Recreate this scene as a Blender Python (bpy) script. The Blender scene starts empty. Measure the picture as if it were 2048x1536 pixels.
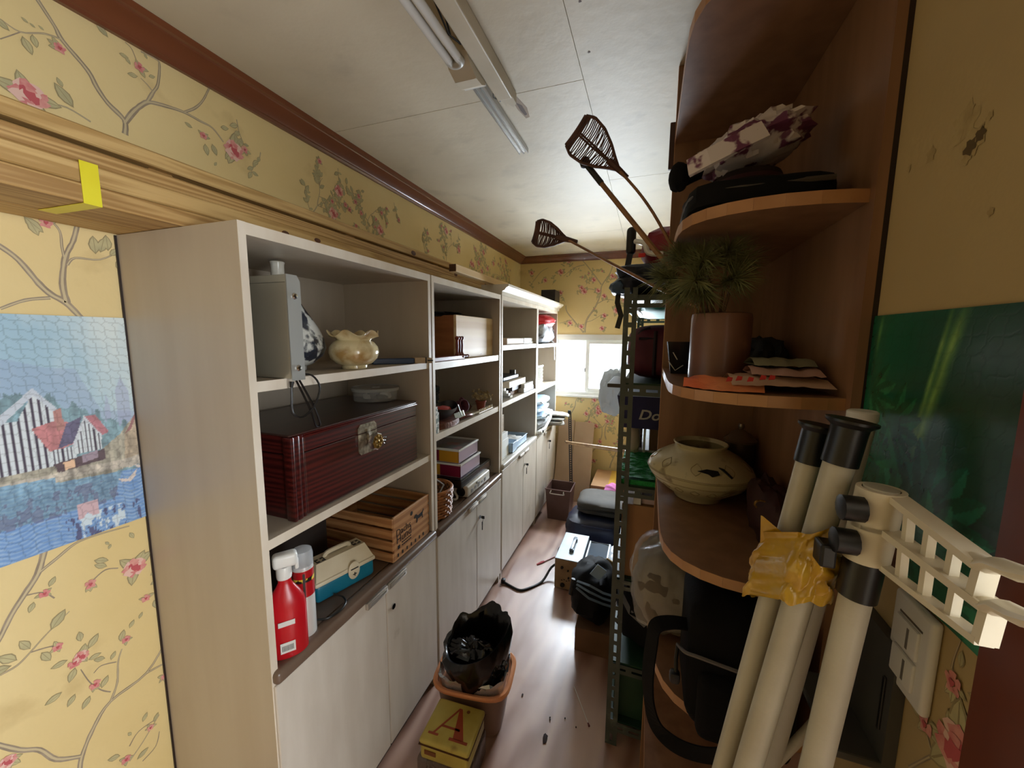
import bpy, bmesh, math, random
from mathutils import Vector, Matrix, noise
import numpy as np

C = bpy.context.scene.collection
SC = bpy.context.scene
PI = math.pi

# ------------------------------------------------------------------ camera
FPX, CX, CY, EYE = 770.0, 1024.0, 768.0, 1.665
RW = np.array([[0.94208616, 0.04926917, -0.33173214],
               [0.33526045, -0.1129682, 0.93532808],
               [0.00860765, -0.99237631, -0.12294378]])     # columns: image right, image down, view axis
cam_data = bpy.data.cameras.new('camera')
cam_data.sensor_width = 36.0
cam_data.lens = FPX / 2048.0 * 36.0
cam_data.clip_start = 0.02
cam = bpy.data.objects.new('camera', cam_data)
C.objects.link(cam)
mw = Matrix.Identity(4)
for i in range(3):
    mw[i][0] = RW[i][0]; mw[i][1] = -RW[i][1]; mw[i][2] = -RW[i][2]
mw[2][3] = EYE
cam.matrix_world = mw
SC.camera = cam

# ------------------------------------------------------------------ light
SC.view_settings.view_transform = 'Standard'
SC.view_settings.look = 'None'
SC.view_settings.gamma = 1.0
SC.view_settings.exposure = 0.35
SC.view_settings.use_curve_mapping = False
world = bpy.data.worlds.new('overcast_sky'); SC.world = world
world.use_nodes = True
bg = world.node_tree.nodes['Background']
bg.inputs['Color'].default_value = (0.86, 0.93, 1.0, 1)
bg.inputs['Strength'].default_value = 1.6

def area_light(name, loc, direction, sx, sy, watts, col):
    l = bpy.data.lights.new(name, 'AREA'); l.shape = 'RECTANGLE'
    l.size = sx; l.size_y = sy; l.energy = watts; l.color = col
    o = bpy.data.objects.new(name, l); C.objects.link(o)
    o.location = loc
    o.rotation_euler = Vector(direction).to_track_quat('-Z', 'Y').to_euler()
    return o
# daylight behind the far window and in the window of the room next door
area_light('window_daylight', (-0.42, 4.32, 1.40), (0, -1, -0.12), 1.25, 0.80, 180, (0.79, 0.895, 1.0))
area_light('next_room_daylight', (2.05, -0.15, 1.45), (-1, 0.05, -0.02), 1.5, 1.3, 78, (0.90, 0.955, 1.0))

# ------------------------------------------------------------------ pixel to place
def ray(px, py):
    return RW @ np.array([px - CX, py - CY, FPX])
def _at(px, py, ax, v):
    r = ray(px, py); r = r * (v / r[ax])
    return Vector((r[0], r[1], r[2] + EYE))
def at_x(px, py, x): return _at(px, py, 0, x)
def at_y(px, py, y): return _at(px, py, 1, y)
def at_z(px, py, z): return _at(px, py, 2, z - EYE)

# ------------------------------------------------------------------ materials
def lin(c):
    return tuple(((v / 255.0) / 12.92 if v / 255.0 <= 0.04045 else ((v / 255.0 + 0.055) / 1.055) ** 2.4) for v in c) + (1.0,)
MATS = {}
def mat(name, col, rough=0.6, metal=0.0, col2=None, scale=8.0, stretch=(1, 1, 1), bump=0.0, bscale=None,
        spec=0.5, coat=0.0, wave=None, trans=0.0, alpha=1.0, detail=4.0, lo=0.35, hi=0.65, spots=None, sheen=0.0, emit=None):
    """Principled material; colour varies between col and col2 with object-space noise (or wood-like wave bands)."""
    if name in MATS: return MATS[name]
    m = bpy.data.materials.new(name); MATS[name] = m
    m.use_nodes = True
    nt = m.node_tree; N = nt.nodes; L = nt.links
    p = N['Principled BSDF']
    p.inputs['Roughness'].default_value = rough
    p.inputs['Metallic'].default_value = metal
    p.inputs['Specular IOR Level'].default_value = spec
    p.inputs['Coat Weight'].default_value = coat
    p.inputs['Coat Roughness'].default_value = 0.15
    p.inputs['Transmission Weight'].default_value = trans
    p.inputs['Alpha'].default_value = alpha
    p.inputs['Sheen Weight'].default_value = sheen
    p.inputs['Base Color'].default_value = lin(col)
    if emit:
        p.inputs['Emission Color'].default_value = lin(col); p.inputs['Emission Strength'].default_value = emit
    tc = N.new('ShaderNodeTexCoord'); mp = N.new('ShaderNodeMapping')
    mp.inputs['Scale'].default_value = stretch
    L.new(tc.outputs['Object'], mp.inputs['Vector'])
    vec = mp.outputs['Vector']
    out = None
    if col2 is not None:
        nz = N.new('ShaderNodeTexNoise'); nz.inputs['Scale'].default_value = scale; nz.inputs['Detail'].default_value = detail
        L.new(vec, nz.inputs['Vector'])
        fac = nz.outputs['Fac']
        if wave:
            wv = N.new('ShaderNodeTexWave'); wv.wave_type = 'BANDS'; wv.bands_direction = wave[0]
            wv.inputs['Scale'].default_value = wave[1]; wv.inputs['Distortion'].default_value = wave[2]
            wv.inputs['Detail'].default_value = 3.0; wv.inputs['Detail Scale'].default_value = 1.2
            L.new(vec, wv.inputs['Vector'])
            mx = N.new('ShaderNodeMath'); mx.operation = 'MULTIPLY_ADD'
            mx.inputs[1].default_value = 0.6; L.new(wv.outputs['Fac'], mx.inputs[0])
            m2 = N.new('ShaderNodeMath'); m2.operation = 'MULTIPLY'; m2.inputs[1].default_value = 0.4
            L.new(nz.outputs['Fac'], m2.inputs[0]); L.new(m2.outputs[0], mx.inputs[2])
            fac = mx.outputs[0]
        rp = N.new('ShaderNodeValToRGB')
        rp.color_ramp.elements[0].position = lo; rp.color_ramp.elements[0].color = lin(col)
        rp.color_ramp.elements[1].position = hi; rp.color_ramp.elements[1].color = lin(col2)
        L.new(fac, rp.inputs['Fac']); out = rp.outputs['Color']
        if spots:
            n2 = N.new('ShaderNodeTexNoise'); n2.inputs['Scale'].default_value = spots[1]; n2.inputs['Detail'].default_value = 6
            L.new(tc.outputs['Object'], n2.inputs['Vector'])
            r2 = N.new('ShaderNodeValToRGB'); r2.color_ramp.elements[0].position = spots[2]; r2.color_ramp.elements[1].position = spots[3]
            L.new(n2.outputs['Fac'], r2.inputs['Fac'])
            mxc = N.new('ShaderNodeMix'); mxc.data_type = 'RGBA'
            L.new(r2.outputs['Color'], mxc.inputs[0]); L.new(out, mxc.inputs[6]); mxc.inputs[7].default_value = lin(spots[0])
            out = mxc.outputs[2]
        L.new(out, p.inputs['Base Color'])
    if bump:
        nb = N.new('ShaderNodeTexNoise'); nb.inputs['Scale'].default_value = bscale or scale * 4; nb.inputs['Detail'].default_value = 3
        L.new(vec, nb.inputs['Vector'])
        b = N.new('ShaderNodeBump'); b.inputs['Strength'].default_value = bump; b.inputs['Distance'].default_value = 0.004
        L.new(nb.outputs['Fac'], b.inputs['Height']); L.new(b.outputs['Normal'], p.inputs['Normal'])
    return m
def film(name, col, fac=0.35, rough=0.12, bump=0.5, bscale=30):
    """thin clear plastic / glass sheet: mostly see-through, with gloss"""
    if name in MATS: return MATS[name]
    m = bpy.data.materials.new(name); MATS[name] = m; m.use_nodes = True
    nt = m.node_tree; N = nt.nodes; L = nt.links
    p = N['Principled BSDF']; p.inputs['Base Color'].default_value = lin(col); p.inputs['Roughness'].default_value = rough
    t = N.new('ShaderNodeBsdfTransparent'); mx = N.new('ShaderNodeMixShader'); mx.inputs[0].default_value = fac
    L.new(t.outputs[0], mx.inputs[1]); L.new(p.outputs[0], mx.inputs[2]); L.new(mx.outputs[0], N['Material Output'].inputs['Surface'])
    if bump:
        tc = N.new('ShaderNodeTexCoord'); nb = N.new('ShaderNodeTexNoise'); nb.inputs['Scale'].default_value = bscale
        L.new(tc.outputs['Object'], nb.inputs['Vector'])
        b = N.new('ShaderNodeBump'); b.inputs['Strength'].default_value = bump; b.inputs['Distance'].default_value = 0.01
        L.new(nb.outputs['Fac'], b.inputs['Height']); L.new(b.outputs['Normal'], p.inputs['Normal'])
    return m
def vcol(name, rough=0.35, spec=0.5, bump=None):
    """printed surface: colour from the mesh's own colour layer"""
    if name in MATS: return MATS[name]
    m = bpy.data.materials.new(name); MATS[name] = m; m.use_nodes = True
    N = m.node_tree.nodes; L = m.node_tree.links; p = N['Principled BSDF']
    a = N.new('ShaderNodeVertexColor'); a.layer_name = 'print'
    L.new(a.outputs['Color'], p.inputs['Base Color']); p.inputs['Roughness'].default_value = rough
    p.inputs['Specular IOR Level'].default_value = spec
    return m

# ------------------------------------------------------------------ mesh building
class B:
    def __init__(self): self.v = []; self.f = []; self.m = []; self.cur = 0
    def mi(self, i): self.cur = i; return self
    def add(self, vs, fs):
        o = len(self.v); self.v += [tuple(p) for p in vs]
        for f in fs: self.f.append(tuple(i + o for i in f)); self.m.append(self.cur)
        return self
    def box(self, a, b, M=None):
        x0, y0, z0 = a; x1, y1, z1 = b
        if x0 > x1: x0, x1 = x1, x0
        if y0 > y1: y0, y1 = y1, y0
        if z0 > z1: z0, z1 = z1, z0
        vs = [Vector(p) for p in ((x0,y0,z0),(x1,y0,z0),(x1,y1,z0),(x0,y1,z0),(x0,y0,z1),(x1,y0,z1),(x1,y1,z1),(x0,y1,z1))]
        if M: vs = [M @ p for p in vs]
        return self.add(vs, [(0,3,2,1),(4,5,6,7),(0,1,5,4),(1,2,6,5),(2,3,7,6),(3,0,4,7)])
    def rbox(self, a, b, r=0.004, seg=2, M=None):
        bm = bmesh.new(); bmesh.ops.create_cube(bm, size=1)
        c = [(a[i] + b[i]) / 2 for i in range(3)]; s = [abs(b[i] - a[i]) for i in range(3)]
        for v in bm.verts: v.co = Vector([c[i] + v.co[i] * s[i] for i in range(3)])
        bmesh.ops.bevel(bm, geom=bm.edges[:], offset=min(r, min(s) * .49), segments=seg, profile=.5, affect='EDGES')
        return self.bm(bm, M)
    def bm(self, bm, M=None):
        bm.verts.index_update()
        self.add([(M @ v.co if M else v.co) for v in bm.verts], [tuple(v.index for v in f.verts) for f in bm.faces]); bm.free(); return self
    def tube(self, pts, r, n=8, cap=True, sy=1.0):
        pts = [Vector(p) for p in pts]
        if 4 <= len(pts) <= 12 and not isinstance(r, (list, tuple)) and r < .012 and (pts[0] - pts[-1]).length > 1e-6: pts = smooth3(pts, 4)
        rr = r if isinstance(r, (list, tuple)) else [r] * len(pts)
        t0 = (pts[1] - pts[0]).normalized()
        up = Vector((0, 0, 1)) if abs(t0.z) < .9 else Vector((1, 0, 0))
        s = t0.cross(up).normalized(); vs = []; fs = []
        for i, p in enumerate(pts):
            t = (pts[min(i + 1, len(pts) - 1)] - pts[max(i - 1, 0)]).normalized()
            s = (s - t * s.dot(t)).normalized(); u = t.cross(s)
            for k in range(n):
                a = 2 * PI * k / n; vs.append(p + s * math.cos(a) * rr[i] + u * math.sin(a) * rr[i] * sy)
        for i in range(len(pts) - 1):
            for k in range(n):
                a = i * n + k; b = i * n + (k + 1) % n; fs.append((a, b, b + n, a + n))
        if cap: fs += [tuple(range(n - 1, -1, -1)), tuple(range((len(pts) - 1) * n, len(pts) * n))]
        return self.add(vs, fs)
    def cyl(self, a, b, r, r2=None, n=16): return self.tube([a, b], [r, r if r2 is None else r2], n)
    def lathe(self, prof, n=32, c=(0, 0, 0), M=None, close=False, mod=None):
        vs = []; fs = []
        for j, (r, z) in enumerate(prof):
            for k in range(n):
                a = 2 * PI * k / n
                rr, zz = (r, z) if mod is None else mod(r, z, a, j)
                p = Vector((rr * math.cos(a), rr * math.sin(a), zz)); p = (M @ p if M else p) + Vector(c); vs.append(p)
        for j in range(len(prof) - 1):
            for k in range(n):
                a = j * n + k; b = j * n + (k + 1) % n; fs.append((a, b, b + n, a + n))
        fs.append(tuple(range(n - 1, -1, -1)))
        if close: fs.append(tuple(range((len(prof) - 1) * n, len(prof) * n)))
        return self.add(vs, fs)
    def prism(self, poly, axis, a, b, M=None):
        """poly = 2D points; extruded along axis (0,1,2) from a to b"""
        n = len(poly); vs = []
        for w in (a, b):
            for (u, v) in poly:
                p = [0, 0, 0]; o = [i for i in range(3) if i != axis]; p[o[0]] = u; p[o[1]] = v; p[axis] = w
                vs.append(M @ Vector(p) if M else p)
        fs = [tuple(range(n - 1, -1, -1)), tuple(range(n, 2 * n))] + [(i, (i + 1) % n, n + (i + 1) % n, n + i) for i in range(n)]
        return self.add(vs, fs)
    def quad(self, p): return self.add(p, [tuple(range(len(p)))])
    def ribbon(self, pts, w, nrm, t=0.0015):
        """flat strap along pts, width w; nrm = strap face normal (or list)"""
        pts = [Vector(p) for p in pts]; vs = []; fs = []
        for i, p in enumerate(pts):
            tt = (pts[min(i + 1, len(pts) - 1)] - pts[max(i - 1, 0)]).normalized()
            nn = Vector(nrm[i] if isinstance(nrm, list) else nrm).normalized(); s = tt.cross(nn).normalized(); nn = s.cross(tt).normalized()
            vs += [p - s * w / 2 - nn * t, p + s * w / 2 - nn * t, p + s * w / 2 + nn * t, p - s * w / 2 + nn * t]
        for i in range(len(pts) - 1):
            a = i * 4
            for k in range(4): fs.append((a + k, a + (k + 1) % 4, a + 4 + (k + 1) % 4, a + 4 + k))
        fs += [(3, 2, 1, 0), tuple(range(len(vs) - 4, len(vs)))]
        return self.add(vs, fs)
    def obj(self, name, mats, parent=None, smooth=False, kind=None, label=None, cat=None, group=None):
        me = bpy.data.meshes.new(name); me.from_pydata(self.v, [], self.f)
        ms = mats if isinstance(mats, (list, tuple)) else [mats]
        for m in ms: me.materials.append(m)
        if len(ms) > 1: me.polygons.foreach_set('material_index', self.m)
        bm = bmesh.new(); bm.from_mesh(me); bmesh.ops.recalc_face_normals(bm, faces=bm.faces)
        if smooth:
            for e in bm.edges:
                if len(e.link_faces) == 2: e.smooth = e.calc_face_angle(0) < math.radians(38 if smooth is True else smooth)
            for f in bm.faces: f.smooth = True
        bm.to_mesh(me); bm.free(); me.update()
        return link(name, me, parent, kind, label, cat, group)
def link(name, me, parent=None, kind=None, label=None, cat=None, group=None):
    o = bpy.data.objects.new(name, me); C.objects.link(o)
    if parent:
        o.parent = parent; o.matrix_parent_inverse = Matrix.Translation(parent.location).inverted()
    if kind: o['kind'] = kind
    if label: o['label'] = label
    if cat: o['category'] = cat
    if group: o['group'] = group
    return o
def thing(name, label, cat, loc=(0, 0, 0), group=None):
    o = bpy.data.objects.new(name, None); C.objects.link(o); o.empty_display_size = .05
    o.location = loc; o['label'] = label; o['category'] = cat
    if group: o['group'] = group
    return o
def frame(o, x=(1, 0, 0), y=(0, 1, 0), z=(0, 0, 1)):
    """matrix with origin o and the given axes"""
    M = Matrix.Identity(4)
    for i, a in enumerate((Vector(x), Vector(y), Vector(z))):
        for k in range(3): M[k][i] = a[k]
    for k in range(3): M[k][3] = o[k]
    return M
def rotz(o, deg, tilt=0):
    return Matrix.Translation(Vector(o)) @ Matrix.Rotation(math.radians(deg), 4, 'Z') @ Matrix.Rotation(math.radians(tilt), 4, 'Y')
def soft(c, size, pw=0.55, amp=0.06, fr=2.5, seed=0, n=20, M=None, flat=True, ridge=0.0, sag=0.0):
    """soft bag shape: superellipsoid with creases, flattened at its foot; c = centre of foot"""
    b = B(); vs = []; fs = []; W = 2 * n
    t_ = np.linspace(-PI / 2, PI / 2, 801); c_ = np.abs(np.cos(t_)) ** pw; s_ = np.sign(np.sin(t_)) * np.abs(np.sin(t_)) ** pw; c_[0] = c_[-1] = 0
    al = np.concatenate([[0], np.cumsum(np.hypot(np.diff(c_), np.diff(s_)))]); q_ = np.linspace(0, al[-1], n + 1); PR, PZ_ = np.interp(q_, al, c_), np.interp(q_, al, s_)
    t_ = np.linspace(0, 2 * PI, 1601); c_ = np.sign(np.cos(t_)) * np.abs(np.cos(t_)) ** pw; s_ = np.sign(np.sin(t_)) * np.abs(np.sin(t_)) ** pw
    al = np.concatenate([[0], np.cumsum(np.hypot(np.diff(c_), np.diff(s_)))]); q_ = np.linspace(0, al[-1], W + 1); TX, TY = np.interp(q_, al, c_), np.interp(q_, al, s_)
    for j in range(n + 1):
        for k in range(W):
            p = Vector((PR[j] * TX[k], PR[j] * TY[k], PZ_[j]))
            q = p * fr + Vector((seed * 3.1, seed * 1.7, seed))
            d = noise.noise(q) * amp * 2 + noise.noise(q * 2.3) * amp
            if ridge: d += (abs(noise.noise(q * 1.6)) - .25) * ridge + (abs(noise.noise(q * 4.1)) - .25) * ridge * .4
            p = p * (1 + d)
            if sag: p.x *= 1 + sag * (-p.z); p.y *= 1 + sag * (-p.z)
            z = p.z * .5 + .5
            if flat: z = max(z, 0.0)
            p = Vector((p.x * size[0] / 2, p.y * size[1] / 2, z * size[2]))
            vs.append((M @ p if M else p) + Vector(c))
    for j in range(n):
        for k in range(W):
            a = j * W + k; bb = j * W + (k + 1) % W; fs.append((a, bb, bb + W, a + W))
    return b.add(vs, fs)
def text_mesh(body, size, M, depth=0.0006, shear=0.0, bold=False, sx=1.0):
    cu = bpy.data.curves.new('lettering', 'FONT'); cu.body = body; cu.size = size; cu.extrude = depth; cu.shear = shear
    if bold: cu.offset = size * 0.018
    cu.resolution_u = 3; cu.align_x = 'CENTER'; cu.align_y = 'CENTER'
    o = bpy.data.objects.new('lettering', cu); C.objects.link(o)
    dg = bpy.context.evaluated_depsgraph_get(); dg.update()
    me = bpy.data.meshes.new_from_object(o.evaluated_get(dg))
    vs = [M @ Vector((v.co.x * sx, v.co.y, v.co.z)) for v in me.vertices]; fs = [tuple(p.vertices) for p in me.polygons]
    bpy.data.objects.remove(o); bpy.data.meshes.remove(me); bpy.data.curves.remove(cu)
    return vs, fs

def smooth3(pts, m=5):
    P_ = [Vector(p) for p in pts]; P_ = [P_[0]] + P_ + [P_[-1]]; out = []
    for i in range(1, len(P_) - 2):
        a, b, c, d = P_[i - 1:i + 3]
        for k in range(m):
            t = k / m; out.append(.5 * (2 * b + (c - a) * t + (2 * a - 5 * b + 4 * c - d) * t * t + (3 * b - a - 3 * c + d) * t ** 3))
    return out + [P_[-1]]

# ================================================================== the setting
XL, XR, YB, ZC = -1.345, 0.34, 4.03, 2.49
M_paper = mat('wallpaper', (231, 209, 153), .55, col2=(223, 199, 139), scale=2.2, bump=.12, bscale=90, spots=((170, 140, 84), 3.1, .64, .80))
M_ceil = mat('ceiling_paint', (214, 203, 180), .55, col2=(198, 186, 162), scale=1.6, detail=8, spots=((188, 178, 158), 6.0, .56, .80), bump=.25, bscale=26)
M_cornice = mat('cornice_varnish', (124, 72, 46), .28, col2=(98, 53, 33), scale=5, stretch=(1, .15, 1), coat=.4)
M_white_pvc = mat('window_plastic', (232, 233, 230), .35, col2=(214, 214, 208), scale=3)
M_dark = mat('dark_wood_and_gap_shade', (38, 20, 14), .5, col2=(26, 14, 10), scale=6)
M_door = mat('door_frame_varnish', (108, 50, 28), .35, col2=(88, 38, 20), scale=7, stretch=(1, 1, .2), coat=.2)
M_plain = mat('next_room_plaster', (214, 206, 190), .7, col2=(200, 192, 176), scale=2)

def struct(b, name, m, parent=None, **k): return b.obj(name, m, parent, kind=None if parent else 'structure', **k)
# floor: glossy wood-print vinyl
def floor_material():
    m = bpy.data.materials.new('vinyl_floor'); m.use_nodes = True
    N = m.node_tree.nodes; L = m.node_tree.links; p = N['Principled BSDF']
    tc = N.new('ShaderNodeTexCoord'); mp = N.new('ShaderNodeMapping'); mp.inputs['Scale'].default_value = (3.2, .9, 1)
    L.new(tc.outputs['Object'], mp.inputs['Vector'])
    wv = N.new('ShaderNodeTexWave'); wv.bands_direction = 'X'; wv.inputs['Scale'].default_value = .8; wv.inputs['Distortion'].default_value = 16
    wv.inputs['Detail'].default_value = 3; L.new(mp.outputs[0], wv.inputs['Vector'])
    nz = N.new('ShaderNodeTexNoise'); nz.inputs['Scale'].default_value = 2.6; nz.inputs['Detail'].default_value = 8; L.new(mp.outputs[0], nz.inputs['Vector'])
    ad = N.new('ShaderNodeMath'); ad.operation = 'ADD'; L.new(wv.outputs['Fac'], ad.inputs[0]); L.new(nz.outputs['Fac'], ad.inputs[1])
    rp = N.new('ShaderNodeValToRGB'); e = rp.color_ramp.elements
    e[0].position = .2; e[0].color = lin((148, 106, 86)); e[1].position = .95; e[1].color = lin((194, 158, 140))
    hf = N.new('ShaderNodeMath'); hf.operation = 'MULTIPLY'; hf.inputs[1].default_value = .62; L.new(ad.outputs[0], hf.inputs[0])
    L.new(hf.outputs[0], rp.inputs['Fac']); L.new(rp.outputs['Color'], p.inputs['Base Color'])
    n2 = N.new('ShaderNodeTexNoise'); n2.inputs['Scale'].default_value = 9; n2.inputs['Detail'].default_value = 8; L.new(tc.outputs['Object'], n2.inputs['Vector'])
    r2 = N.new('ShaderNodeMapRange'); r2.inputs[1].default_value = .3; r2.inputs[2].default_value = .7; r2.inputs[3].default_value = .30; r2.inputs[4].default_value = .44
    L.new(n2.outputs['Fac'], r2.inputs[0]); L.new(r2.outputs[0], p.inputs['Roughness'])
    bp = N.new('ShaderNodeBump'); bp.inputs['Strength'].default_value = .18; bp.inputs['Distance'].default_value = .004
    L.new(n2.outputs['Fac'], bp.inputs['Height']); L.new(bp.outputs[0], p.inputs['Normal'])
    p.inputs['Specular IOR Level'].default_value = 1.0; p.inputs['Coat Weight'].default_value = .8; p.inputs['Coat Roughness'].default_value = .34
    return m
floor = struct(B().box((XL - .08, -1.75, -.06), (2.3, YB + .1, 0)), 'floor', floor_material())
ceiling = struct(B().box((XL - .08, -1.75, ZC + .004), (2.3, YB + .1, ZC + .08)), 'ceiling', M_ceil)
sx0 = -.243
for (xa, xb, ya, yb) in ((XL, sx0 - .001, -1.6, 1.35), (XL, sx0 - .001, 1.3525, 3.2), (XL, sx0 - .001, 3.2025, YB), (sx0 + .001, XR, -1.6, 2.2), (sx0 + .001, XR, 2.2025, YB)):
    B().box((xa, ya, ZC), (xb, yb, ZC + .006)).obj('ceiling_board', M_ceil, ceiling)
wall_left = struct(B().box((XL - .08, -1.6, 0), (XL, YB, ZC)), 'wall_left', M_paper)
WX0, WX1, WZ0, WZ1 = -.96, .05, 1.05, 1.69
wall_back = struct(B().box((XL - .08, YB, 0), (WX0, YB + .16, ZC)).box((WX1, YB, 0), (XR + .1, YB + .16, ZC)).box((WX0, YB, 0), (WX1, YB + .16, WZ0)).box((WX0, YB, WZ1), (WX1, YB + .16, ZC)), 'wall_back', M_paper)
DY0, DY1, DZ = -.48, .40, 2.08
wall_right = struct(B().box((XR, DY1, 0), (XR + .1, YB, ZC)).box((XR, -1.6, 0), (XR + .1, DY0, ZC)).box((XR, DY0, DZ), (XR + .1, DY1, ZC)), 'wall_right', mat('shaded_plain_wallpaper', (190, 168, 122), .6, col2=(180, 157, 110), scale=2.4, bump=.1, bscale=90))  # paper colour darkened to stand for the weaker light on this wall
wall_front = struct(B().box((XL - .08, -1.68, 0), (XR + .1, -1.6, ZC)), 'wall_front', M_paper)
# the room next door that the daylight comes through
struct(B().box((XR + .1, -.85, 0), (2.3, -.75, ZC)).box((XR + .1, 1.2, 0), (2.3, 1.3, ZC))
       .box((2.2, -.75, 0), (2.3, -.95 + .05, ZC)).box((2.2, .65, 0), (2.3, 1.2, ZC)).box((2.2, -.9, 0), (2.3, .65, .78)).box((2.2, -.9, 2.12), (2.3, .65, ZC)),
       'wall_next_room', M_plain)
# crown moulding
prof = [(0, 0), (.012, 0), (.016, .008), (.02, .010), (.024, .016), (.044, .030), (.058, .042), (.062, .044), (.064, .048), (.074, .050), (.082, .056), (.086, .058), (.086, .0495 + .0105), (0, .06)]
def cornice(name, poly, axis, a, b): return struct(B().prism(poly, axis, a, b), name, M_cornice, smooth=25)
z0 = 2.43
cornice('trim_1', [(XL + x, z0 + z) for x, z in prof], 1, -1.6, YB - .001)
cornice('trim_2', [(YB - x, z0 + z) for x, z in prof], 0, XL + .001, XR - .001)
# window in the far wall
win = struct(B().box((WX0, YB - .012, WZ1 - .055), (WX1, YB + .12, WZ1)).box((WX0, YB - .012, WZ0), (WX1, YB + .12, WZ0 + .04))
             .box((WX0, YB - .012, WZ0), (WX0 + .04, YB + .12, WZ1)).box((WX1 - .04, YB - .012, WZ0), (WX1, YB + .12, WZ1)), 'window_1', M_white_pvc)
B().rbox((WX0 - .01, YB - .03, WZ0 - .016), (WX1 + .01, YB + .01, WZ0 + .008), .004).obj('window_sill', M_white_pvc, win)
def sash(xa, xb, ya, w=.042):
    z0, z1 = WZ0 + .04, WZ1 - .055
    s = B().rbox((xa, ya, z0), (xa + w, ya + .03, z1), .003).rbox((xb - w, ya, z0), (xb, ya + .03, z1), .003) \
        .rbox((xa + w, ya, z1 - w), (xb - w, ya + .03, z1), .003).rbox((xa + w, ya, z0), (xb - w, ya + .03, z0 + w), .003).obj('window_sash', M_white_pvc, win)
    B().box((xa + w - .005, ya + .013, z0 + w - .005), (xb - w + .005, ya + .016, z1 - w + .005)).obj('pane', film('window_glass', (235, 240, 245), .06, .05, 0), s)
    return s
s1 = sash(-.92, -.578, YB + .045); s2 = sash(-.622, .01, YB + .008)
B().rbox((-.632, YB + .0, 1.30), (-.622, YB + .03, 1.345), .003).obj('latch', mat('latch_grey', (150, 152, 155), .4), s2)
# door opening beside the camera
door = struct(B().box((XR - .016, DY1 + .008, 0), (XR + .1, DY1 + .085, DZ + .06)).box((XR - .004, DY1 - .02, 0), (XR + .11, DY1 + .01, DZ))
              .box((XR - .016, DY0 - .085, 0), (XR + .1, DY0 - .008, DZ + .06)).box((XR - .004, DY0 - .01, 0), (XR + .11, DY0 + .02, DZ))
              .box((XR - .016, DY0 - .085, DZ - .01), (XR + .1, DY1 + .085, DZ + .06)), 'door_1', M_door)
# next room window
struct(B().box((2.2, -.9, .78), (2.26, .65, .83)).box((2.2, -.9, 2.07), (2.26, .65, 2.12)).box((2.2, -.9, .83), (2.26, -.85, 2.07)).box((2.2, .6, .83), (2.26, .65, 2.07)), 'window_2', M_white_pvc)

# ================================================================== office cabinets along the left wall
M_lam = mat('cabinet_laminate', (194, 182, 165), .42, col2=(188, 175, 157), scale=3, stretch=(5, 5, .5), detail=6)
M_edge = mat('cabinet_edge_strip', (226, 216, 200), .45, col2=(214, 200, 180), scale=10, stretch=(1, 1, .3))
M_door_lam = mat('cabinet_door_face', (214, 205, 192), .4, col2=(204, 194, 180), scale=4, stretch=(4, 4, .8), spots=((150, 138, 120), 5.0, .66, .80))
M_counter_brown = mat('counter_edge_brown', (112, 92, 78), .3, col2=(98, 80, 66), scale=6); M_counter_pale = mat('counter_pale', (206, 202, 194), .35, col2=(192, 186, 176), scale=6)
M_chrome = mat('chrome', (205, 207, 210), .18, 1.0)
M_black = mat('black_plastic', (20, 20, 22), .4)
M_cornw = mat('cabinet_cornice_white', (228, 222, 210), .25, col2=(218, 210, 196), scale=4)
XF, XBK = -.89, -1.343
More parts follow.
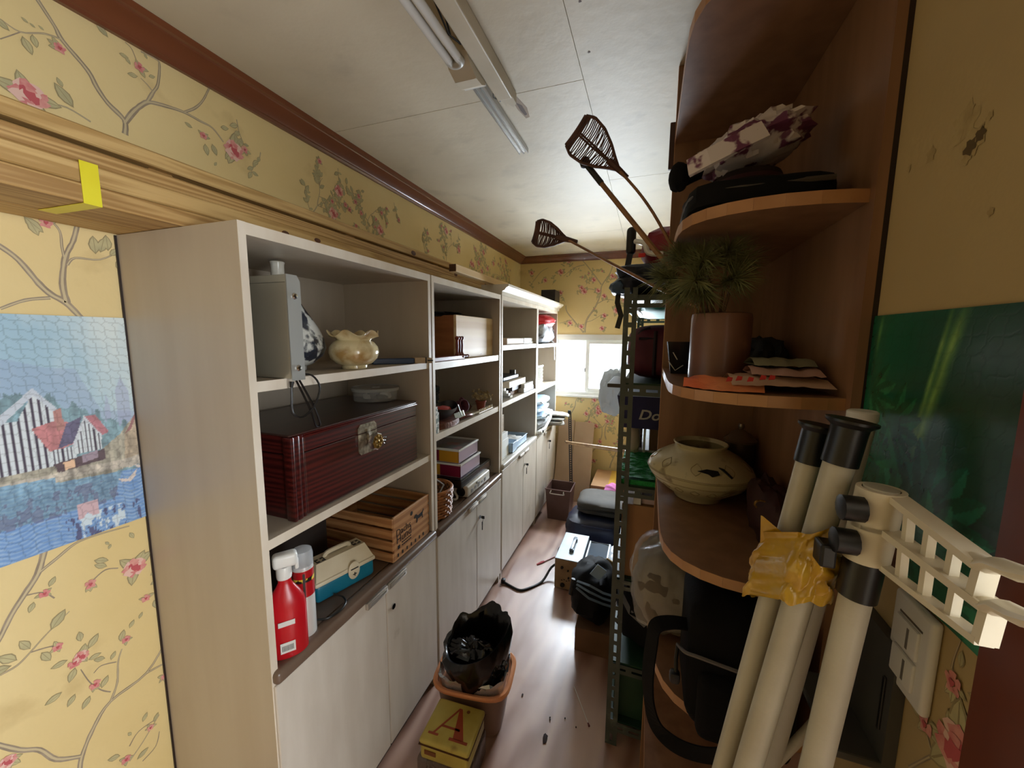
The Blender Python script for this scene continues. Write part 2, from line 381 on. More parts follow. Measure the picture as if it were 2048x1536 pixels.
def cabinet(label, y0, y1, top, shelves, counter, split, keys, cornice_top=False, shelf_z=.026):
    M_counter = M_counter_pale if cornice_top else M_counter_brown
    t = thing('office_cabinet', label, 'cabinet', (XF, y0, 0), 'office cabinets')
    th = .019
    for (a, b) in ((y0, y0 + th), (y1 - th, y1)):
        p = B().box((XBK, a, 0), (XF - .001, b, top)).obj('side_panel', M_lam, t)
        B().box((XF - .001, a, .06), (XF, b, top)).obj('edge_strip', M_edge, p)
    B().box((XBK, y0 + th, .0), (XBK + .008, y1 - th, top)).obj('back_panel', M_lam, t)
    p = B().box((XBK + .008, y0 + th, top - .028), (XF - .001, y1 - th, top - .0005)).obj('top_panel', M_lam, t)
    B().box((XF - .001, y0 + th, top - .028), (XF, y1 - th, top - .0005)).obj('edge_strip', M_edge, p)
    for z in shelves:
        p = B().box((XBK + .008, y0 + th, z - shelf_z), (XF - .006, y1 - th, z)).obj('shelf', M_lam, t)
        B().box((XF - .006, y0 + th, z - shelf_z), (XF - .004, y1 - th, z)).obj('edge_strip', M_edge, p)
    p = B().box((XBK + .008, y0 + th, counter - .03), (XF - .03, y1 - th, counter)).obj('counter_board', M_counter, t)
    B().rbox((XF - .03, y0 + .003, counter - .036), (XF + .018, y1 - .003, counter + .002), .012, 3).obj('counter_edge', M_counter, p, smooth=True)
    B().box((XBK + .01, y0 + th, .07), (XF - .03, y1 - th, .09)).obj('bottom_board', M_lam, t)
    B().box((XF - .04, y0 + th, 0), (XF - .025, y1 - th, .07)).obj('plinth', M_dark, t)
    for k, (a, b) in enumerate(((y0 + .003, split - .0015), (split + .0015, y1 - .003))):
        d = B().rbox((XF - .012, a, .062), (XF + .008, b, counter - .038), .0025, 1).obj('door', M_door_lam, t)
        ha, hb = (b - .112, b - .002) if k == 0 else (a + .002, a + .112)
        zt = counter - .034
        h = B().rbox((XF + .006, ha, zt - .026), (XF + .022, hb, zt - .001), .004, 2).box((XF + .0215, ha + .012, zt - .019), (XF + .0235, hb - .012, zt - .009))
        h.obj('handle', mat('handle_metal', (196, 190, 182), .35, .6), d, smooth=True)
        if k == 1:
            yy = a + .035; zz = counter - .15
            l = B().cyl((XF + .008, yy, zz), (XF + .013, yy, zz), .011, n=16).obj('lock', M_chrome, d, smooth=True)
            if keys:
                kb = B().cyl((XF + .013, yy, zz), (XF + .03, yy, zz), .0025, n=6).rbox((XF + .02, yy - .002, zz - .008), (XF + .04, yy + .002, zz + .010), .002)
                kb.obj('key', M_black, d)
                B().rbox((XF + .022, yy - .001, zz - .05), (XF + .026, yy + .011, zz - .028), .003).cyl((XF + .024, yy + .005, zz - .05), (XF + .024, yy + .004, zz - .078), .003, n=6) \
                    .tube([(XF + .03, yy, zz), (XF + .028, yy + .006, zz - .018), (XF + .024, yy + .006, zz - .03)], .0012, 5).obj('spare_key', M_black, d)
    if cornice_top:
        xk = -1.03
        poly = [(xk, top + .0005), (XF, top + .0005), (XF + .002, top + .026), (XF + .02, top + .034), (XF + .03, top + .046), (XF + .044, top + .054), (XF + .046, top + .068), (xk, top + .068)]
        B().prism([(x, z) for x, z in poly], 1, y0 - .002, y1 + (.06 if cornice_top == 2 else .0)).obj('crown', M_cornw, t, smooth=25)
    return t
cab1 = cabinet('near grey-beige office cabinet holding the dark red wooden chest', .645, 1.460, 1.921, (1.55, 1.14), .780, 1.10, False)
cab2 = cabinet('second grey-beige cabinet, with the wicker basket and stacked clear boxes inside', 1.470, 2.288, 1.921, (1.546, 1.219), .772, 1.905, True, shelf_z=.032)
cab3 = cabinet('third cabinet with white moulded top, holding pale boxes and a blue tray', 2.306, 3.134, 1.921, (1.606, 1.228), .815, 2.765, True, 1, shelf_z=.032)
cab4 = cabinet('farthest cabinet beside the window, holding the red and grey backpack', 3.140, 3.87, 1.921, (1.600, 1.212), .815, 3.50, True, 2, shelf_z=.032)
B().box((XL + .0006, .6405, 0), (XL + .005, .6446, 1.92)).obj('shadow_gap_strip', M_dark, cab1)  # dark strip standing in for the shade in the gap by the wall

# ================================================================== rounded wooden corner shelf
M_shelf = mat('shelf_beech', (142, 106, 80), .38, col2=(124, 90, 66), scale=4, stretch=(6, 6, .8), detail=6)
M_shelf_edge = mat('shelf_edge', (182, 136, 94), .4, col2=(166, 118, 78), scale=12)
M_gap = M_dark
cs = thing('corner_shelf', 'tall brown wooden corner shelf with rounded shelves at the right wall', 'shelf', (.2, 1.1, 0))
B().box((.318, .780, 0), (.332, 1.40, ZC - .002)).obj('side_panel', M_shelf, cs)
B().box((.045, 1.38, 0), (.318, 1.398, ZC - .002)).obj('back_panel', M_shelf, cs)
B().box((.043, 1.379, 0), (.045, 1.3985, ZC - .002)).obj('edge_strip', M_shelf_edge, cs)
plan = [(.3175, 1.38), (.045, 1.38), (.045, .99), (.0465, .93), (.052, .888), (.066, .85), (.088, .822), (.118, .801), (.155, .787), (.2, .780), (.25, .782), (.29, .789), (.3175, .797)]
CSZ = {'a': 2.285, 'b': 1.902, 'c': 1.565, 'd': 1.208, 'e': .90, 'f': .45}
def inset(pl, d): return [(x + (d if i in (1, 2, 3) else d * .6 if i < 7 and i > 0 else 0), y + (d if i > 3 else 0)) for i, (x, y) in enumerate(pl)]
for k, z in CSZ.items():
    s = B().prism(plan, 2, z - .02, z).obj('shelf', M_shelf, cs)
    rim = plan[1:]
    e = B()
    for (x0, y0), (x1, y1) in zip(rim[:-1], rim[1:]):
        dx, dy = x1 - x0, y1 - y0; L_ = math.hypot(dx, dy); nx, ny = dy / L_, -dx / L_
        if nx > 0 and ny > 0: nx, ny = -nx, -ny
        if (nx * (.2 - x0) + ny * (1.1 - y0)) > 0: nx, ny = -nx, -ny
        e.add([(x0, y0, z - .0205), (x1, y1, z - .0205), (x1 + nx * .0012, y1 + ny * .0012, z - .0205), (x0 + nx * .0012, y0 + ny * .0012, z - .0205),
               (x0, y0, z + .0004), (x1, y1, z + .0004), (x1 + nx * .0012, y1 + ny * .0012, z + .0004), (x0 + nx * .0012, y0 + ny * .0012, z + .0004)],
              [(0, 1, 2, 3), (7, 6, 5, 4), (0, 4, 5, 1), (1, 5, 6, 2), (2, 6, 7, 3), (3, 7, 4, 0)])
    e.obj('edge_strip', M_shelf_edge, s)
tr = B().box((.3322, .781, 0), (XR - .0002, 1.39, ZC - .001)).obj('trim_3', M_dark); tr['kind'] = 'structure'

# ================================================================== slotted steel rack
M_rack = mat('rack_green_grey', (84, 92, 87), .45, .2, col2=(68, 76, 72), scale=9, spots=((118, 126, 118), 14, .62, .75))
M_rack_green = mat('rack_board_green', (34, 70, 48), .5, col2=(26, 56, 38), scale=8)
rack = thing('steel_rack', 'dark green-grey slotted steel rack standing behind the corner shelf', 'rack', (.1, 2.2, 0))
def slotted(b, o, u, v, wdt, length, t=.002, pitch=.05, sl=.032, sw=.011, off=.01):
    """perforated strip: o corner, u = long direction, v = width direction (unit vectors)"""
    o = Vector(o); u = Vector(u); v = Vector(v); n = u.cross(v).normalized()
    def bar(a0, a1, b0, b1):
        vs = [o + u * a + v * c + n * d for d in (0, t) for (a, c) in ((a0, b0), (a1, b0), (a1, b1), (a0, b1))]
        b.add(vs, [(0, 3, 2, 1), (4, 5, 6, 7), (0, 1, 5, 4), (1, 2, 6, 5), (2, 3, 7, 6), (3, 0, 4, 7)])
    c0 = (wdt - sw) / 2 + off * 0; bar(0, length, 0, c0); bar(0, length, c0 + sw, wdt)
    a = 0
    while a < length:
        e = min(a + pitch - sl, length); bar(a, e, c0, c0 + sw); a += pitch
RX0, RX1, RY0, RY1 = -.092, .325, 1.452, 3.0
for (x, sx) in ((RX0, 1), (RX1, -1)):
    for (y, sy) in ((RY0, 1), (RY1, -1)):
        b = B(); slotted(b, (x, y, 0), (0, 0, 1), (sx, 0, 0), .044, 1.84); slotted(b, (x, y, 0), (0, 0, 1), (0, sy, 0), .044, 1.84)
        b.obj('post', M_rack, rack)
RZ = [1.815, 1.50, 1.115, .735, .375, .11]
for z in RZ:
    for (a, u, L_) in (((RX0 + .004, RY0 + .003, z - .046), (1, 0, 0), RX1 - RX0 - .008), ((RX0 + .004, RY1 - .005, z - .046), (1, 0, 0), RX1 - RX0 - .008),
                       ((RX0 + .003, RY0 + .004, z - .046), (0, 1, 0), RY1 - RY0 - .008), ((RX1 - .005, RY0 + .004, z - .046), (0, 1, 0), RY1 - RY0 - .008)):
        b = B(); slotted(b, a, u, (0, 0, 1), .04, L_, pitch=.062, sl=.04, sw=.010); b.obj('beam', M_rack, rack)
    B().box((RX0 + .006, RY0 + .008, z - .008), (RX1 - .006, RY1 - .008 if z < 1.8 else 1.98, z)).obj('rack_board', M_rack_green if z not in (1.815,) else M_rack, rack)

# ================================================================== lumber stacked on the cabinets
M_pine = mat('weathered_pine', (200, 166, 108), .55, col2=(172, 136, 80), scale=3, stretch=(9, .5, 9), wave=('X', 2.4, 14), bump=.25, bscale=14, detail=6, lo=.25, hi=.75)
M_pine2 = mat('weathered_pine_dark', (190, 154, 98), .55, col2=(158, 120, 68), scale=4, stretch=(9, .4, 9), wave=('Z', 2.6, 15), bump=.25, bscale=14, detail=6, lo=.25, hi=.75)
M_pale = mat('fresh_pine', (228, 200, 156), .5, col2=(214, 180, 130), scale=4, stretch=(8, .5, 8), wave=('X', 1.0, 4))
M_knot = mat('pine_knot', (74, 40, 22), .6, col2=(104, 62, 34), scale=40)
M_endgrain = mat('end_grain', (84, 54, 34), .7, col2=(66, 42, 26), scale=30)
Zb = 1.9225
LUM = [ # x0 x1 z0 z1 y0 y1 material label
    (-1.228, -1.075, Zb, Zb + .038, -.25, 3.30, 1, 'wide pine plank at the bottom front of the lumber stack, wrapped by the yellow tape'),
    (-1.340, -1.232, Zb, Zb + .036, -.28, 3.42, 0, 'pine plank at the bottom of the lumber stack, against the wall'),
    (-1.222, -1.078, Zb + .0395, Zb + .078, -.22, 3.36, 0, 'pine plank second from the bottom at the front of the lumber stack'),
    (-1.338, -1.228, Zb + .0395, Zb + .076, -.26, 3.2, 1, 'pine plank second from the bottom, hidden against the wall'),
    (-1.216, -1.088, Zb + .0795, Zb + .112, -.18, 3.45, 1, 'knotty pine plank third from the bottom of the lumber stack'),
    (-1.336, -1.222, Zb + .0795, Zb + .112, -.2, 3.3, 0, 'rear pine plank third from the bottom of the stack'),
    (-1.290, -1.118, Zb + .132, Zb + .166, -.15, 3.72, 0, 'topmost long pine plank with a dark gap under it'),
]
random.seed(4)
for (x0, x1, z0, z1, y0, y1, k, lab) in LUM:
    t = B().rbox((x0, y0, z0), (x1, y1, z1), .003, 1).obj('pine_plank', [M_pine, M_pine2][k], label=lab, cat='plank', group='lumber on the cabinets')
    if x1 > -1.13:
        for q in range(3):
            y = random.uniform(.5, 3.0); zc = random.uniform(z0 + .012, z1 - .012); r = random.uniform(.006, .012)
            B().lathe([(r, 0), (r * .6, .0006), (.0001, .0009)], 10, (x1 + .0001, y, zc), Matrix.Rotation(PI / 2, 4, 'Y') @ Matrix.Scale(1.8, 4, (0, 1, 0))).obj('knot', M_knot, t)
for y in (.0, .62, 1.25, 1.9, 2.6, 3.1):
    B().rbox((-1.285, y, Zb + .1125), (-1.135, y + .05, Zb + .1315), .002, 1).obj('spacer_stick', M_pine2, label='short spacer stick under the topmost plank of the lumber stack', cat='wood strip', group='spacer sticks in the lumber stack')
st = B().rbox((-.985, 1.80, 1.9905), (-.945, 3.80, 2.028), .002, 1).obj('square_batten', M_pale, label='pale fresh square batten lying on top of the far cabinets', cat='batten')
B().box((-.984, 1.7985, 1.9915), (-.946, 1.8002, 2.027)).obj('end_face', M_endgrain, st)
# yellow strapping tape round the lumber overhang
yt = .485
M_ytape = mat('yellow_tape', (236, 226, 60), .35, col2=(224, 210, 44), scale=8)
tp = B(); w = .028
pts = [(-1.0735, yt, Zb + .0795), (-1.0735, yt, Zb - .0015), (-1.20, yt - .004, Zb - .0015), (-1.2285, yt - .006, Zb - .0015)]
tp.ribbon(pts[:2], w, (1, 0, 0), .0008); tp.ribbon([(-1.0728, yt, Zb - .0016)] + pts[2:], w, (0, 0, 1), .0006)
tp.obj('yellow_tape', M_ytape, label='bright yellow tape stuck round the overhanging planks', cat='tape')

# ================================================================== things on the near cabinet
M_white = mat('white_plastic', (232, 232, 228), .35)
M_cream = mat('cream_plastic', (226, 214, 186), .4, col2=(214, 200, 168), scale=9)
M_cable = mat('black_cable', (16, 15, 15), .4)
M_paperw = mat('white_paper', (228, 228, 224), .7, col2=(212, 212, 208), scale=8)
M_card = mat('cardboard', (176, 136, 94), .75, col2=(160, 120, 80), scale=6)
def solid(b, name, m, label, cat, group=None, smooth=False): return b.obj(name, m, None, smooth, label=label, cat=cat, group=group)

# silver amplifier-like case standing on end
M_silver = mat('champagne_metal', (176, 172, 156), .35, .55, col2=(164, 158, 140), scale=3)
M_silver2 = mat('light_metal_flange', (190, 192, 188), .32, .5)
t = thing('metal_case', 'champagne silver metal case standing upright on the top shelf of the near cabinet', 'case', (-.92, .76, 1.5505))
B().rbox((-1.10, .739, 1.5505), (-.866, .778, 1.815), .004).obj('body', M_silver, t, smooth=True)
B().box((-1.1, .7382, 1.795), (-.868, .739, 1.7955)).obj('seam', M_black, t)
f = B().prism([(.739, 1.546), (.779, 1.546), (.779, 1.80), (.770, 1.815), (.739, 1.815)], 0, -.866, -.862).obj('end_plate', M_silver2, t)
for z in (1.762, 1.578):
    B().lathe([(.0085, 0), (.0085, .003), (.006, .006), (.0001, .007)], 14, (-.862, .759, z), Matrix.Rotation(PI / 2, 4, 'Y')).obj('screw', M_chrome, f, smooth=True)
c = B()
c.tube([(-.875, .765, 1.56), (-.862, .80, 1.555), (-.852, .815, 1.52), (-.86, .80, 1.47), (-.87, .77, 1.445), (-.875, .745, 1.46), (-.872, .742, 1.50), (-.872, .745, 1.5435)], .0028, 6)
c.tube([(-.87, .757, 1.545), (-.866, .775, 1.50), (-.87, .80, 1.45), (-.895, .835, 1.405), (-.90, .85, 1.400)], .003, 6)
c.tube([(-.867, .764, 1.545), (-.862, .785, 1.50), (-.866, .812, 1.45), (-.89, .845, 1.41), (-.90, .852, 1.4005)], .003, 6)
c.obj('cable', M_cable, t, smooth=True)
B().cyl((-.872, .745, 1.5435), (-.872, .743, 1.528), .006, .004, 8).obj('plug', M_cable, t, smooth=True)

# blue-and-white bottle vase
def vase_mat():
    m = mat('ink_painted_porcelain', (226, 229, 226), .18, col2=(36, 44, 62), scale=17, stretch=(1, 1, .8), detail=8, lo=.52, hi=.58, coat=.5)
    return m
t = thing('bottle_vase', 'white bottle vase painted with dark blue pine trees, behind the metal case', 'vase', (-1.09, .906, 1.5505))
pr = [(.055, 0), (.06, .002), (.06, .014), (.078, .022), (.105, .046), (.114, .072), (.110, .10), (.098, .132), (.078, .17), (.055, .21), (.036, .242), (.026, .268)]
pr = [(r * 1.09, z) for r, z in pr]
B().lathe(pr, 40, (-1.09, .906, 1.5505)).obj('body', vase_mat(), t, smooth=True)
B().lathe([(.0275, .268), (.019, .285), (.0185, .325), (.021, .334), (.018, .336), (.014, .30)], 24, (-1.09, .906, 1.5505)).obj('neck', mat('glazed_white', (222, 220, 210), .2, col2=(200, 196, 182), scale=30), t, smooth=True)

# marbled flower pot with ruffled rim
M_marble = mat('marbled_glaze', (226, 212, 170), .15, col2=(176, 142, 88), scale=16, detail=8, lo=.44, hi=.66, coat=.6)
t = thing('ruffled_flower_pot', 'cream marbled flower pot with a ruffled wavy rim', 'flower pot', (-.955, 1.068, 1.5505))
B().lathe([(.040, 0), (.042, .002), (.042, .012), (.058, .018), (.076, .036), (.0815, .056), (.078, .075), (.066, .090), (.056, .096), (.054, .094), (.06, .06), (.03, .02)], 40, (-.955, 1.068, 1.5505)).obj('body', M_marble, t, smooth=True)
def ruff(r, z, a, j):
    k = [0, .25, .7, 1, .9, .4, 0][j]; w = math.cos(6 * a + .6)
    return (r * (1 + .05 * k * math.sin(6 * a + .6)), z + .011 * k * w)
B().lathe([(.055, .094), (.060, .103), (.072, .113), (.084, .120), (.081, .122), (.066, .112), (.05, .09)], 72, (-.955, 1.068, 1.5505), mod=ruff).obj('rim', M_marble, t, smooth=True)

# blue and wood-coloured spirit level lying skew
A, Bv = Vector((-1.03, 1.247, 1.5505)), Vector((-.868, 1.422, 1.5505)); d = (Bv - A).normalized(); n = Vector((-d.y, d.x, 0))
t = thing('blue_level', 'flat blue bar with pale wooden end sticking out over the shelf edge', 'tool', A)
F = frame(A, d, n, (0, 0, 1)); L_ = (Bv - A).length
B().rbox((0, -.022, 0), (L_ - .075, .022, .022), .003, M=F).obj('body', mat('navy_blue', (34, 58, 96), .4), t)
B().rbox((L_ - .075, -.024, 0), (L_ - .03, .024, .024), .003, M=F).rbox((L_ - .028, -.021, 0), (L_, .021, .022), .004, M=F).obj('end_block', mat('pale_wood_plastic', (190, 170, 142), .5, col2=(170, 148, 118), scale=20), t)
B().box((L_ - .022, -.0245, .009), (L_ + .0008, -.004, .014), M=F).box((L_ - .0315, -.0246, 0), (L_ - .0265, .0246, .0246), M=F).obj('slot', M_black, t)

# dark red wooden chest
M_red = mat('dark_red_lacquer', (84, 26, 22), .3, col2=(50, 14, 14), scale=5, stretch=(1, .6, 9), wave=('Z', 2.2, 7), coat=.35, lo=.2, hi=.8)
M_red_top = mat('dark_red_lacquer_top', (64, 36, 28), .34, col2=(50, 26, 20), scale=4, stretch=(6, .6, 1), coat=.3)
CX0, CX1, CY0, CY1, CZ0, CZ1 = -1.29, -.912, .757, 1.375, 1.1405, 1.392
t = thing('wooden_chest', 'large dark red lacquered wooden chest with a brass lock', 'chest', (-1.1, 1.07, CZ0))
b = B().rbox((CX0, CY0 + .012, CZ0), (CX1 - .012, CY1 - .004, CZ1 - .062), .002, 1); b.rbox((CX1 - .012, CY0 + .052, CZ0 + .004), (CX1 - .002, CY1 - .004, CZ1 - .062), .002, 1); b.obj('body', M_red, t)
lid = B().rbox((CX0, CY0 + .012, CZ1 - .060), (CX1 - .012, CY1 - .004, CZ1 - .006), .002, 1).rbox((CX1 - .012, CY0 + .052, CZ1 - .060), (CX1 - .002, CY1 - .004, CZ1 - .012), .002, 1).obj('lid', M_red, t)
B().rbox((CX0 - .004, CY0, CZ1 - .006), (CX1 + .002, CY1, CZ1), .003, 2).obj('lid_top', M_red_top, lid)
b = B()
for k, (o, h) in enumerate(((.0, .012), (.014, .018), (.034, .014))): b.rbox((CX1 - .03, CY0 + .004 + o, CZ0), (CX1 + .004 - .003 * k, CY0 + .004 + o + h, CZ1 - .007), .005, 2)
b.obj('corner_moulding', M_red, t, smooth=True)
b = B()
for k in range(2): b.rbox((CX1 - .012, CY0 + .05, CZ1 - .018 + k * .006), (CX1 + .0025 - .003 * k, CY1 - .002, CZ1 - .012 + k * .006), .002, 2)
b.obj('top_moulding', M_red, lid, smooth=True)
M_plate = mat('engraved_silver_plate', (188, 178, 160), .32, .8, col2=(120, 110, 96), scale=70, detail=2)
y0, y1, za, zb = 1.022, 1.116, 1.256, 1.362
def plate_poly(a, b2, c, d2, k): return [(a + k, c), (b2 - k, c), (b2, c + k), (b2, d2 - k), (b2 - k, d2), (a + k, d2), (a, d2 - k), (a, c + k)]
hp = B().prism(plate_poly(y0, y1, za, CZ1 - .064, .012)[0:4] + [(y1, CZ1 - .0635), (y0, CZ1 - .0635), (y0, za + .012)], 0, CX1 - .002, CX1 + .0005).obj('hasp_plate', M_plate, t)
B().prism([(y0, CZ1 - .0605), (y1, CZ1 - .0605), (y1, zb - .012), (y1 - .012, zb), (y0 + .012, zb), (y0, zb - .012)], 0, CX1 - .002, CX1 + .0005).rbox((CX1 + .0005, 1.06, 1.325), (CX1 + .006, 1.078, 1.343), .002).rbox((CX1 + .001, 1.064, 1.300), (CX1 + .007, 1.074, 1.33), .002).obj('hasp_plate', M_plate, lid)
M_brass = mat('brass', (186, 152, 84), .3, .9, col2=(120, 92, 44), scale=120, detail=2)
kn = B().lathe([(.012, 0), (.014, .006), (.024, .014), (.031, .020), (.031, .034), (.026, .037), (.0001, .036)], 8, (CX1 + .0005, 1.076, 1.298), Matrix.Rotation(PI / 2, 4, 'Y')).obj('lock', M_chrome, t, smooth=20)
b = B().lathe([(.027, 0), (.027, .001), (.0001, .0012)], 8, (CX1 + .0372, 1.076, 1.298), Matrix.Rotation(PI / 2, 4, 'Y'))
for k in range(8):
    a = 2 * PI * k / 8
    b.lathe([(.006, 0), (.005, .002), (.0001, .003)], 8, (CX1 + .038, 1.076 + .017 * math.cos(a), 1.298 + .017 * math.sin(a)), Matrix.Rotation(PI / 2, 4, 'Y'))
b.lathe([(.008, 0), (.006, .002), (.0001, .004)], 6, (CX1 + .038, 1.076, 1.298), Matrix.Rotation(PI / 2, 4, 'Y'))
b.obj('brass_rosette', M_brass, kn)
ky = B().cyl((CX1 + .020, 1.10, 1.293), (CX1 + .022, 1.122, 1.290), .0022, n=6)
for k in range(3):
    a = k * 2.1 + .3; cc = Vector((CX1 + .023, 1.130 + .006 * math.cos(a), 1.289 + .007 * math.sin(a)))
    ky.tube([cc + Vector((0, .006 * math.cos(q), .006 * math.sin(q))) for q in [i * PI / 5 for i in range(11)]], .0016, 5)
ky.obj('key', M_chrome, kn)

# round clear container on the chest
M_clear = film('clear_plastic', (225, 228, 226), .22, .1, .0)
M_clear_rim = film('clear_plastic_rim', (222, 222, 216), .5, .1, .0)
cc = (-1.09, 1.335, CZ1 + .0005)
t = thing('clear_container', 'round clear plastic container with lid on top of the red chest', 'container', cc)
B().lathe([(.085, 0), (.088, .002), (.092, .043), (.090, .043), (.086, .003)], 36, cc).obj('tub', M_clear, t, smooth=True)
B().lathe([(.097, .042), (.099, .046), (.099, .054), (.094, .056), (.09, .052), (.02, .052), (.016, .058), (.0001, .059)], 36, cc).obj('lid', M_clear_rim, t, smooth=True)
random.seed(2)
for k in range(7):
    a = random.uniform(0, 6.28); r = random.uniform(0, .05)
    solid(soft((cc[0] + r * math.cos(a), cc[1] + r * math.sin(a), cc[2] + .0035), (.05, .03, .022 + .012 * random.random()), .7, .1, 2, k, 8), 'small_part',
          [mat('dark_bits', (52, 46, 44), .5), mat('pale_bits', (190, 180, 168), .5)][k % 2], 'small dark and pale loose part inside the round clear container', 'part', 'bits in the clear container', True)

# crate with slats and printed end
M_crate = mat('crate_wood', (196, 146, 96), .6, col2=(170, 118, 72), scale=5, stretch=(3, 3, 9), wave=('Z', 1.2, 4))
M_print = mat('black_print', (22, 18, 16), .6)
KX0, KX1, KY0, KY1, KZ0 = -1.30, -.896, 1.165, 1.428, .783
t = thing('wooden_crate', 'slatted wooden crate printed with a black dog on its end', 'crate', ((KX0 + KX1) / 2, (KY0 + KY1) / 2, KZ0))
KZ1 = .965
B().rbox((KX1 - .01, KY0 + .008, KZ0), (KX1, KY1 - .008, KZ1), .002, 1).obj('end_board', M_crate, t)
B().rbox((KX0, KY0 + .008, KZ0), (KX0 + .01, KY1 - .008, KZ1), .002, 1).obj('end_board', M_crate, t)
for (a, b2) in ((KY0, KY0 + .008), (KY1 - .008, KY1)):
    for k in range(4):
        z = KZ0 + .002 + k * .047
        B().rbox((KX0, a, z), (KX1 - .0, b2, z + .037), .002, 1).obj('slat', M_crate, t)
for k in range(5): B().box((KX0 + .011, KY0 + .01 + k * .048, KZ0 + .001), (KX1 - .011, KY0 + .054 + k * .048, KZ0 + .006)).obj('bottom_slat', M_crate, t)
pr_ = B(); FX = KX1 + .0006
Fp = frame((FX, 0, 0), (0, 1, 0), (0, 0, 1), (1, 0, 0))
for (txt, y, z, s_) in (('Dachs', KY0 + .072, KZ0 + .110, .040), ('Hund', KY0 + .074, KZ0 + .082, .046), ('BORN TO DIG', KY0 + .086, KZ0 + .055, .0105), ('A GOOD BOX', KY0 + .086, KZ0 + .043, .0095)):
    if s_ < .02: continue
    v, f_ = text_mesh(txt, s_, Fp @ Matrix.Translation((y, z, 0)), .0002); pr_.add(v, f_)
for q, (za_, nn) in enumerate(((KZ0 + .057, 6), (KZ0 + .045, 6))):            # two illegible small lines as short dashes
    for k in range(nn): pr_.box((FX - .0002, KY0 + .058 + k * .011, za_), (FX + .0002, KY0 + .066 + k * .011, za_ + .006))
pr_.box((FX - .0002, KY0 + .03, KZ0 + .043), (FX + .0002, KY0 + .045, KZ0 + .058))
for k in range(7): pr_.box((FX - .0002, KY0 + .028 + k * .03, KZ0 + .012), (FX + .0002, KY0 + .036 + k * .03, KZ0 + .026))
dog = [(.0, .030), (.006, .040), (.016, .042), (.022, .036), (.030, .030), (.060, .034), (.070, .044), (.074, .042), (.066, .028), (.064, .022), (.066, .004), (.060, .004), (.058, .016), (.034, .014), (.028, .016), (.022, .0), (.016, .0), (.018, .016), (.014, .026), (.004, .026)]
pr_.prism([(KY0 + .145 + u, KZ0 + .092 + v * .95) for u, v in dog], 0, FX - .0002, FX + .0002)
pr_.lathe([(.009, 0), (.0001, .0002)], 18, (FX - .0001, KY0 + .128, KZ0 + .150), Matrix.Rotation(PI / 2, 4, 'Y'))
pr_.obj('printed_lettering', M_print, t)

# first-aid box
Pa, Pb = Vector((-.985, .885, .7825)), Vector((-.925, 1.085, .7825)); d = (Pb - Pa).normalized(); n = Vector((-d.y, d.x, 0)); F = frame(Pa, d, n, (0, 0, 1)); W_, D_ = .215, .115
t = thing('first_aid_box', 'cream and teal first-aid box with carrying handle and oval clasp', 'box', Pa)
B().rbox((0, 0, 0), (W_, D_, .062), .012, 3, F).obj('base', mat('teal_plastic', (28, 122, 148), .35, col2=(22, 108, 134), scale=6), t, smooth=True)
lid = B().rbox((-.004, -.004, .058), (W_ + .004, D_ + .004, .074), .006, 2, F).add(*(lambda pts: ([F @ Vector(p) for p in pts], [(0, 1, 5, 4), (1, 2, 6, 5), (2, 3, 7, 6), (3, 0, 4, 7), (4, 5, 6, 7)]))(
    [(.0, .0, .07), (W_, .0, .07), (W_, D_, .07), (0, D_, .07), (.018, .03, .122), (W_ - .018, .03, .122), (W_ - .018, D_ - .03, .122), (.018, D_ - .03, .122)])).obj('lid', M_cream, t, smooth=30)
hb = B().tube([F @ Vector(p) for p in ((.062, .06, .121), (.066, .058, .130), (.08, .056, .135), (W_ - .08, .056, .135), (W_ - .066, .058, .130), (W_ - .062, .06, .121))], .008, 8).obj('handle', M_cream, lid, smooth=True)
B().rbox((.024, .034, .1215), (.055, .06, .1228), .001, 1, F).rbox((W_ - .055, .04, .1215), (W_ - .024, .07, .1228), .001, 1, F).obj('label_patch', mat('faded_black_label', (58, 56, 50), .5), lid)
b = B().rbox((.028, .044, .1228), (.05, .050, .1233), .0005, 1, F).rbox((.036, .036, .1228), (.042, .058, .1233), .0005, 1, F).rbox((W_ - .05, .052, .1228), (W_ - .028, .058, .1233), .0005, 1, F).rbox((W_ - .042, .044, .1228), (W_ - .036, .066, .1233), .0005, 1, F); b.obj('cross_mark', M_cream, lid)
Fc = F @ Matrix.Translation((W_ * .6, -.006, .062)) @ Matrix.Rotation(PI / 2, 4, 'X')
cl = B().lathe([(.020, 0), (.022, .003), (.018, .006), (.0001, .007)], 24, M=Fc @ Matrix.Scale(1.45, 4, (0, 1, 0))).obj('clasp', M_cream, t, smooth=True)
b = B(); b.box((-.014, .006, .0065), (.014, .010, .0075), Fc).box((-.007, -.014, .0060), (.007, -.0105, .0070), Fc).box((-.0018, -.019, .0060), (.0018, -.0055, .0071), Fc); b.obj('clasp_mark', M_print, cl)
cord = B().tube([(-.93, .832, .7862), (-.905, .85, .7862), (-.895, .89, .7862), (-.905, .925, .7862), (-.935, .945, .7862), (-.96, .93, .80)], .003, 6)
solid(cord, 'cord_loop', M_cable, 'loop of thin black cord beside the first-aid box', 'cord', smooth=True)

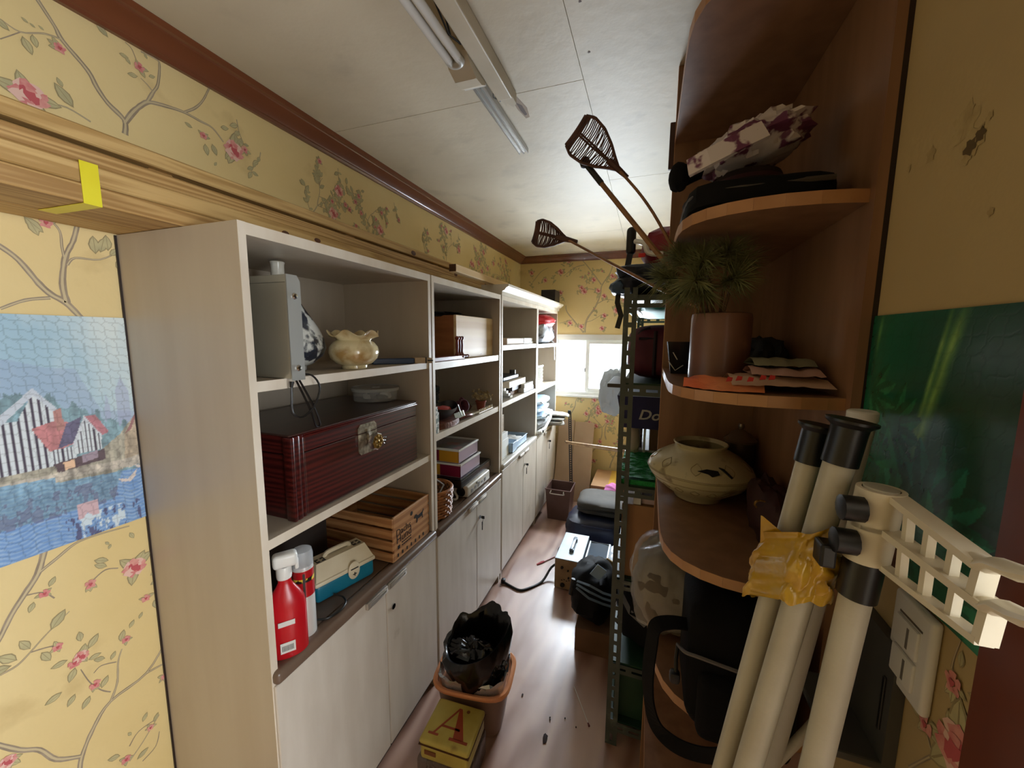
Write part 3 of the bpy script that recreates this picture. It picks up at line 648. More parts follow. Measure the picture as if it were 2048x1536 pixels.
# aerosol can
cc = (-.925, .788, .7825)
t = thing('aerosol_can', 'red and white aerosol can with clear cap on the near counter', 'spray can', cc)
B().lathe([(.027, 0), (.0285, .003), (.0285, .208), (.026, .216)], 28, cc).obj('body', mat('can_white', (222, 220, 216), .25, .2), t, smooth=True)
B().lathe([(.0288, .126), (.0288, .207)], 28, cc).obj('red_band', mat('can_red', (176, 28, 34), .25), t, smooth=True)
B().lathe([(.0289, .172), (.0289, .184)], 28, cc).obj('label_band', mat('can_label', (226, 196, 62), .3, col2=(40, 34, 30), scale=60, detail=1, lo=.48, hi=.52), t, smooth=True)
Fk = rotz(cc, -38); B().box((.0284, -.003, .01), (.0296, .003, .20), M=Fk).obj('straw', mat('dark_straw', (46, 40, 40), .4), t)
B().lathe([(.0287, .21), (.0287, .25), (.026, .262), (.019, .266), (.0001, .267)], 28, cc).obj('cap', film('clear_cap', (222, 226, 230), .45, .15, 0), t, smooth=True)
# red trigger spray bottle, half hidden behind the cabinet side
cc = (-.912, .718, .7825)
t = thing('red_spray_bottle', 'red cleaner bottle with white trigger head at the near end of the counter', 'bottle', cc)
Sq = Matrix.Rotation(math.radians(-38), 4, 'Z') @ Matrix.Scale(.62, 4, (1, 0, 0))
B().lathe([(.046, 0), (.049, .004), (.049, .135), (.045, .158), (.034, .180), (.022, .198), (.016, .210), (.016, .225)], 28, cc, Sq).obj('body', mat('bottle_red', (196, 26, 36), .28, col2=(180, 18, 30), scale=5), t, smooth=True)
B().lathe([(.018, .222), (.019, .228), (.019, .25), (.016, .256)], 20, cc).obj('collar', M_white, t, smooth=True)
b = B().rbox((-.018, -.026, .254), (.018, .034, .292), .010, 3, rotz(cc, -35)).rbox((-.008, .026, .238), (.008, .036, .27), .004, 2, rotz(cc, -35)); b.obj('trigger_head', M_white, t, smooth=True)
Fb = rotz(cc, -38)
B().box((.0306, -.02, .02), (.0316, .016, .05), Fb).obj('label', M_paperw, t); B().box((.0306, -.022, .098), (.0316, .018, .112), Fb).obj('label', M_paperw, t)
b = B()
for k in range(9): b.box((.0314, -.016 + k * .0032, .026), (.0320, -.0145 + k * .0032, .042), Fb)
b.obj('barcode', M_print, t)
# dark box behind the first-aid box
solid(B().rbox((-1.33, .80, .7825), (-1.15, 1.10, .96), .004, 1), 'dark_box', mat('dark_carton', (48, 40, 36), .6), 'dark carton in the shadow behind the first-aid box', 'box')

# ================================================================== things in the second cabinet
M_pinebox = mat('pale_box_wood', (224, 196, 152), .5, col2=(206, 170, 120), scale=4, stretch=(4, 1, 4), wave=('Z', .8, 4))
M_boxside = mat('orange_box_wood', (150, 92, 48), .5, col2=(128, 74, 36), scale=4, stretch=(1, 4, 8))
t = thing('wooden_box', 'pale wooden box with an orange-brown side on the top shelf of the second cabinet', 'box', (-1.1, 2.0, 1.5465))
B().box((-1.33, 1.775, 1.5465), (-.95, 1.783, 1.770)).box((-1.33, 2.25, 1.5465), (-.95, 2.258, 1.770)).box((-1.33, 1.783, 1.5465), (-1.32, 2.25, 1.770)).box((-1.32, 1.783, 1.5465), (-.95, 2.25, 1.556)).obj('body', M_boxside, t)
B().rbox((-.95, 1.775, 1.5465), (-.935, 2.264, 1.772), .002, 1).obj('front_board', M_pinebox, t)
B().box((-.935, 2.08, 1.560), (-.9342, 2.09, 1.563)).obj('nail_mark', M_black, t)
solid(soft((-1.12, 1.9, 1.7565), (.3, .3, .035), .7, .2, 3, 5, 12), 'dark_cloth', mat('black_cloth', (22, 20, 22), .9), 'dark cloth lying in the top of the wooden box', 'cloth', smooth=True)
# turned wooden stand
M_maho = mat('turned_mahogany', (124, 52, 34), .35, col2=(98, 36, 24), scale=8)
t = thing('turned_wooden_stand', 'small reddish wooden stand with three turned spindles, in front of the pale wooden box', 'stand', (-.915, 1.65, 1.5465))
B().rbox((-.933, 1.50, 1.5465), (-.899, 1.80, 1.568), .003).obj('base', M_maho, t)
for k in range(3):
    B().lathe([(.009, 0), (.012, .004), (.007, .010), (.006, .018), (.0075, .05), (.006, .075), (.011, .082), (.012, .088), (.008, .094), (.0001, .096)], 12, (-.914, 1.745 + k * .026, 1.568)).obj('spindle', M_maho, t, smooth=True)
    B().lathe([(.010, 0), (.010, .006), (.006, .012), (.010, .018), (.010, .026)], 10, (-.8985 - .006, 1.808 + k * .018, 1.5605), Matrix.Rotation(PI / 2, 4, 'X')).obj('turned_foot', M_maho, t, smooth=True)
# second shelf clutter
M_dkgreen = mat('dark_woven', (44, 54, 58), .7, col2=(28, 36, 40), scale=40)
def basket(name, label, cat, c, r0, r1, h, m, n=28, rows=7, m2=None, sc=(1, 1)):
    t = thing(name, label, cat, c); S = Matrix.Scale(sc[0], 4, (1, 0, 0)) @ Matrix.Scale(sc[1], 4, (0, 1, 0))
    B().lathe([(r0 * .96, .003), (r1 * .96, h * .98), (r1 * .94, h * .98), (r0 * .93, .006)], n, c, S).obj('wall', m, t, smooth=True)
    w = B()
    for j in range(rows):
        z = h * (j + .5) / rows; r = r0 + (r1 - r0) * z / h; ph = (j % 2) * PI
        w.tube([Vector(c) + S @ Vector(((r + .0035 * math.cos(n / 2 * a * 1.0 + ph)) * math.cos(a), (r + .0035 * math.cos(n / 2 * a + ph)) * math.sin(a), z)) for a in [2 * PI * k / (n * 2) for k in range(n * 2 + 1)]], h / rows * .48, 5, False)
    w.obj('weave', m2 or m, t, smooth=True)
    B().tube([Vector(c) + S @ Vector((r1 * math.cos(a), r1 * math.sin(a), h)) for a in [2 * PI * k / n for k in range(n + 1)]], h / rows * .55, 6, False).obj('rim', m2 or m, t, smooth=True)
    return t
basket('dark_basket', 'dark green-grey woven basket at the back of the second cabinet', 'basket', (-1.21, 1.86, 1.2195), .085, .10, .15, M_dkgreen, 20, 8)
# plain plush toy, half hidden behind the cabinet side
t = thing('plush_toy', 'small round white and blue plush toy at the left of the second cabinet', 'toy', (-1.09, 1.56, 1.2195))
soft((-1.09, 1.56, 1.2195), (.10, .10, .10), .9, .03, 2, 1, 12).obj('body', mat('blue_plush', (40, 70, 120), .9), t, True)
soft((-1.09, 1.555, 1.312), (.12, .11, .10), .95, .02, 2, 2, 12, flat=False).obj('head', mat('white_plush', (214, 206, 200), .9), t, True)
soft((-1.04, 1.60, 1.305), (.035, .03, .03), 1, .02, 2, 3, 8).obj('hand', mat('white_plush', (214, 206, 200), .9), t, True)
soft((-1.05, 1.54, 1.252), (.05, .08, .03), .9, .05, 2, 4, 8).obj('scarf', mat('red_plush', (170, 50, 46), .9), t, True)
# dark boat-shaped bowl
cc = (-.985, 1.70, 1.2485); S = Matrix.Rotation(math.radians(8), 4, 'Z') @ Matrix.Scale(.55, 4, (1, 0, 0))
t = thing('dark_bowl', 'dark oval bowl holding a red cloth on the second shelf', 'bowl', cc)
B().lathe([(.05, 0), (.09, .012), (.125, .034), (.135, .052), (.131, .052), (.118, .034), (.08, .016)], 32, cc, S, mod=lambda r, z, a, j: (r, z + (.018 * math.sin(a) ** 2 if j > 2 and j < 5 else 0))).obj('body', mat('dark_bowl_glaze', (54, 46, 44), .4, col2=(36, 30, 30), scale=8), t, smooth=True)
solid(soft((-.985, 1.68, 1.268), (.09, .15, .04), .7, .12, 2.5, 9, 10), 'red_cloth', mat('faded_red_cloth', (176, 66, 56), .9), 'faded red cloth bundled in the dark oval bowl', 'cloth', smooth=True)
solid(B().rbox((-.016, -.04, 0), (.016, .04, .004), .002, M=frame((-.915, 1.762, 1.257), (-.35, 0, .93), (.18, .97, .1), (.9, -.2, .35))).rbox((-.030, -.002, -.001), (.030, .002, .005), .001, M=frame((-.914, 1.762, 1.283), (-.35, 0, .93), (.18, .97, .1), (.9, -.2, .35))), 'silver_packet', mat('silver_foil', (196, 204, 206), .25, .5), 'pale silver packet leaning on the dark bowl', 'packet')
# carved wooden tray with handle
t = thing('carved_wooden_tray', 'carved reddish wooden tray with a curled handle at the shelf front', 'tray', (-.945, 1.66, 1.2195))
cpl = []
for k in range(25):
    a = 2 * PI * k / 24; cpl.append((.055 * math.cos(a), .135 * math.sin(a)))
B().prism([(-.955 + x, 1.668 + y) for x, y in cpl[:-1]], 2, 1.2195, 1.247).obj('body', mat('carved_wood', (126, 66, 40), .45, col2=(84, 40, 24), scale=26, bump=.6, bscale=60), t, smooth=30)
B().tube([(-.935, 1.79, 1.236), (-.915, 1.84, 1.238), (-.905, 1.88, 1.236), (-.91, 1.90, 1.228)], [.014, .012, .010, .006], 10).obj('handle', M_maho, t, smooth=True)
# patterned small box at the left front
solid(B().rbox((-.93, 1.4905, 1.2195), (-.893, 1.512, 1.345), .003).rbox((-.925, 1.512, 1.2195), (-.895, 1.526, 1.318), .003), 'patterned_pack', mat('speckled_pack', (214, 214, 204), .5, col2=(80, 96, 84), scale=70, detail=1, lo=.45, hi=.55), 'narrow speckled pack standing at the left front of the second shelf', 'box')
# purple shell ornament
t = thing('mug', 'small dusty purple mug lying on its side on the second shelf', 'mug', (-1.0, 1.95, 1.2195))
Mm = Matrix.Rotation(math.radians(72), 4, 'Y') @ Matrix.Rotation(.3, 4, 'X')
B().lathe([(.030, 0), (.034, .004), (.036, .075), (.033, .077), (.030, .06), (.028, .01)], 24, (-1.03, 1.94, 1.2555), Mm).obj('body', mat('dusty_purple', (116, 66, 78), .5), t, smooth=True)
B().tube([Vector((-1.0, 1.94, 1.262)) + Vector((.012 * math.cos(a), .02, .03 + .02 * math.sin(a))) for a in [PI * k / 8 for k in range(9)]], .005, 6).obj('handle', mat('dusty_purple', (116, 66, 78), .5), t, smooth=True)
# terracotta pot with dried flowers
cc = (-.955, 2.125, 1.2195)
t = thing('dried_flower_pot', 'small terracotta pot with pale dried flowers on the second shelf', 'flower pot', cc)
B().lathe([(.022, 0), (.030, .045), (.034, .047), (.034, .056), (.029, .056), (.022, .02)], 20, cc).obj('pot', mat('terracotta', (150, 76, 56), .8), t, smooth=True)
b = B(); random.seed(8)
for k in range(26):
    a = random.uniform(0, 6.28); e = random.uniform(.2, 1.2); d = Vector((math.cos(a) * math.cos(e), math.sin(a) * math.cos(e), math.sin(e))); p0 = Vector(cc) + Vector((0, 0, .05)); p1 = p0 + d * random.uniform(.05, .08)
    b.tube([p0, p1], .0012, 4); s_ = random.uniform(.010, .017); F = frame(p1, d.orthogonal().normalized(), d.cross(d.orthogonal()).normalized(), d)
    b.lathe([(.001, -.006), (s_ * .7, 0), (s_, .004), (s_ * .8, .003)], 6, M=F)
b.obj('dried_flowers', mat('dried_petals', (196, 180, 142), .8, col2=(164, 142, 100), scale=30), t, kind='stuff')
# comb-like white rack
t = thing('white_comb_rack', 'white ribbed plastic strip lying on the second shelf by the flower pot', 'rack', (-.9, 2.1, 1.2195))
B().rbox((-.912, 1.99, 1.2195), (-.904, 2.20, 1.226), .002).obj('base', M_cream, t)
for k in range(10): B().rbox((-.911, 1.995 + k * .021, 1.226), (-.905, 2.004 + k * .021, 1.244), .002, 1).obj('rib', M_cream, t)
solid(B().tube([(-.93, 1.86, 1.226), (-.915, 1.90, 1.232), (-.92, 1.95, 1.228), (-.905, 1.985, 1.232)], [.006, .009, .006, .008], 8), 'white_clip', M_white, 'small bent white clip in front of the purple mug', 'clip', smooth=True)
solid(soft((-1.04, 2.04, 1.2195), (.10, .14, .035), .7, .12, 3, 14, 10), 'brown_cloth', mat('brown_cloth', (88, 56, 46), .9), 'crumpled brown cloth beside the terracotta pot', 'cloth', smooth=True)

# counter of the second cabinet
M_wicker = mat('wicker', (170, 110, 58), .55, col2=(132, 78, 36), scale=40)
basket('wicker_basket', 'round brown wicker basket on the counter of the second cabinet', 'basket', (-1.0, 1.612, .7745), .095, .105, .135, mat('wicker_inner', (96, 60, 34), .7), 36, 9, M_wicker)
solid(B().tube([(-.97, 1.57, .82), (-.93, 1.62, .93), (-.95, 1.56, .985)], .004, 6), 'grey_stick', mat('grey_stick', (150, 148, 142), .5), 'thin grey stick standing in the wicker basket', 'stick', smooth=True)
solid(soft((-1.0, 1.6, .7865), (.15, .15, .06), .7, .1, 3, 21, 10), 'basket_cloth', mat('dark_bits', (52, 46, 44), .5), 'dark bundle inside the wicker basket', 'cloth', smooth=True)
t = thing('white_appliance', 'white household appliance with a round dark socket under the clear boxes', 'appliance', (-1.05, 1.98, .7745))
B().rbox((-1.28, 1.835, .7745), (-.905, 2.15, .838), .010, 3).obj('body', mat('aged_white', (214, 208, 196), .4, col2=(196, 188, 172), scale=8, spots=((110, 104, 96), 22, .60, .7)), t, smooth=True)
B().lathe([(.025, 0), (.027, .003), (.021, .003), (.019, -.004), (.001, -.004)], 20, (-.945, 1.8342, .808), Matrix.Rotation(PI / 2, 4, 'X')).obj('round_socket', M_black, t, smooth=True)
b = B()
for k in range(5): b.rbox((-.9048, 1.88 + k * .045, .79 + .006 * (k % 2)), (-.9035, 1.905 + k * .045, .81 + .004 * (k % 3)), .001, 1)
b.rbox((-.9048, 1.95, .815), (-.9025, 1.965, .83), .001, 1); b.obj('front_marks', mat('grey_print', (120, 116, 112), .5), t)
B().tube([(-.99, 1.83, .80), (-1.0, 1.80, .785), (-.96, 1.79, .778), (-.95, 1.80, .79), (-.98, 1.815, .81), (-1.01, 1.79, .80)], .006, 7).obj('white_cord', M_paperw, t, smooth=True)
solid(B().rbox((-1.24, 1.80, .8385), (-.925, 2.215, .880), .003).rbox((-1.235, 1.805, .880), (-.93, 2.21, .887), .002), 'flat_black_box', mat('black_gloss', (24, 24, 26), .25), 'flat glossy black box under the clear lunch boxes', 'box')
M_mag = mat('magenta_side', (130, 30, 62), .35); M_yel = mat('yellow_side', (214, 158, 44), .35); M_lil = film('lilac_clear', (208, 190, 206), .7, .15, 0)
for k, (z, o) in enumerate(((.8875, .01), (.968, 0))):
    t = thing('clear_lunch_box', ['lower clear-lidded plastic box with yellow and magenta sides', 'upper clear-lidded plastic box with magenta and yellow sides, red inside'][k], 'box', (-1.05, 1.95, z), 'clear lunch boxes')
    x0, x1, y0, y1, h = -1.20, -.955 + o, 1.83, 2.075 + o, .066
    B().box((x0, y0, z), (x0 + .003, y1, z + h)).box((x1 - .003, y0, z), (x1, y1, z + h)).box((x0, y1 - .003, z), (x1, y1, z + h)).box((x0, y0, z), (x1, y1, z + .003)).obj('tub', M_lil, t)
    xm = (x0 + x1) / 2
    B().box((x0, y0, z + .002), (xm, y0 + .002, z + h - .002)).obj('side_block', [M_yel, M_mag][k], t); B().box((xm, y0, z + .002), (x1, y0 + .002, z + h - .002)).obj('side_block', [M_mag, M_yel][k], t)
    b = B()
    for (a0, a1) in (((x0 - .006, y0 - .006), (x1 + .006, y0 + .006)), ((x0 - .006, y1 - .006), (x1 + .006, y1 + .006)), ((x0 - .006, y0 + .006), (x0 + .006, y1 - .006)), ((x1 - .006, y0 + .006), (x1 + .006, y1 - .006))):
        b.rbox((a0[0], a0[1], z + h), (a1[0], a1[1], z + h + .012), .003)
    b.obj('lid_rim', M_white, t, smooth=True)
    B().box((x0 + .006, y0 + .006, z + h + .003), (x1 - .006, y1 - .006, z + h + .006)).obj('lid_pane', film('clear_lid', (230, 226, 226), .25, .08, 0), t)
    solid(soft((xm + .02, 1.96, z + .0035), (.17, .18, .058), .4, .06, 3, 30 + k, 10), 'packed_things', [mat('yellow_packets', (190, 150, 60), .5), mat('red_packets', (190, 52, 50), .5, col2=(96, 74, 60), scale=14, lo=.45, hi=.55)][k], ['mixed yellow packets inside the lower clear box', 'red packets inside the upper clear box'][k], 'packets', smooth=True)

# ================================================================== things in the third and fourth cabinets
M_brown_card = mat('brown_card', (132, 100, 76), .7, col2=(112, 82, 60), scale=7)
M_box_white = mat('box_white', (224, 222, 216), .55, col2=(206, 204, 198), scale=9)
M_bluewhite = mat('pale_blue_plastic', (182, 204, 222), .4, col2=(162, 188, 212), scale=6)
M_blue_pr = mat('blue_print', (96, 116, 180), .5)
Mx = rotz((-.925, 2.36, 1.6065), 12, -8)
solid(B().rbox((-.012, -.035, 0), (.012, .035, .085), .003, M=Mx), 'pink_packet', mat('pale_pink', (224, 198, 206), .6), 'pale pink packet leaning at the left of the third cabinet top shelf', 'packet')
solid(B().rbox((-1.25, 2.47, 1.6065), (-.915, 2.84, 1.652), .003).box((-.9152, 2.51, 1.64), (-.9142, 2.58, 1.644)), 'beige_flat_box', mat('beige_card', (186, 164, 138), .6), 'flat beige box on the top shelf of the third cabinet', 'box')
solid(B().rbox((-1.2, 2.846, 1.6065), (-.915, 3.112, 1.625), .002), 'white_flat_box', M_box_white, 'lower flat white box at the right end of the third cabinet top shelf', 'box')
solid(B().rbox((-1.19, 2.866, 1.6255), (-.92, 3.112, 1.652), .002), 'white_flat_box', M_box_white, 'upper flat white box at the right end of the third cabinet top shelf', 'box')
# stack on the middle shelf
solid(B().rbox((-1.25, 2.66, 1.2285), (-.955, 3.0, 1.262), .003), 'brown_flat_box', M_brown_card, 'flat dark brown box at the bottom of the stack in the third cabinet', 'box')
t = thing('blue_white_box', 'small blue and white printed box at the right of the stacked boxes', 'box', (-.95, 3.0, 1.2285))
B().rbox((-.953, 2.83, 1.2285), (-.905, 3.10, 1.263), .003).obj('body', M_box_white, t); B().box((-.9052, 2.834, 1.231), (-.9042, 3.096, 1.254)).obj('blue_print', M_blue_pr, t)
solid(B().rbox((-1.2, 2.64, 1.2625), (-.935, 2.98, 1.296), .003), 'dark_case', mat('dark_brown_case', (60, 46, 40), .5), 'dark brown case in the middle of the stack in the third cabinet', 'box')
solid(B().rbox((-.932, 2.83, 1.2635), (-.90, 3.06, 1.296), .003), 'white_carton', M_box_white, 'small white carton resting on the blue and white box', 'box')
solid(B().rbox((-1.25, 2.55, 1.2965), (-.925, 2.93, 1.342), .003), 'long_cream_box', mat('cream_card', (214, 198, 174), .6), 'long cream box on top of the stack in the third cabinet', 'box')
t = thing('black_machine', 'black hand machine with a round knob on top of the stacked boxes', 'machine', (-1.05, 2.7, 1.3425))
B().rbox((-1.2, 2.52, 1.3425), (-.96, 2.86, 1.375), .008, 3).obj('body', M_black, t, smooth=True); B().cyl((-1.0, 2.83, 1.375), (-1.0, 2.83, 1.405), .024, n=18).obj('knob', M_black, t, smooth=True)
for k in range(4):
    M_ = rotz((-.93 - .01 * k, 2.42 + .035 * k, 1.2425 + (.03 if k == 1 else .0)), -10 + 8 * k, 20)
    b = B().rbox((-.10, -.016, 0), (.035, .016, .018), .003, M=Matrix.Translation((0, 0, .004 + .022 * (3 - k))) @ rotz((-.935, 2.40 + .045 * k, 1.2285), 6 - 6 * k))
    solid(b, 'metal_rail', mat('brushed_steel', (196, 200, 200), .35, .7), ['topmost steel drawer rail in the pile at the left of the third cabinet', 'second steel drawer rail of the pile in the third cabinet', 'third steel drawer rail of the pile in the third cabinet', 'lowest steel drawer rail, nearest the stacked boxes'][k], 'rail', 'steel rails')
# counter of the third cabinet
solid(B().rbox((-1.2, 2.335, .8155), (-.93, 2.56, .94), .002).rbox((-1.19, 2.34, .94), (-.935, 2.555, .985), .002), 'paper_stack', M_paperw, 'stack of white paper at the left of the third cabinet counter', 'paper')
solid(B().rbox((-1.18, 2.345, .9855), (-.96, 2.54, 1.11), .003), 'tin_canister', mat('rope_wrapped', (172, 150, 120), .7, col2=(120, 98, 74), scale=60, stretch=(1, 1, 4)), 'cord-coloured canister standing on the white paper stack', 'canister')
t = thing('pale_blue_tray', 'pale blue plastic tray of small things on the third cabinet counter', 'tray', (-.98, 2.8, .8155))
def tray(t, x0, x1, y0, y1, z0, h, m, w=.003):
    B().box((x0, y0, z0), (x1, y1, z0 + w)).box((x0, y0, z0), (x0 + w, y1, z0 + h)).box((x1 - w, y0, z0), (x1, y1, z0 + h)).box((x0, y0, z0), (x1, y0 + w, z0 + h)).box((x0, y1 - w, z0), (x1, y1, z0 + h)).obj('tub', m, t)
    B().rbox((x0 - .006, y0 - .006, z0 + h - .004), (x0 + w, y1 + .006, z0 + h), .001, 1).rbox((x1 - w, y0 - .006, z0 + h - .004), (x1 + .006, y1 + .006, z0 + h), .001, 1).rbox((x0 + w, y0 - .006, z0 + h - .004), (x1 - w, y0 + w, z0 + h), .001, 1).rbox((x0 + w, y1 - w, z0 + h - .004), (x1 - w, y1 + .006, z0 + h), .001, 1).obj('rim', m, t)
tray(t, -1.15, -.915, 2.69, 2.95, .8175, .06, M_bluewhite)
solid(soft((-1.0, 2.82, .8215), (.16, .18, .05), .5, .15, 3, 41, 10), 'paper_scraps', M_paperw, 'white paper scraps in the pale blue tray', 'paper', smooth=True)
t = thing('pale_blue_basket', 'second pale blue tray at the left, nearest the paper stack', 'tray', (-.95, 2.58, .8155))
tray(t, -1.12, -.905, 2.575, 2.678, .8175, .075, M_bluewhite)
solid(B().rbox((-.925, 2.60, .8255), (-.912, 2.66, .855), .002), 'brown_packet', M_brown_card, 'small brown packet inside the second pale blue tray', 'packet')
# backpack in the fourth cabinet
t = thing('red_grey_backpack', 'red and grey backpack on the top shelf of the farthest cabinet', 'backpack', (-.98, 3.5, 1.6005))
soft((-1.01, 3.50, 1.6005), (.28, .48, .21), .6, .06, 3, 51, 18).obj('body', mat('grey_nylon', (168, 172, 176), .55, col2=(96, 98, 104), scale=9, lo=.42, hi=.6), t, True)
soft((-.99, 3.50, 1.745), (.28, .44, .12), .7, .09, 3, 52, 16).obj('top_flap', mat('red_nylon', (204, 34, 44), .5, col2=(176, 24, 36), scale=8), t, True)
B().ribbon([(-.895, 3.36, 1.78), (-.88, 3.40, 1.72), (-.885, 3.55, 1.66), (-.88, 3.62, 1.62)], .025, (1, 0, .2)).ribbon([(-.89, 3.62, 1.77), (-.875, 3.66, 1.70), (-.882, 3.58, 1.63)], .022, (1, 0, .2)).obj('straps', M_black, t)
B().ribbon([(-.885, 3.66, 1.62), (-.875, 3.68, 1.60), (-.872, 3.69, 1.52), (-.872, 3.70, 1.44)], .028, (1, 0, 0)).obj('hanging_strap', mat('grey_webbing', (110, 100, 92), .7), t)
# lattice basket
t = thing('white_lattice_basket', 'white plastic lattice basket in the farthest cabinet', 'basket', (-1.05, 3.5, 1.2125))
b = B(); x0, x1, y0, y1, z0, h = -1.2, -.945, 3.22, 3.54, 1.2205, .170
for (pa, pb) in (((x1, y0), (x1, y1)), ((x0, y0), (x0, y1)), ((x0, y0), (x1, y0)), ((x0, y1), (x1, y1))):
    pa, pb = Vector((*pa, 0)), Vector((*pb, 0)); L_ = (pb - pa).length; d = (pb - pa) / L_
    for s_ in (1, -1):
        k = -h
        while k < L_:
            a0 = max(k, 0); a1 = min(k + h, L_)
            za, zb_ = (a0 - k, a1 - k) if s_ > 0 else (h - (a0 - k), h - (a1 - k))
            b.tube([pa + d * a0 + Vector((0, 0, z0 + za)), pa + d * a1 + Vector((0, 0, z0 + zb_))], .0045, 4); k += .032
b.obj('lattice', M_white, t)
b = B()
for z in (z0, z0 + h): b.tube([(x0, y0, z), (x1, y0, z), (x1, y1, z), (x0, y1, z), (x0, y0, z)], .007, 5)
b.obj('rim', M_white, t); B().box((x0, y0, 1.2125), (x1, y1, 1.2165)).obj('base', M_white, t)
# folded pale blue bags and white pads on the far counter
for k, (dx, dy, z, sx, sy, h) in enumerate(((0, 0, 1.037, .27, .44, .062), (-.01, -.02, .974, .28, .46, .055), (.0, .01, .914, .30, .48, .052))):
    t = thing('folded_blue_bag', ['uppermost folded pale blue bag in the farthest cabinet', 'middle folded pale blue bag in the farthest cabinet', 'lowest folded pale blue bag in the farthest cabinet'][k], 'bag', (-1.02 + dx, 3.48 + dy, z), 'folded pale blue bags')
    soft((-1.02 + dx, 3.48 + dy, z), (sx, sy, h), .6, .05, 2, 60 + k, 14).obj('body', mat('pale_blue_fabric', (150, 182, 208), .55, col2=(186, 206, 220), scale=5), t, True)
    B().ribbon([(-.90, 3.34, z + h * .7), (-.875, 3.36 + .03 * k, z + h * .2), (-.868, 3.42, z - .01), (-.872, 3.50, z - .0)], .018, (1, 0, .3)).obj('strap', mat('white_webbing', (214, 220, 224), .6), t)
solid(soft((-1.03, 3.47, .8155), (.30, .5, .095), .6, .06, 2, 66, 12), 'grey_bundle', mat('grey_bundle_cloth', (120, 122, 122), .7, col2=(160, 164, 166), scale=8), 'grey bundle under the folded blue bags', 'bundle', smooth=True)
for k, (x, y, z, r, tl) in enumerate(((-.83, 3.66, .905, 24, 6), (-.86, 3.62, .872, 10, 2), (-.88, 3.60, .842, -4, 0), (-.87, 3.64, .8165, 16, 0))):
    M_ = rotz((x, y, z), r, tl); pl = []
    for q in range(25):
        a = -PI / 2 + PI * q / 24; pl.append((.07 + .05 * math.cos(a), .085 * math.sin(a)))
    pl += [(-.10, .085), (-.10, -.085)]
    t = thing('white_pad', ['topmost rounded white pad with faint print, jutting over the far counter', 'second rounded white pad in the stack on the far counter', 'third rounded white pad in the stack on the far counter', 'lowest rounded white pad on the far counter'][k], 'pad', (x, y, z), 'rounded white pads')
    B().prism(pl, 2, .003, .016, M_).obj('face', M_box_white, t, smooth=30); B().prism([(u * 1.03, v * 1.03) for u, v in pl], 2, 0, .004, M_).obj('rim', mat('dark_rim', (92, 96, 98), .5), t)
    if k == 0:
        b = B()
        for i in range(3):
            for j in range(3): b.box((.02 + j * .022, -.03 + i * .022, .0161), (.036 + j * .022, -.018 + i * .022, .0165), M_)
        b.obj('faint_print', mat('grey_print', (120, 116, 112), .5), t)
t = thing('white_clamp', 'white plastic clamp with a dark bolt at the front of the far counter', 'clamp', (-.86, 3.2, .8205))
b = B().tube([(-.87, 3.16, .835), (-.84, 3.26, .86), (-.83, 3.40, .925), (-.85, 3.52, .97)], .014, 8); b.obj('arm', M_white, t, smooth=True)
B().rbox((-.885, 3.16, .8175), (-.845, 3.26, .85), .008, 3).obj('body', M_white, t, smooth=True); B().cyl((-.846, 3.2, .84), (-.838, 3.2, .84), .012, n=12).obj('bolt', M_black, t)
# black box on the far cabinet top
t = thing('black_speaker_box', 'small dark box standing on the far end of the cabinet tops', 'box', (-.95, 3.8, 1.9895))
B().rbox((-1.02, 3.70, 1.9895), (-.88, 3.90, 2.115), .004).obj('body', mat('aged_black', (44, 40, 42), .5), t)
for z in (2.02, 2.055, 2.085): B().box((-1.0195, 3.6985, z), (-.881, 3.7002, z + .003)).obj('groove', M_black, t)

# ================================================================== by the far wall
M_panel = mat('beige_board', (196, 170, 142), .5, col2=(184, 156, 128), scale=3)
for k, (x0, x1, zt) in enumerate(((-.872, -.705, .80), (-.70, -.500, .785))):
    M_ = frame((0, 3.74, 0), (1, 0, 0), (0, math.cos(.30), -math.sin(.30)), (0, math.sin(.30), math.cos(.30)))
    solid(B().rbox((x0, .0, .003), (x1, .016, zt + .03), .002, 1, M_), 'beige_board', M_panel, ['left of two beige boards leaning on the far wall', 'right of two beige boards leaning on the far wall'][k], 'board', 'leaning beige boards')
t = thing('perforated_strip', 'dark perforated metal strip standing against the beige boards', 'metal strip', (-.655, 3.62, 0))
pa, pb = Vector((-.655, 3.64, .02)), Vector((-.745, 3.90, .89)); u = (pb - pa).normalized(); v = Vector((.98, .1, .0)); v = (v - u * v.dot(u)).normalized()
b = B(); slotted(b, pa - v * .016, u, v, .032, (pb - pa).length, .004, .022, .013, .012); b.obj('strip', mat('dark_steel', (52, 54, 62), .4, .5), t)
B().rbox((pb.x - .02, pb.y - .008, pb.z - .02), (pb.x + .012, pb.y + .006, pb.z + .02), .005).obj('end_cap', M_black, t); B().cyl((-.652, 3.63, .0015), (-.655, 3.64, .03), .014, .010, 10).obj('brass_foot', M_brass, t, smooth=True)
for k in range(2):
    o = Vector((0, 0, -.017 * k)); t = thing('thin_pale_rod', ['upper thin pale rod with a dark tip, reaching into the rack', 'lower thin pale rod, just under the dark-tipped one'][k], 'rod', Vector((-.187, 3.0, .808)) + o, 'thin pale rods')
    B().tube([Vector((-.735, 3.70, .63)) + o, Vector((-.187, 3.0, .808)) + o, Vector((-.04, 2.81, .858)) + o], .008, 8).obj('rod', mat('bamboo', (206, 176, 138), .4, col2=(176, 140, 104), scale=20), t, smooth=True)
    if k == 0: B().cyl((-.735, 3.70, .63), (-.7425, 3.71, .6276), .0085, n=8).obj('dark_tip', M_black, t)
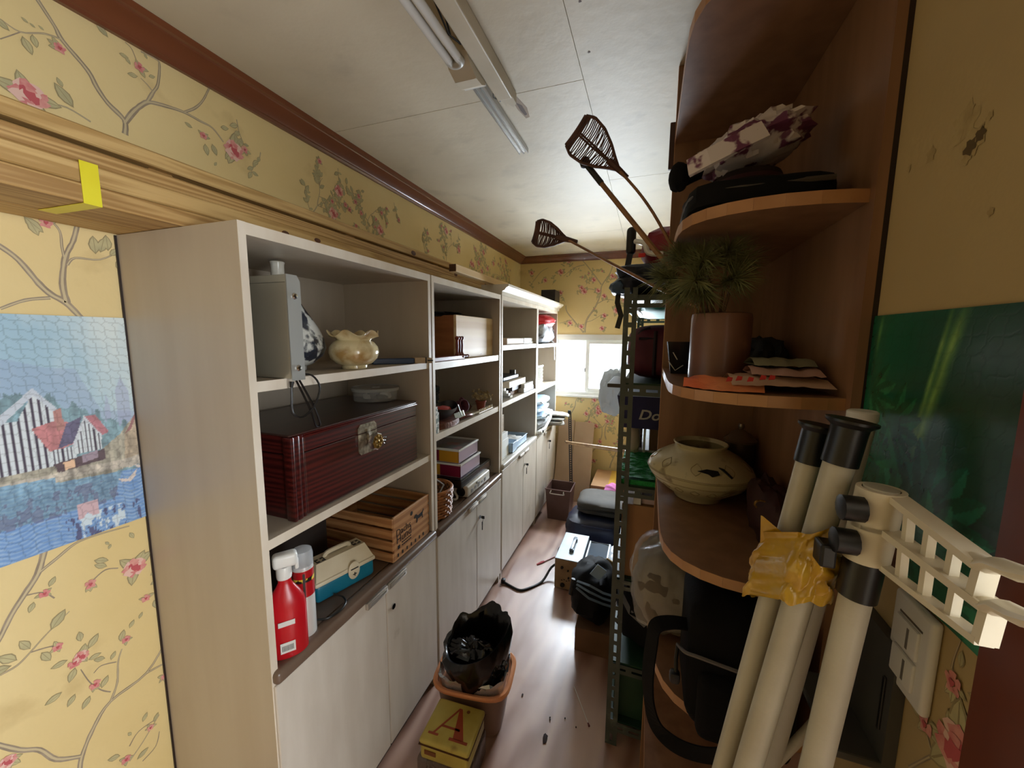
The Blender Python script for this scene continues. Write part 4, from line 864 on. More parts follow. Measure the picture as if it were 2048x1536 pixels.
# brown bin
t = thing('brown_bin', 'brown square plastic bin with handles near the window wall', 'bin', (-.71, 3.39, 0))
M_bin = mat('brown_plastic', (104, 78, 72), .4, col2=(92, 66, 60), scale=6)
def taper_bin(b, cx, cy, w0, d0, w1, d1, h, th=.005, z=.001):
    vs = []
    for (w, d, zz) in ((w0, d0, z), (w1, d1, z + h), (w1 - 2 * th, d1 - 2 * th, z + h), (w0 - 2 * th, d0 - 2 * th, z + th)):
        vs += [(cx - w / 2, cy - d / 2, zz), (cx + w / 2, cy - d / 2, zz), (cx + w / 2, cy + d / 2, zz), (cx - w / 2, cy + d / 2, zz)]
    fs = [(3, 2, 1, 0)] + [(r * 4 + k, r * 4 + (k + 1) % 4, r * 4 + 4 + (k + 1) % 4, r * 4 + 4 + k) for r in range(3) for k in range(4)] + [(12, 13, 14, 15)]
    return b.add(vs, fs)
taper_bin(B(), -.715, 3.39, .19, .19, .228, .235, .29).obj('body', M_bin, t)
b = B()
for (p, q) in (((-.829, 3.2725), (-.601, 3.2725)), ((-.829, 3.5075), (-.601, 3.5075)), ((-.829, 3.2725), (-.829, 3.5075)), ((-.601, 3.2725), (-.601, 3.5075))): b.tube([(*p, .291), (*q, .291)], .006, 6)
b.obj('rim', M_bin, t, smooth=True)
B().tube([(-.775, 3.268, .285), (-.775, 3.255, .276), (-.775, 3.252, .262), (-.66, 3.252, .262), (-.66, 3.255, .276), (-.66, 3.268, .285)], .005, 6).obj('handle', mat('handle_metal', (196, 190, 182), .35, .6), t, smooth=True)
# stacked flat boxes and the cardboard box with tape
solid(B().rbox((-.44, 3.29, .001), (-.1, 3.93, .085), .003), 'flat_wooden_box', M_brown_card, 'flat brown box at the bottom of the stack under the taped carton', 'box')
solid(B().rbox((-.445, 3.285, .0855), (-.1, 3.935, .20), .003), 'red_brown_flat_box', mat('redbrown_card', (120, 72, 54), .6), 'flat reddish-brown box directly under the taped carton', 'box')
t = thing('taped_carton', 'tan carton closed with shiny yellow tape, by the far wall', 'carton', (-.27, 3.7, .2005))
B().rbox((-.45, 3.47, .2005), (-.1, 3.94, .305), .003).obj('body', M_card, t); B().box((-.30, 3.4695, .26), (-.24, 3.9405, .3058)).obj('tape', mat('parcel_tape', (206, 166, 74), .25), t)
t = thing('pink_ball_cushion', 'round pink gathered cushion tucked beside the rack', 'cushion', (-.235, 3.375, .2005))
def pleat(r, z, a, j): return (r * (1 + .05 * math.cos(10 * a)), z)
B().lathe([(.02, -.075), (.06, -.06), (.085, -.03), (.092, 0), (.085, .03), (.06, .06), (.015, .078), (.012, .07)], 60, (-.235, 3.375, .292), Matrix.Rotation(.9, 4, 'X') @ Matrix.Rotation(.5, 4, 'Y'), mod=pleat).obj('cushion', mat('pink_fabric', (206, 120, 180), .8, col2=(186, 98, 164), scale=8), t, smooth=60)
# duffel bag with a grey case on top
t = thing('navy_duffel_bag', 'navy blue duffel bag lying on the floor under a grey case', 'bag', (-.33, 3.0, .001))
soft((-.33, 3.0, .001), (.46, .38, .265), .42, .03, 2.5, 71, 18).obj('body', mat('navy_nylon', (30, 36, 62), .45, col2=(22, 28, 50), scale=6), t, True)
B().tube([(-.52, 2.87, .215), (-.4, 2.815, .235), (-.25, 2.81, .235), (-.13, 2.87, .215)], .004, 5).obj('piping', mat('navy_piping', (60, 66, 96), .4), t, smooth=True)
t = thing('grey_soft_case', 'grey-brown soft case with black piping lying on the navy duffel bag', 'case', (-.3, 3.08, .267))
soft((-.295, 3.09, .267), (.40, .36, .108), .45, .02, 2, 72, 16).obj('body', mat('grey_olive_fabric', (74, 68, 58), .75, col2=(62, 56, 48), scale=10), t, True)
B().tube([(-.48, 2.95, .300), (-.40, 2.913, .318), (-.28, 2.908, .322), (-.12, 2.915, .322)], .006, 6).obj('piping', M_black, t, smooth=True)
# old power supply with handle
t = thing('metal_instrument', 'old pale metal instrument with carrying handle standing on the floor', 'instrument', (-.43, 2.53, 0))
px0, px1, py0, py1, pz = -.522, -.347, 2.352, 2.712, .212
B().rbox((px0, py0, .004), (px1, py1, pz), .003).obj('case', mat('pale_metal', (176, 184, 190), .45, .1, col2=(158, 166, 172), scale=7), t)
fp = B().box((px0 + .003, py0 - .0015, .008), (px1 - .003, py0, pz - .004)).obj('front_panel', mat('aged_panel', (168, 140, 100), .5, col2=(140, 112, 74), scale=12), t)
for (x, z, r) in ((px0 + .055, .032, .016), (px0 + .14, .150, .022), (px0 + .135, .03, .008), (px0 + .09, .14, .006), (px0 + .05, .155, .010), (px0 + .095, .09, .007)):
    B().cyl((x, py0 - .002, z), (x, py0 - .010, z), r, r * .9, 14).obj('dial', M_black, fp, smooth=True)
b = B()
for k in range(5): b.box((px0 + .045 + k * .016, py0 - .002, .062 + .006 * (k % 2)), (px0 + .055 + k * .016, py0 - .0012, .068 + .006 * (k % 2)))
b.obj('panel_marks', M_print, fp)
b = B().rbox((px0 + .075, py0 + .10, pz + .001), (px0 + .105, py0 + .125, pz + .018), .003).rbox((px0 + .075, py0 + .25, pz + .001), (px0 + .105, py0 + .275, pz + .018), .003)
b.rbox((px0 + .08, py0 + .10, pz + .016), (px0 + .10, py0 + .275, pz + .024), .003); b.obj('handle', mat('grey_metal', (120, 126, 132), .35, .6), t, smooth=True)
B().tube([(px0, 2.50, .09), (px0 - .05, 2.47, .06), (-.61, 2.37, .010), (-.68, 2.27, .007), (-.73, 2.235, .007), (-.80, 2.255, .007), (-.862, 2.275, .012)], .008, 7).tube([(px0, 2.62, .16), (px0 - .03, 2.62, .12), (px0 - .03, 2.58, .06), (px0, 2.55, .04)], .007, 6).obj('cable', M_cable, t, smooth=True)
B().rbox((-.872, 2.262, .002), (-.845, 2.292, .03), .006).obj('plug', M_black, t, smooth=True)
# white bin, books and papers beside the instrument
t = thing('white_tub', 'white enamel tub with rounded corners beside the instrument', 'tub', (-.26, 2.5, 0))
b = B(); taper_bin(b, -.262, 2.53, .14, .24, .15, .26, .20); b.obj('body', mat('white_enamel', (214, 222, 230), .25), t)
B().tube([(-.33, 2.405, .202), (-.195, 2.405, .202), (-.195, 2.655, .202), (-.33, 2.655, .202), (-.33, 2.405, .202)], .008, 6).obj('rim', mat('white_enamel', (214, 222, 230), .25), t, smooth=True)
solid(soft((-.145, 2.5, .001), (.10, .30, .24), .45, .05, 2.5, 77, 12), 'white_plastic_sack', mat('white_enamel', (214, 222, 230), .25), 'white shiny sack between the enamel tub and the rack', 'sack', smooth=True)
M_maroon = mat('maroon_cover', (92, 34, 42), .4, col2=(74, 24, 32), scale=6)
for k, (x0, x1, lab) in enumerate(((-.338, -.232, 'maroon clothbound book standing beside the instrument'), (-.226, -.115, 'dark maroon book standing against the rack post'))):
    t = thing('standing_book', lab, 'book', ((x0 + x1) / 2, 2.3, 0), 'maroon books')
    B().box((x0 + .003, 2.302, .004), (x1 - .003, 2.335, .205 - .03 * k)).obj('pages', M_paperw, t)
    B().rbox((x0, 2.29, .002), (x1, 2.301, .210 - .03 * k), .003).rbox((x0, 2.336, .002), (x1, 2.344, .210 - .03 * k), .003).rbox((x0 - .001, 2.29, .002), (x0 + .003, 2.344, .210 - .03 * k), .001, 1).obj('cover', [M_maroon, mat('dark_maroon_cover', (58, 28, 30), .45)][k], t)
solid(B().rbox((-.05, 0, 0), (.05, .012, .10), .002, M=rotz((-.185, 2.27, .215), 0) @ Matrix.Rotation(.5, 4, 'Y')), 'tan_folder', mat('tan_card', (200, 168, 112), .7), 'tan card folder sticking up behind the books', 'folder')
# black bag on a carton
solid(B().rbox((-.300, 1.88, .001), (-.10, 2.24, .135), .002), 'brown_carton', mat('shadow_card', (128, 94, 66), .75, col2=(110, 80, 54), scale=6), 'low brown carton on the floor under the black bag', 'carton')
t = thing('black_bag', 'black crumpled bag with shiny strap on the low brown carton', 'bag', (-.2, 2.0, .1355))
soft((-.228, 2.05, .1355), (.25, .36, .27), .8, .07, 2.0, 81, 20).obj('body', mat('black_nylon', (11, 11, 12), .75, spec=.25), t, True)
for k in range(3): B().ribbon([(-.30, 1.90 - .01 * k, .385 - .012 * k), (-.23, 1.875 - .008 * k, .392 - .03 * k), (-.16, 1.868, .372 - .03 * k), (-.10, 1.885, .355 - .03 * k)], .012, (0, -.4, .9)).obj('shiny_strap', mat('shiny_grey_blue', (108, 126, 144), .25), t)
B().cyl((-.335, 1.93, .28), (-.325, 1.95, .36), .014, n=10).obj('roll', M_black, t, smooth=True)
solid(B().rbox((-.03, 0, 0), (.03, .006, .07), .002, M=rotz((-.215, 1.94, .40), 10) @ Matrix.Rotation(.6, 4, 'Y')), 'blue_white_card', M_bluewhite, 'pale card poking out of the black bag', 'card')

# ================================================================== floor things in the aisle
t = thing('orange_basin', 'orange plastic basin lined with silver foil, holding a black bag', 'basin', (-.65, 1.38, 0))
def sq(r, z, a, j):
    k = (abs(math.cos(a)) ** 4 + abs(math.sin(a)) ** 4) ** -.25; return (r * k, z)
Sb = Matrix.Rotation(math.radians(8), 4, 'Z') @ Matrix.Scale(1.12, 4, (1, 0, 0)) @ Matrix.Scale(.9, 4, (0, 1, 0)); bc = (-.648, 1.385, .001)
M_orange = mat('orange_plastic', (222, 150, 100), .35, col2=(206, 130, 82), scale=6); M_basin = mat('basin_brown', (122, 92, 74), .4)
B().lathe([(.105, 0), (.112, .004), (.138, .205), (.134, .205), (.108, .008)], 48, bc, Sb, mod=sq).obj('body', M_basin, t, smooth=True)
B().lathe([(.138, .200), (.150, .204), (.152, .214), (.146, .220), (.136, .218), (.134, .204)], 48, bc, Sb, mod=sq).obj('rim', M_orange, t, smooth=True)
def foil(r, z, a, j):
    r, z = sq(r, z, a, j); q = Vector((math.cos(a) * 4, math.sin(a) * 4, j * 1.3)); d = noise.noise(q)
    return (r * (1 + .05 * d), z + .03 * noise.noise(q * 1.7 + Vector((5, 1, 0))) * (j > 2))
solid(B().lathe([(.10, .02), (.115, .10), (.125, .19), (.128, .235), (.132, .255), (.126, .25), (.112, .12)], 64, bc, Sb, mod=foil), 'foil_liner', mat('silver_foil_liner', (206, 210, 216), .22, .75, bump=.6, bscale=60), 'crinkled silver foil lining inside the orange basin', 'foil', smooth=20)
t = thing('black_plastic_bag', 'open black plastic bag standing in the orange basin', 'bag', (-.63, 1.38, .03))
def bagm(r, z, a, j):
    q = Vector((math.cos(a) * 1.6, math.sin(a) * 1.6, z * 9)); d = noise.noise(q) + .5 * noise.noise(q * 2.7); top = max(0, (z - .15) / .25)
    w = .5 + .5 * math.cos(a - .75)
    return (r * (1 + .16 * d) * (1 + .15 * top * w), z + top * (.15 * w - .03 * (1 - w)) + .02 * d * (j > 3))
B().lathe([(.05, .02), (.09, .03), (.105, .10), (.112, .18), (.128, .24), (.135, .29), (.128, .32), (.115, .31), (.108, .26), (.098, .18), (.08, .08)], 72, (-.645, 1.385, .03), Matrix.Rotation(.0, 4, 'Z') @ Matrix.Scale(1.02, 4, (1, 0, 0)), mod=bagm).obj('bag', mat('black_film', (8, 8, 9), .22, bump=.5, bscale=22), t, smooth=50)
soft((-.648, 1.395, .06), (.22, .20, .26), .95, .05, 2.0, 93, 16).obj('filling', mat('black_filling', (5, 5, 5), .9, spec=.1), t, True)
soft((-.640, 1.356, .17), (.25, .13, .195), .85, .10, 2.4, 94, 26, ridge=.30).obj('front_fold', mat('black_film', (8, 8, 9), .22), t, 30)
t = thing('yellow_tin', 'square yellow tin with a large red-brown letter A on its lid', 'tin', (-.63, 1.15, .115))
Ft = rotz((-.632, 1.148, .118), 3); M_tin = mat('tin_yellow', (190, 172, 84), .45, col2=(168, 146, 62), scale=7, spots=((120, 90, 40), 9, .63, .75))
B().rbox((-.096, -.085, 0), (.096, .085, .060), .012, 3, Ft).obj('body', M_tin, t, smooth=True)
lid = B().rbox((-.099, -.088, .062), (.099, .088, .084), .012, 3, Ft).obj('lid', M_tin, t, smooth=True)
B().box((-.099, -.0885, .0615), (.099, .0885, .0640), Ft).obj('rust_band', mat('rust', (84, 50, 24), .6), lid)
A_ = B(); Z_ = .0845
def slab(pts): A_.prism(pts, 2, Z_ - .0004, Z_ + .0004, Ft)
slab([(.000, .062), (.012, .062), (.064, -.052), (.022, -.052)]); slab([(.000, .062), (.004, .055), (-.052, -.050), (-.060, -.050)])
slab([(-.076, -.050), (-.036, -.050), (-.036, -.058), (-.076, -.058)]); slab([(.008, -.050), (.08, -.050), (.08, -.060), (.008, -.060)]); slab([(-.036, -.014), (.034, -.014), (.036, -.022), (-.038, -.022)])
A_.obj('letter_A', mat('tin_red', (150, 62, 30), .4), lid)
b = B(); b.lathe([(.007, 0), (.0001, .0003)], 14, M=Ft @ Matrix.Translation((.038, .058, Z_))); b.prism([(-.075, -.0875 - .0012), (-.03, -.0875 - .0012), (-.03, -.0855), (-.075, -.0855)], 2, .030, .046, Ft); b.obj('small_marks', mat('tin_brown', (112, 64, 30), .5), lid)
t = thing('clear_tub_of_bits', 'low dusty clear tub with pale bits under the yellow tin', 'tub', (-.64, 1.15, 0))
B().rbox((-.105, -.092, .001), (.105, .092, .117), .014, 3, rotz((-.638, 1.152, 0), 2)).obj('tub', film('dusty_clear', (110, 92, 82), .55, .2, .3, 40), t, smooth=True)
solid(soft((-.638, 1.152, .006), (.17, .145, .092), .4, .08, 5, 91, 12), 'dusty_bits', mat('dusty_bits_mat', (96, 76, 64), .8, col2=(186, 174, 160), scale=36, lo=.56, hi=.66), 'brown and pale bits filling the clear tub', 'bits', smooth=True)
t = thing('paint_brush', 'small brush with pink handle lying on the floor beside the instrument', 'brush', (-.66, 2.62, 0))
B().tube([(-.60, 2.70, .006), (-.66, 2.61, .006)], [.004, .006], 8).obj('handle', mat('pink_handle', (220, 180, 180), .4), t, smooth=True)
B().tube([(-.66, 2.61, .006), (-.672, 2.595, .006), (-.70, 2.555, .005)], [.008, .011, .007], 8, sy=.5).obj('bristles', mat('red_bristle', (170, 70, 74), .8), t, smooth=True)
random.seed(11)
for k, (px, py) in enumerate(((1090, 1478), (1100, 1440), (1045, 1390), (1130, 1437), (1100, 1436), (1010, 1293), (925, 1292), (1152, 1455))):
    p = at_z(px, py, .001); s_ = .004 + .004 * random.random() + (.012 if k == 0 else 0)
    solid(soft((p.x, p.y, .0008), (s_, s_ * (2.2 if k in (0, 2) else 1.2), .004), .8, .25, 3, 100 + k, 5), 'floor_crumb', mat('dark_crumb', (52, 34, 26), .8), 'tiny dark crumb of dirt on the aisle floor', 'dirt', 'crumbs on the aisle floor', True)
t = thing('cotton_swab', 'thin white stick with a dark red tip on the floor by the rack', 'stick', (-.2, 1.5, 0))
p0, p1 = at_z(1148, 1372, .004), at_z(1176, 1446, .004); B().tube([p0, p1], .0018, 6).obj('stick', M_white, t); B().tube([p1, p1 + (p1 - p0).normalized() * .014], [.003, .004], 8).obj('tip', mat('dark_red_tip', (92, 24, 26), .5), t)

# ================================================================== things in the steel rack
M_crim = mat('crimson_nylon', (140, 22, 44), .5, col2=(112, 14, 34), scale=6)
t = thing('red_black_wheeled_bag', 'red and black wheeled travel bag on top of the steel rack', 'bag', (.04, 1.66, 1.816))
soft((.085, 1.70, 1.92), (.27, .34, .17), .8, .06, 2.5, 111, 18).obj('upper_body', M_crim, t, True)
soft((.03, 1.68, 1.818), (.34, .36, .13), .6, .09, 2.5, 112, 18).obj('lower_body', mat('black_blue_nylon', (22, 24, 34), .5, col2=(32, 40, 60), scale=5), t, True)
B().rbox((-.106, 1.612, 1.985), (-.070, 1.65, 2.092), .016, 3).obj('handle_grip', M_black, t, smooth=True)
B().ribbon([(-.088, 1.60, 1.985), (-.095, 1.58, 1.93), (-.105, 1.57, 1.87), (-.12, 1.58, 1.84)], .022, (0, -1, 0)).obj('strap', M_black, t)
B().tube([(-.07, 1.60, 2.03), (-.035, 1.56, 2.01), (-.02, 1.55, 1.975), (.03, 1.54, 1.965)], .010, 8).obj('white_piping', M_white, t, smooth=True)
B().ribbon([(-.125, 1.60, 1.85), (-.128, 1.595, 1.80), (-.112, 1.59, 1.75), (-.124, 1.59, 1.70)], .020, (0, -1, 0)).obj('hanging_strap', M_black, t)
soft((-.115, 1.60, 1.83), (.09, .12, .05), .8, .1, 2, 113, 10).obj('pale_blue_toe', mat('blue_shoe', (50, 78, 108), .4), t, True)
B().rbox((-.055, 1.52, 1.955), (-.03, 1.53, 1.97), .003).obj('red_tag', mat('bright_red', (220, 40, 44), .4), t)
t = thing('turquoise_sack', 'turquoise woven sack lying across the top beams of the rack', 'sack', (.1, 2.35, 1.79))
soft((.09, 2.36, 1.785), (.31, .9, .07), .35, .04, 3, 115, 14).obj('body', mat('turquoise_weave', (56, 176, 156), .55, col2=(44, 160, 142), scale=6), t, True)
soft((-.055, 2.36, 1.787), (.04, .7, .06), .5, .03, 3, 116, 10).obj('white_end', M_white, t, True)
t = thing('maroon_suitcase', 'maroon soft suitcase on the upper shelf of the rack', 'suitcase', (.1, 1.75, 1.5005))
soft((.105, 1.76, 1.5005), (.38, .38, .215), .42, .015, 2, 117, 18).obj('body', mat('maroon_fabric', (104, 32, 52), .6, col2=(88, 24, 42), scale=7), t, True)
B().tube([(-.06, 1.60, 1.52), (-.062, 1.60, 1.60), (-.04, 1.60, 1.68), (.0, 1.60, 1.702)], .006, 6).tube([(.02, 1.575, 1.52), (.02, 1.573, 1.69)], .008, 6).tube([(-.04, 1.58, 1.66), (.25, 1.58, 1.66)], .006, 6).obj('piping', mat('dark_piping', (40, 26, 34), .4), t, smooth=True)
solid(B().rbox((-.155, 1.60, 1.462), (-.094, 1.92, 1.478), .003), 'dark_board', mat('taupe_board', (74, 68, 62), .5), 'dark flat board jutting out of the rack beside the post', 'board')
t = thing('blue_fruit_box', 'dark blue fruit carton with white lettering in the rack', 'carton', (.1, 1.8, 1.29))
Fx = rotz((.10, 1.64, 1.292), 0)
B().add([Fx @ Vector(p) for p in ((-.19, .0, 0), (.2, .0, 0), (.2, .3, 0), (-.19, .3, 0), (-.215, -.015, .135), (.22, -.015, .135), (.22, .32, .135), (-.215, .32, .135))], [(3, 2, 1, 0), (0, 1, 5, 4), (1, 2, 6, 5), (2, 3, 7, 6), (3, 0, 4, 7), (4, 5, 6, 7)]).obj('body', mat('carton_blue', (30, 34, 96), .5, col2=(24, 28, 80), scale=6), t)
Fl = frame((.002, 1.6355, 1.352), (1, 0, 0), (0, .11, .994), (0, -.994, .11))
v, f_ = text_mesh('Dole', .056, Fl @ Matrix.Translation((.032, -.002, .0065)), .0004, .25, True, 1.15); B().add(v, f_).obj('lettering', mat('carton_white', (206, 204, 200), .6), t)
t = thing('artificial_turf', 'roll of bright green artificial turf lying on the middle rack shelf', 'turf', (.1, 1.65, 1.1155))
def turf():
    b = B(); n1, n2 = 60, 60; vs = []; fs = []
    for j in range(n2 + 1):
        for i in range(n1 + 1):
            x = -.085 + .40 * i / n1; y = 1.462 + .36 * j / n2
            vs.append((x, y, 1.140 + .004 * noise.noise(Vector((x * 40, y * 60, 0))) + .006 * noise.noise(Vector((x * 9, y * 14, 3)))))
    W = n1 + 1
    for j in range(n2):
        for i in range(n1): a = j * W + i; fs.append((a, a + 1, a + W + 1, a + W))
    return b.add(vs, fs).box((-.085, 1.462, 1.1157), (.315, 1.822, 1.134))
turf().obj('pile', mat('turf_green', (34, 150, 74), .85, col2=(24, 126, 58), scale=60, bump=.8, bscale=180), t, True)
solid(B().rbox((-.05, 1.83, 1.1155), (.1, 2.05, 1.150), .003), 'white_tray_box', M_box_white, 'white flat box behind the green turf', 'box')
solid(B().rbox((-.006, 1.80, 1.146), (.004, 1.826, 1.262), .002), 'white_upright_board', M_box_white, 'narrow white board standing upright behind the turf', 'board')
solid(B().rbox((-.075, 1.86, 1.1505), (-.012, 2.0, 1.255), .003), 'dark_album', mat('dark_book_spines', (60, 38, 34), .6, col2=(120, 100, 84), scale=30, stretch=(.2, .2, 3)), 'thick dark album under the blue fruit carton', 'album')
solid(B().rbox((.02, 1.828, 1.1505), (.2, 2.06, 1.285), .003), 'brown_parcel', M_brown_card, 'brown parcel supporting the blue fruit carton', 'parcel')
solid(soft((-.045, 1.79, 1.145), (.05, .05, .13), .8, .12, 3, 118, 8), 'pale_figurine', mat('pale_stone', (186, 172, 156), .6), 'small pale figurine standing on the turf behind the post', 'figurine', smooth=True)
solid(B().rbox((-.07, 1.48, .7355), (.3, 1.98, 1.03), .003), 'big_carton', mat('rack_carton', (168, 126, 86), .7, col2=(154, 112, 74), scale=5), 'large plain carton on the shelf under the turf', 'carton')
solid(B().rbox((-.03, 1.485, 1.0305), (-.001, 1.6, 1.06), .002), 'white_small_box', M_white, 'small white box lying on the large plain carton', 'box')
solid(B().rbox((.0, 1.50, 1.0305), (.059, 1.7, 1.05), .002), 'pink_small_box', mat('pale_pink', (224, 198, 206), .6), 'flat pinkish box lying on the large plain carton', 'box')
solid(B().rbox((.06, 1.49, 1.0305), (.09, 1.6, 1.062), .002), 'black_small_box', M_black, 'small black box lying on the large plain carton', 'box')
t = thing('dark_rucksack', 'black rucksack on the low shelf of the rack', 'rucksack', (.1, 1.75, .3755))
soft((.10, 1.72, .3755), (.36, .42, .29), .5, .06, 2.5, 120, 16).obj('body', mat('black_nylon', (11, 11, 12), .75, spec=.25), t, True)
B().ribbon([(-.06, 1.53, .62), (-.02, 1.515, .56), (.04, 1.51, .52)], .02, (0, -1, 0)).obj('buckle_strap', mat('grey_webbing2', (120, 122, 124), .5), t)
solid(B().rbox((-.07, 1.49, .1105), (.29, 2.1, .30), .003), 'dark_green_crate', M_rack_green, 'dark green crate on the bottom shelf of the rack', 'crate')
# white cloth bag hanging off the rack side
t = thing('white_cloth_bag', 'crumpled white cloth bag hanging off the side of the rack', 'bag', (-.2, 2.25, 1.23))
M_wcl = mat('white_cloth', (232, 234, 234), .7, col2=(216, 220, 222), scale=6)
_N = M_wcl.node_tree.nodes; _L = M_wcl.node_tree.links; _tr = _N.new('ShaderNodeBsdfTranslucent'); _tr.inputs[0].default_value = (.85, .87, .88, 1); _mx = _N.new('ShaderNodeMixShader'); _mx.inputs[0].default_value = .55
_L.new(_N['Principled BSDF'].outputs[0], _mx.inputs[1]); _L.new(_tr.outputs[0], _mx.inputs[2]); _L.new(_mx.outputs[0], _N['Material Output'].inputs['Surface'])
soft((-.188, 2.25, 1.225), (.14, .30, .25), .8, .07, 1.7, 121, 24, ridge=.10).obj('body', M_wcl, t, True)
B().ribbon([(-.16, 2.2, 1.43), (-.13, 2.2, 1.50), (-.098, 2.2, 1.52)], .03, (0, -1, 0)).obj('tie', mat('white_cloth', (228, 230, 230), .7), t)

# ================================================================== things on the corner shelf
M_blackm = mat('matt_black', (9, 8, 9), .85, spec=.2)
# top compartment
t = thing('dark_flat_case', 'black flat curved case at the bottom of the pile on the upper corner shelf', 'case', (.17, .98, 1.9025))
soft((.178, .99, 1.9025), (.245, .34, .055), .35, .01, 2, 131, 16).obj('body', M_blackm, t, True)
B().tube([(.06, 1.12, 1.935), (.058, .92, 1.935), (.075, .845, 1.935), (.14, .825, 1.935), (.28, .825, 1.935)], .005, 6).obj('zip', mat('dark_zip', (66, 60, 54), .5), t, smooth=True)
t = thing('dark_hat', 'dark brown brimmed hat lying on the flat black case', 'hat', (.17, 1.0, 1.9585))
B().lathe([(.13, 0), (.132, .004), (.09, .012), (.075, .03), (.066, .05), (.04, .058), (.0001, .058)], 32, (.18, 1.0, 1.9585), Matrix.Scale(.95, 4, (1, 0, 0))).obj('felt', mat('dark_brown_felt', (40, 26, 24), .8), t, smooth=True)
B().lathe([(.077, .026), (.073, .036)], 32, (.18, 1.0, 1.9595), Matrix.Scale(.95, 4, (1, 0, 0))).obj('band', mat('maroon_band', (62, 28, 34), .5), t, smooth=True)
t = thing('patterned_bag', 'white crumpled bag with purple script pattern on the upper corner shelf', 'bag', (.18, .98, 2.018))
M_pat = mat('purple_script', (206, 196, 196), .5, col2=(104, 52, 84), scale=26, detail=3, lo=.54, hi=.60)
soft((.192, .97, 2.020), (.18, .18, .078), .7, .10, 2.6, 133, 20, ridge=.25, M=Matrix.Rotation(-.25, 4, 'Y')).obj('body', M_pat, t, True)
B().ribbon([(.055, .88, 1.998), (.09, .865, 2.008), (.13, .862, 2.024), (.18, .868, 2.045)], .035, (0, -1, .3), .004).obj('folded_hem', M_pat, t)
t = thing('black_strap_roll', 'black rolled strap jutting past the corner shelf edge', 'strap', (.05, 1.0, 2.0))
soft((.042, .96, 1.985), (.04, .06, .055), .8, .08, 3, 134, 10).obj('roll', M_blackm, t, True); B().tube([(.045, 1.0, 2.01), (.08, 1.03, 2.035), (.13, 1.06, 2.06), (.16, 1.08, 2.075)], .010, 7).obj('strap', M_blackm, t, smooth=True)
B().rbox((.028, 1.3987, 2.20), (.060, 1.412, 2.34), .002).obj('dark_batten', mat('dark_board_edge', (66, 38, 26), .5), cs)

# brown ceramic cylinder with pine branches and wicker flowers
vc = (.153, 1.01, 1.5655)
t = thing('brown_ceramic_vase', 'tall brown ceramic cylinder vase holding pine branches', 'vase', vc)
M_clay = mat('brown_clay', (120, 82, 66), .42, col2=(96, 62, 48), scale=5, spots=((150, 110, 86), 9, .60, .75), coat=.2, bump=.15, bscale=30)
B().lathe([(.060, 0), (.063, .003), (.063, .145), (.061, .154), (.056, .156), (.054, .150), (.054, .02)], 40, vc).obj('body', M_clay, t, smooth=True)
def needles(b, p, d, n, L_, spread, seed):
    rnd = random.Random(seed); d = Vector(d).normalized(); o = d.orthogonal().normalized(); q = d.cross(o)
    for k in range(n):
        a = rnd.uniform(0, 2 * PI); e = spread * math.sqrt(rnd.random()); v = (d * math.cos(e) + (o * math.cos(a) + q * math.sin(a)) * math.sin(e)).normalized()
        ln = L_ * rnd.uniform(.7, 1.05); p0 = p + d * rnd.uniform(-.03, .01); s_ = v.orthogonal().normalized() * .0010; droop = Vector((0, 0, -.18 * ln * rnd.random()))
        mid = p0 + v * ln * .55 + droop * .3; e1 = p0 + v * ln + droop
        if e1.x > .03 and e1.y > .77: e1.z = min(e1.z, 1.878); mid.z = min(mid.z, 1.874)
        b.add([p0 - s_, p0 + s_, mid + s_ * .8, mid - s_ * .8, e1], [(0, 1, 2, 3), (3, 2, 4)])
TUFTS = [((.115, .93, 1.815), (.2, -.6, .5), 150), ((.165, .95, 1.845), (.3, -.4, .8), 120), ((.055, .97, 1.835), (-.5, -.3, .7), 130), ((.03, 1.0, 1.795), (-.8, -.2, .3), 110), ((.085, .92, 1.775), (-.3, -.7, -.1), 110), ((.175, .92, 1.775), (.5, -.6, .1), 120), ((.06, .98, 1.755), (-.6, -.5, -.1), 100), ((.12, .94, 1.755), (.1, -.8, -.3), 90), ((.09, 1.0, 1.835), (-.3, -.3, .8), 110), ((.19, .96, 1.815), (.8, -.3, .3), 90)]
pb = thing('pine_branches', 'bushy green pine branches standing in the brown ceramic vase', 'branches', (.15, 1.0, 1.70))
b = B(); br = B()
for k, (p, d, n_) in enumerate(TUFTS):
    p = Vector(p); p.x -= .018 * (p.x > .1); p.z += .012 * (p.z < 1.84); needles(b, p, d, n_ * 2, .068, 1.35, k); br.tube([(vc[0] - .01, vc[1] - .01, 1.66), (Vector((vc[0], vc[1], 1.72)) * .45 + p * .55), p], [.004, .003, .002], 5)
b.obj('needles', mat('pine_needles', (142, 144, 98), .5, col2=(100, 106, 68), scale=30), pb, kind='stuff'); br.obj('twigs', mat('twig', (98, 68, 44), .7), pb)
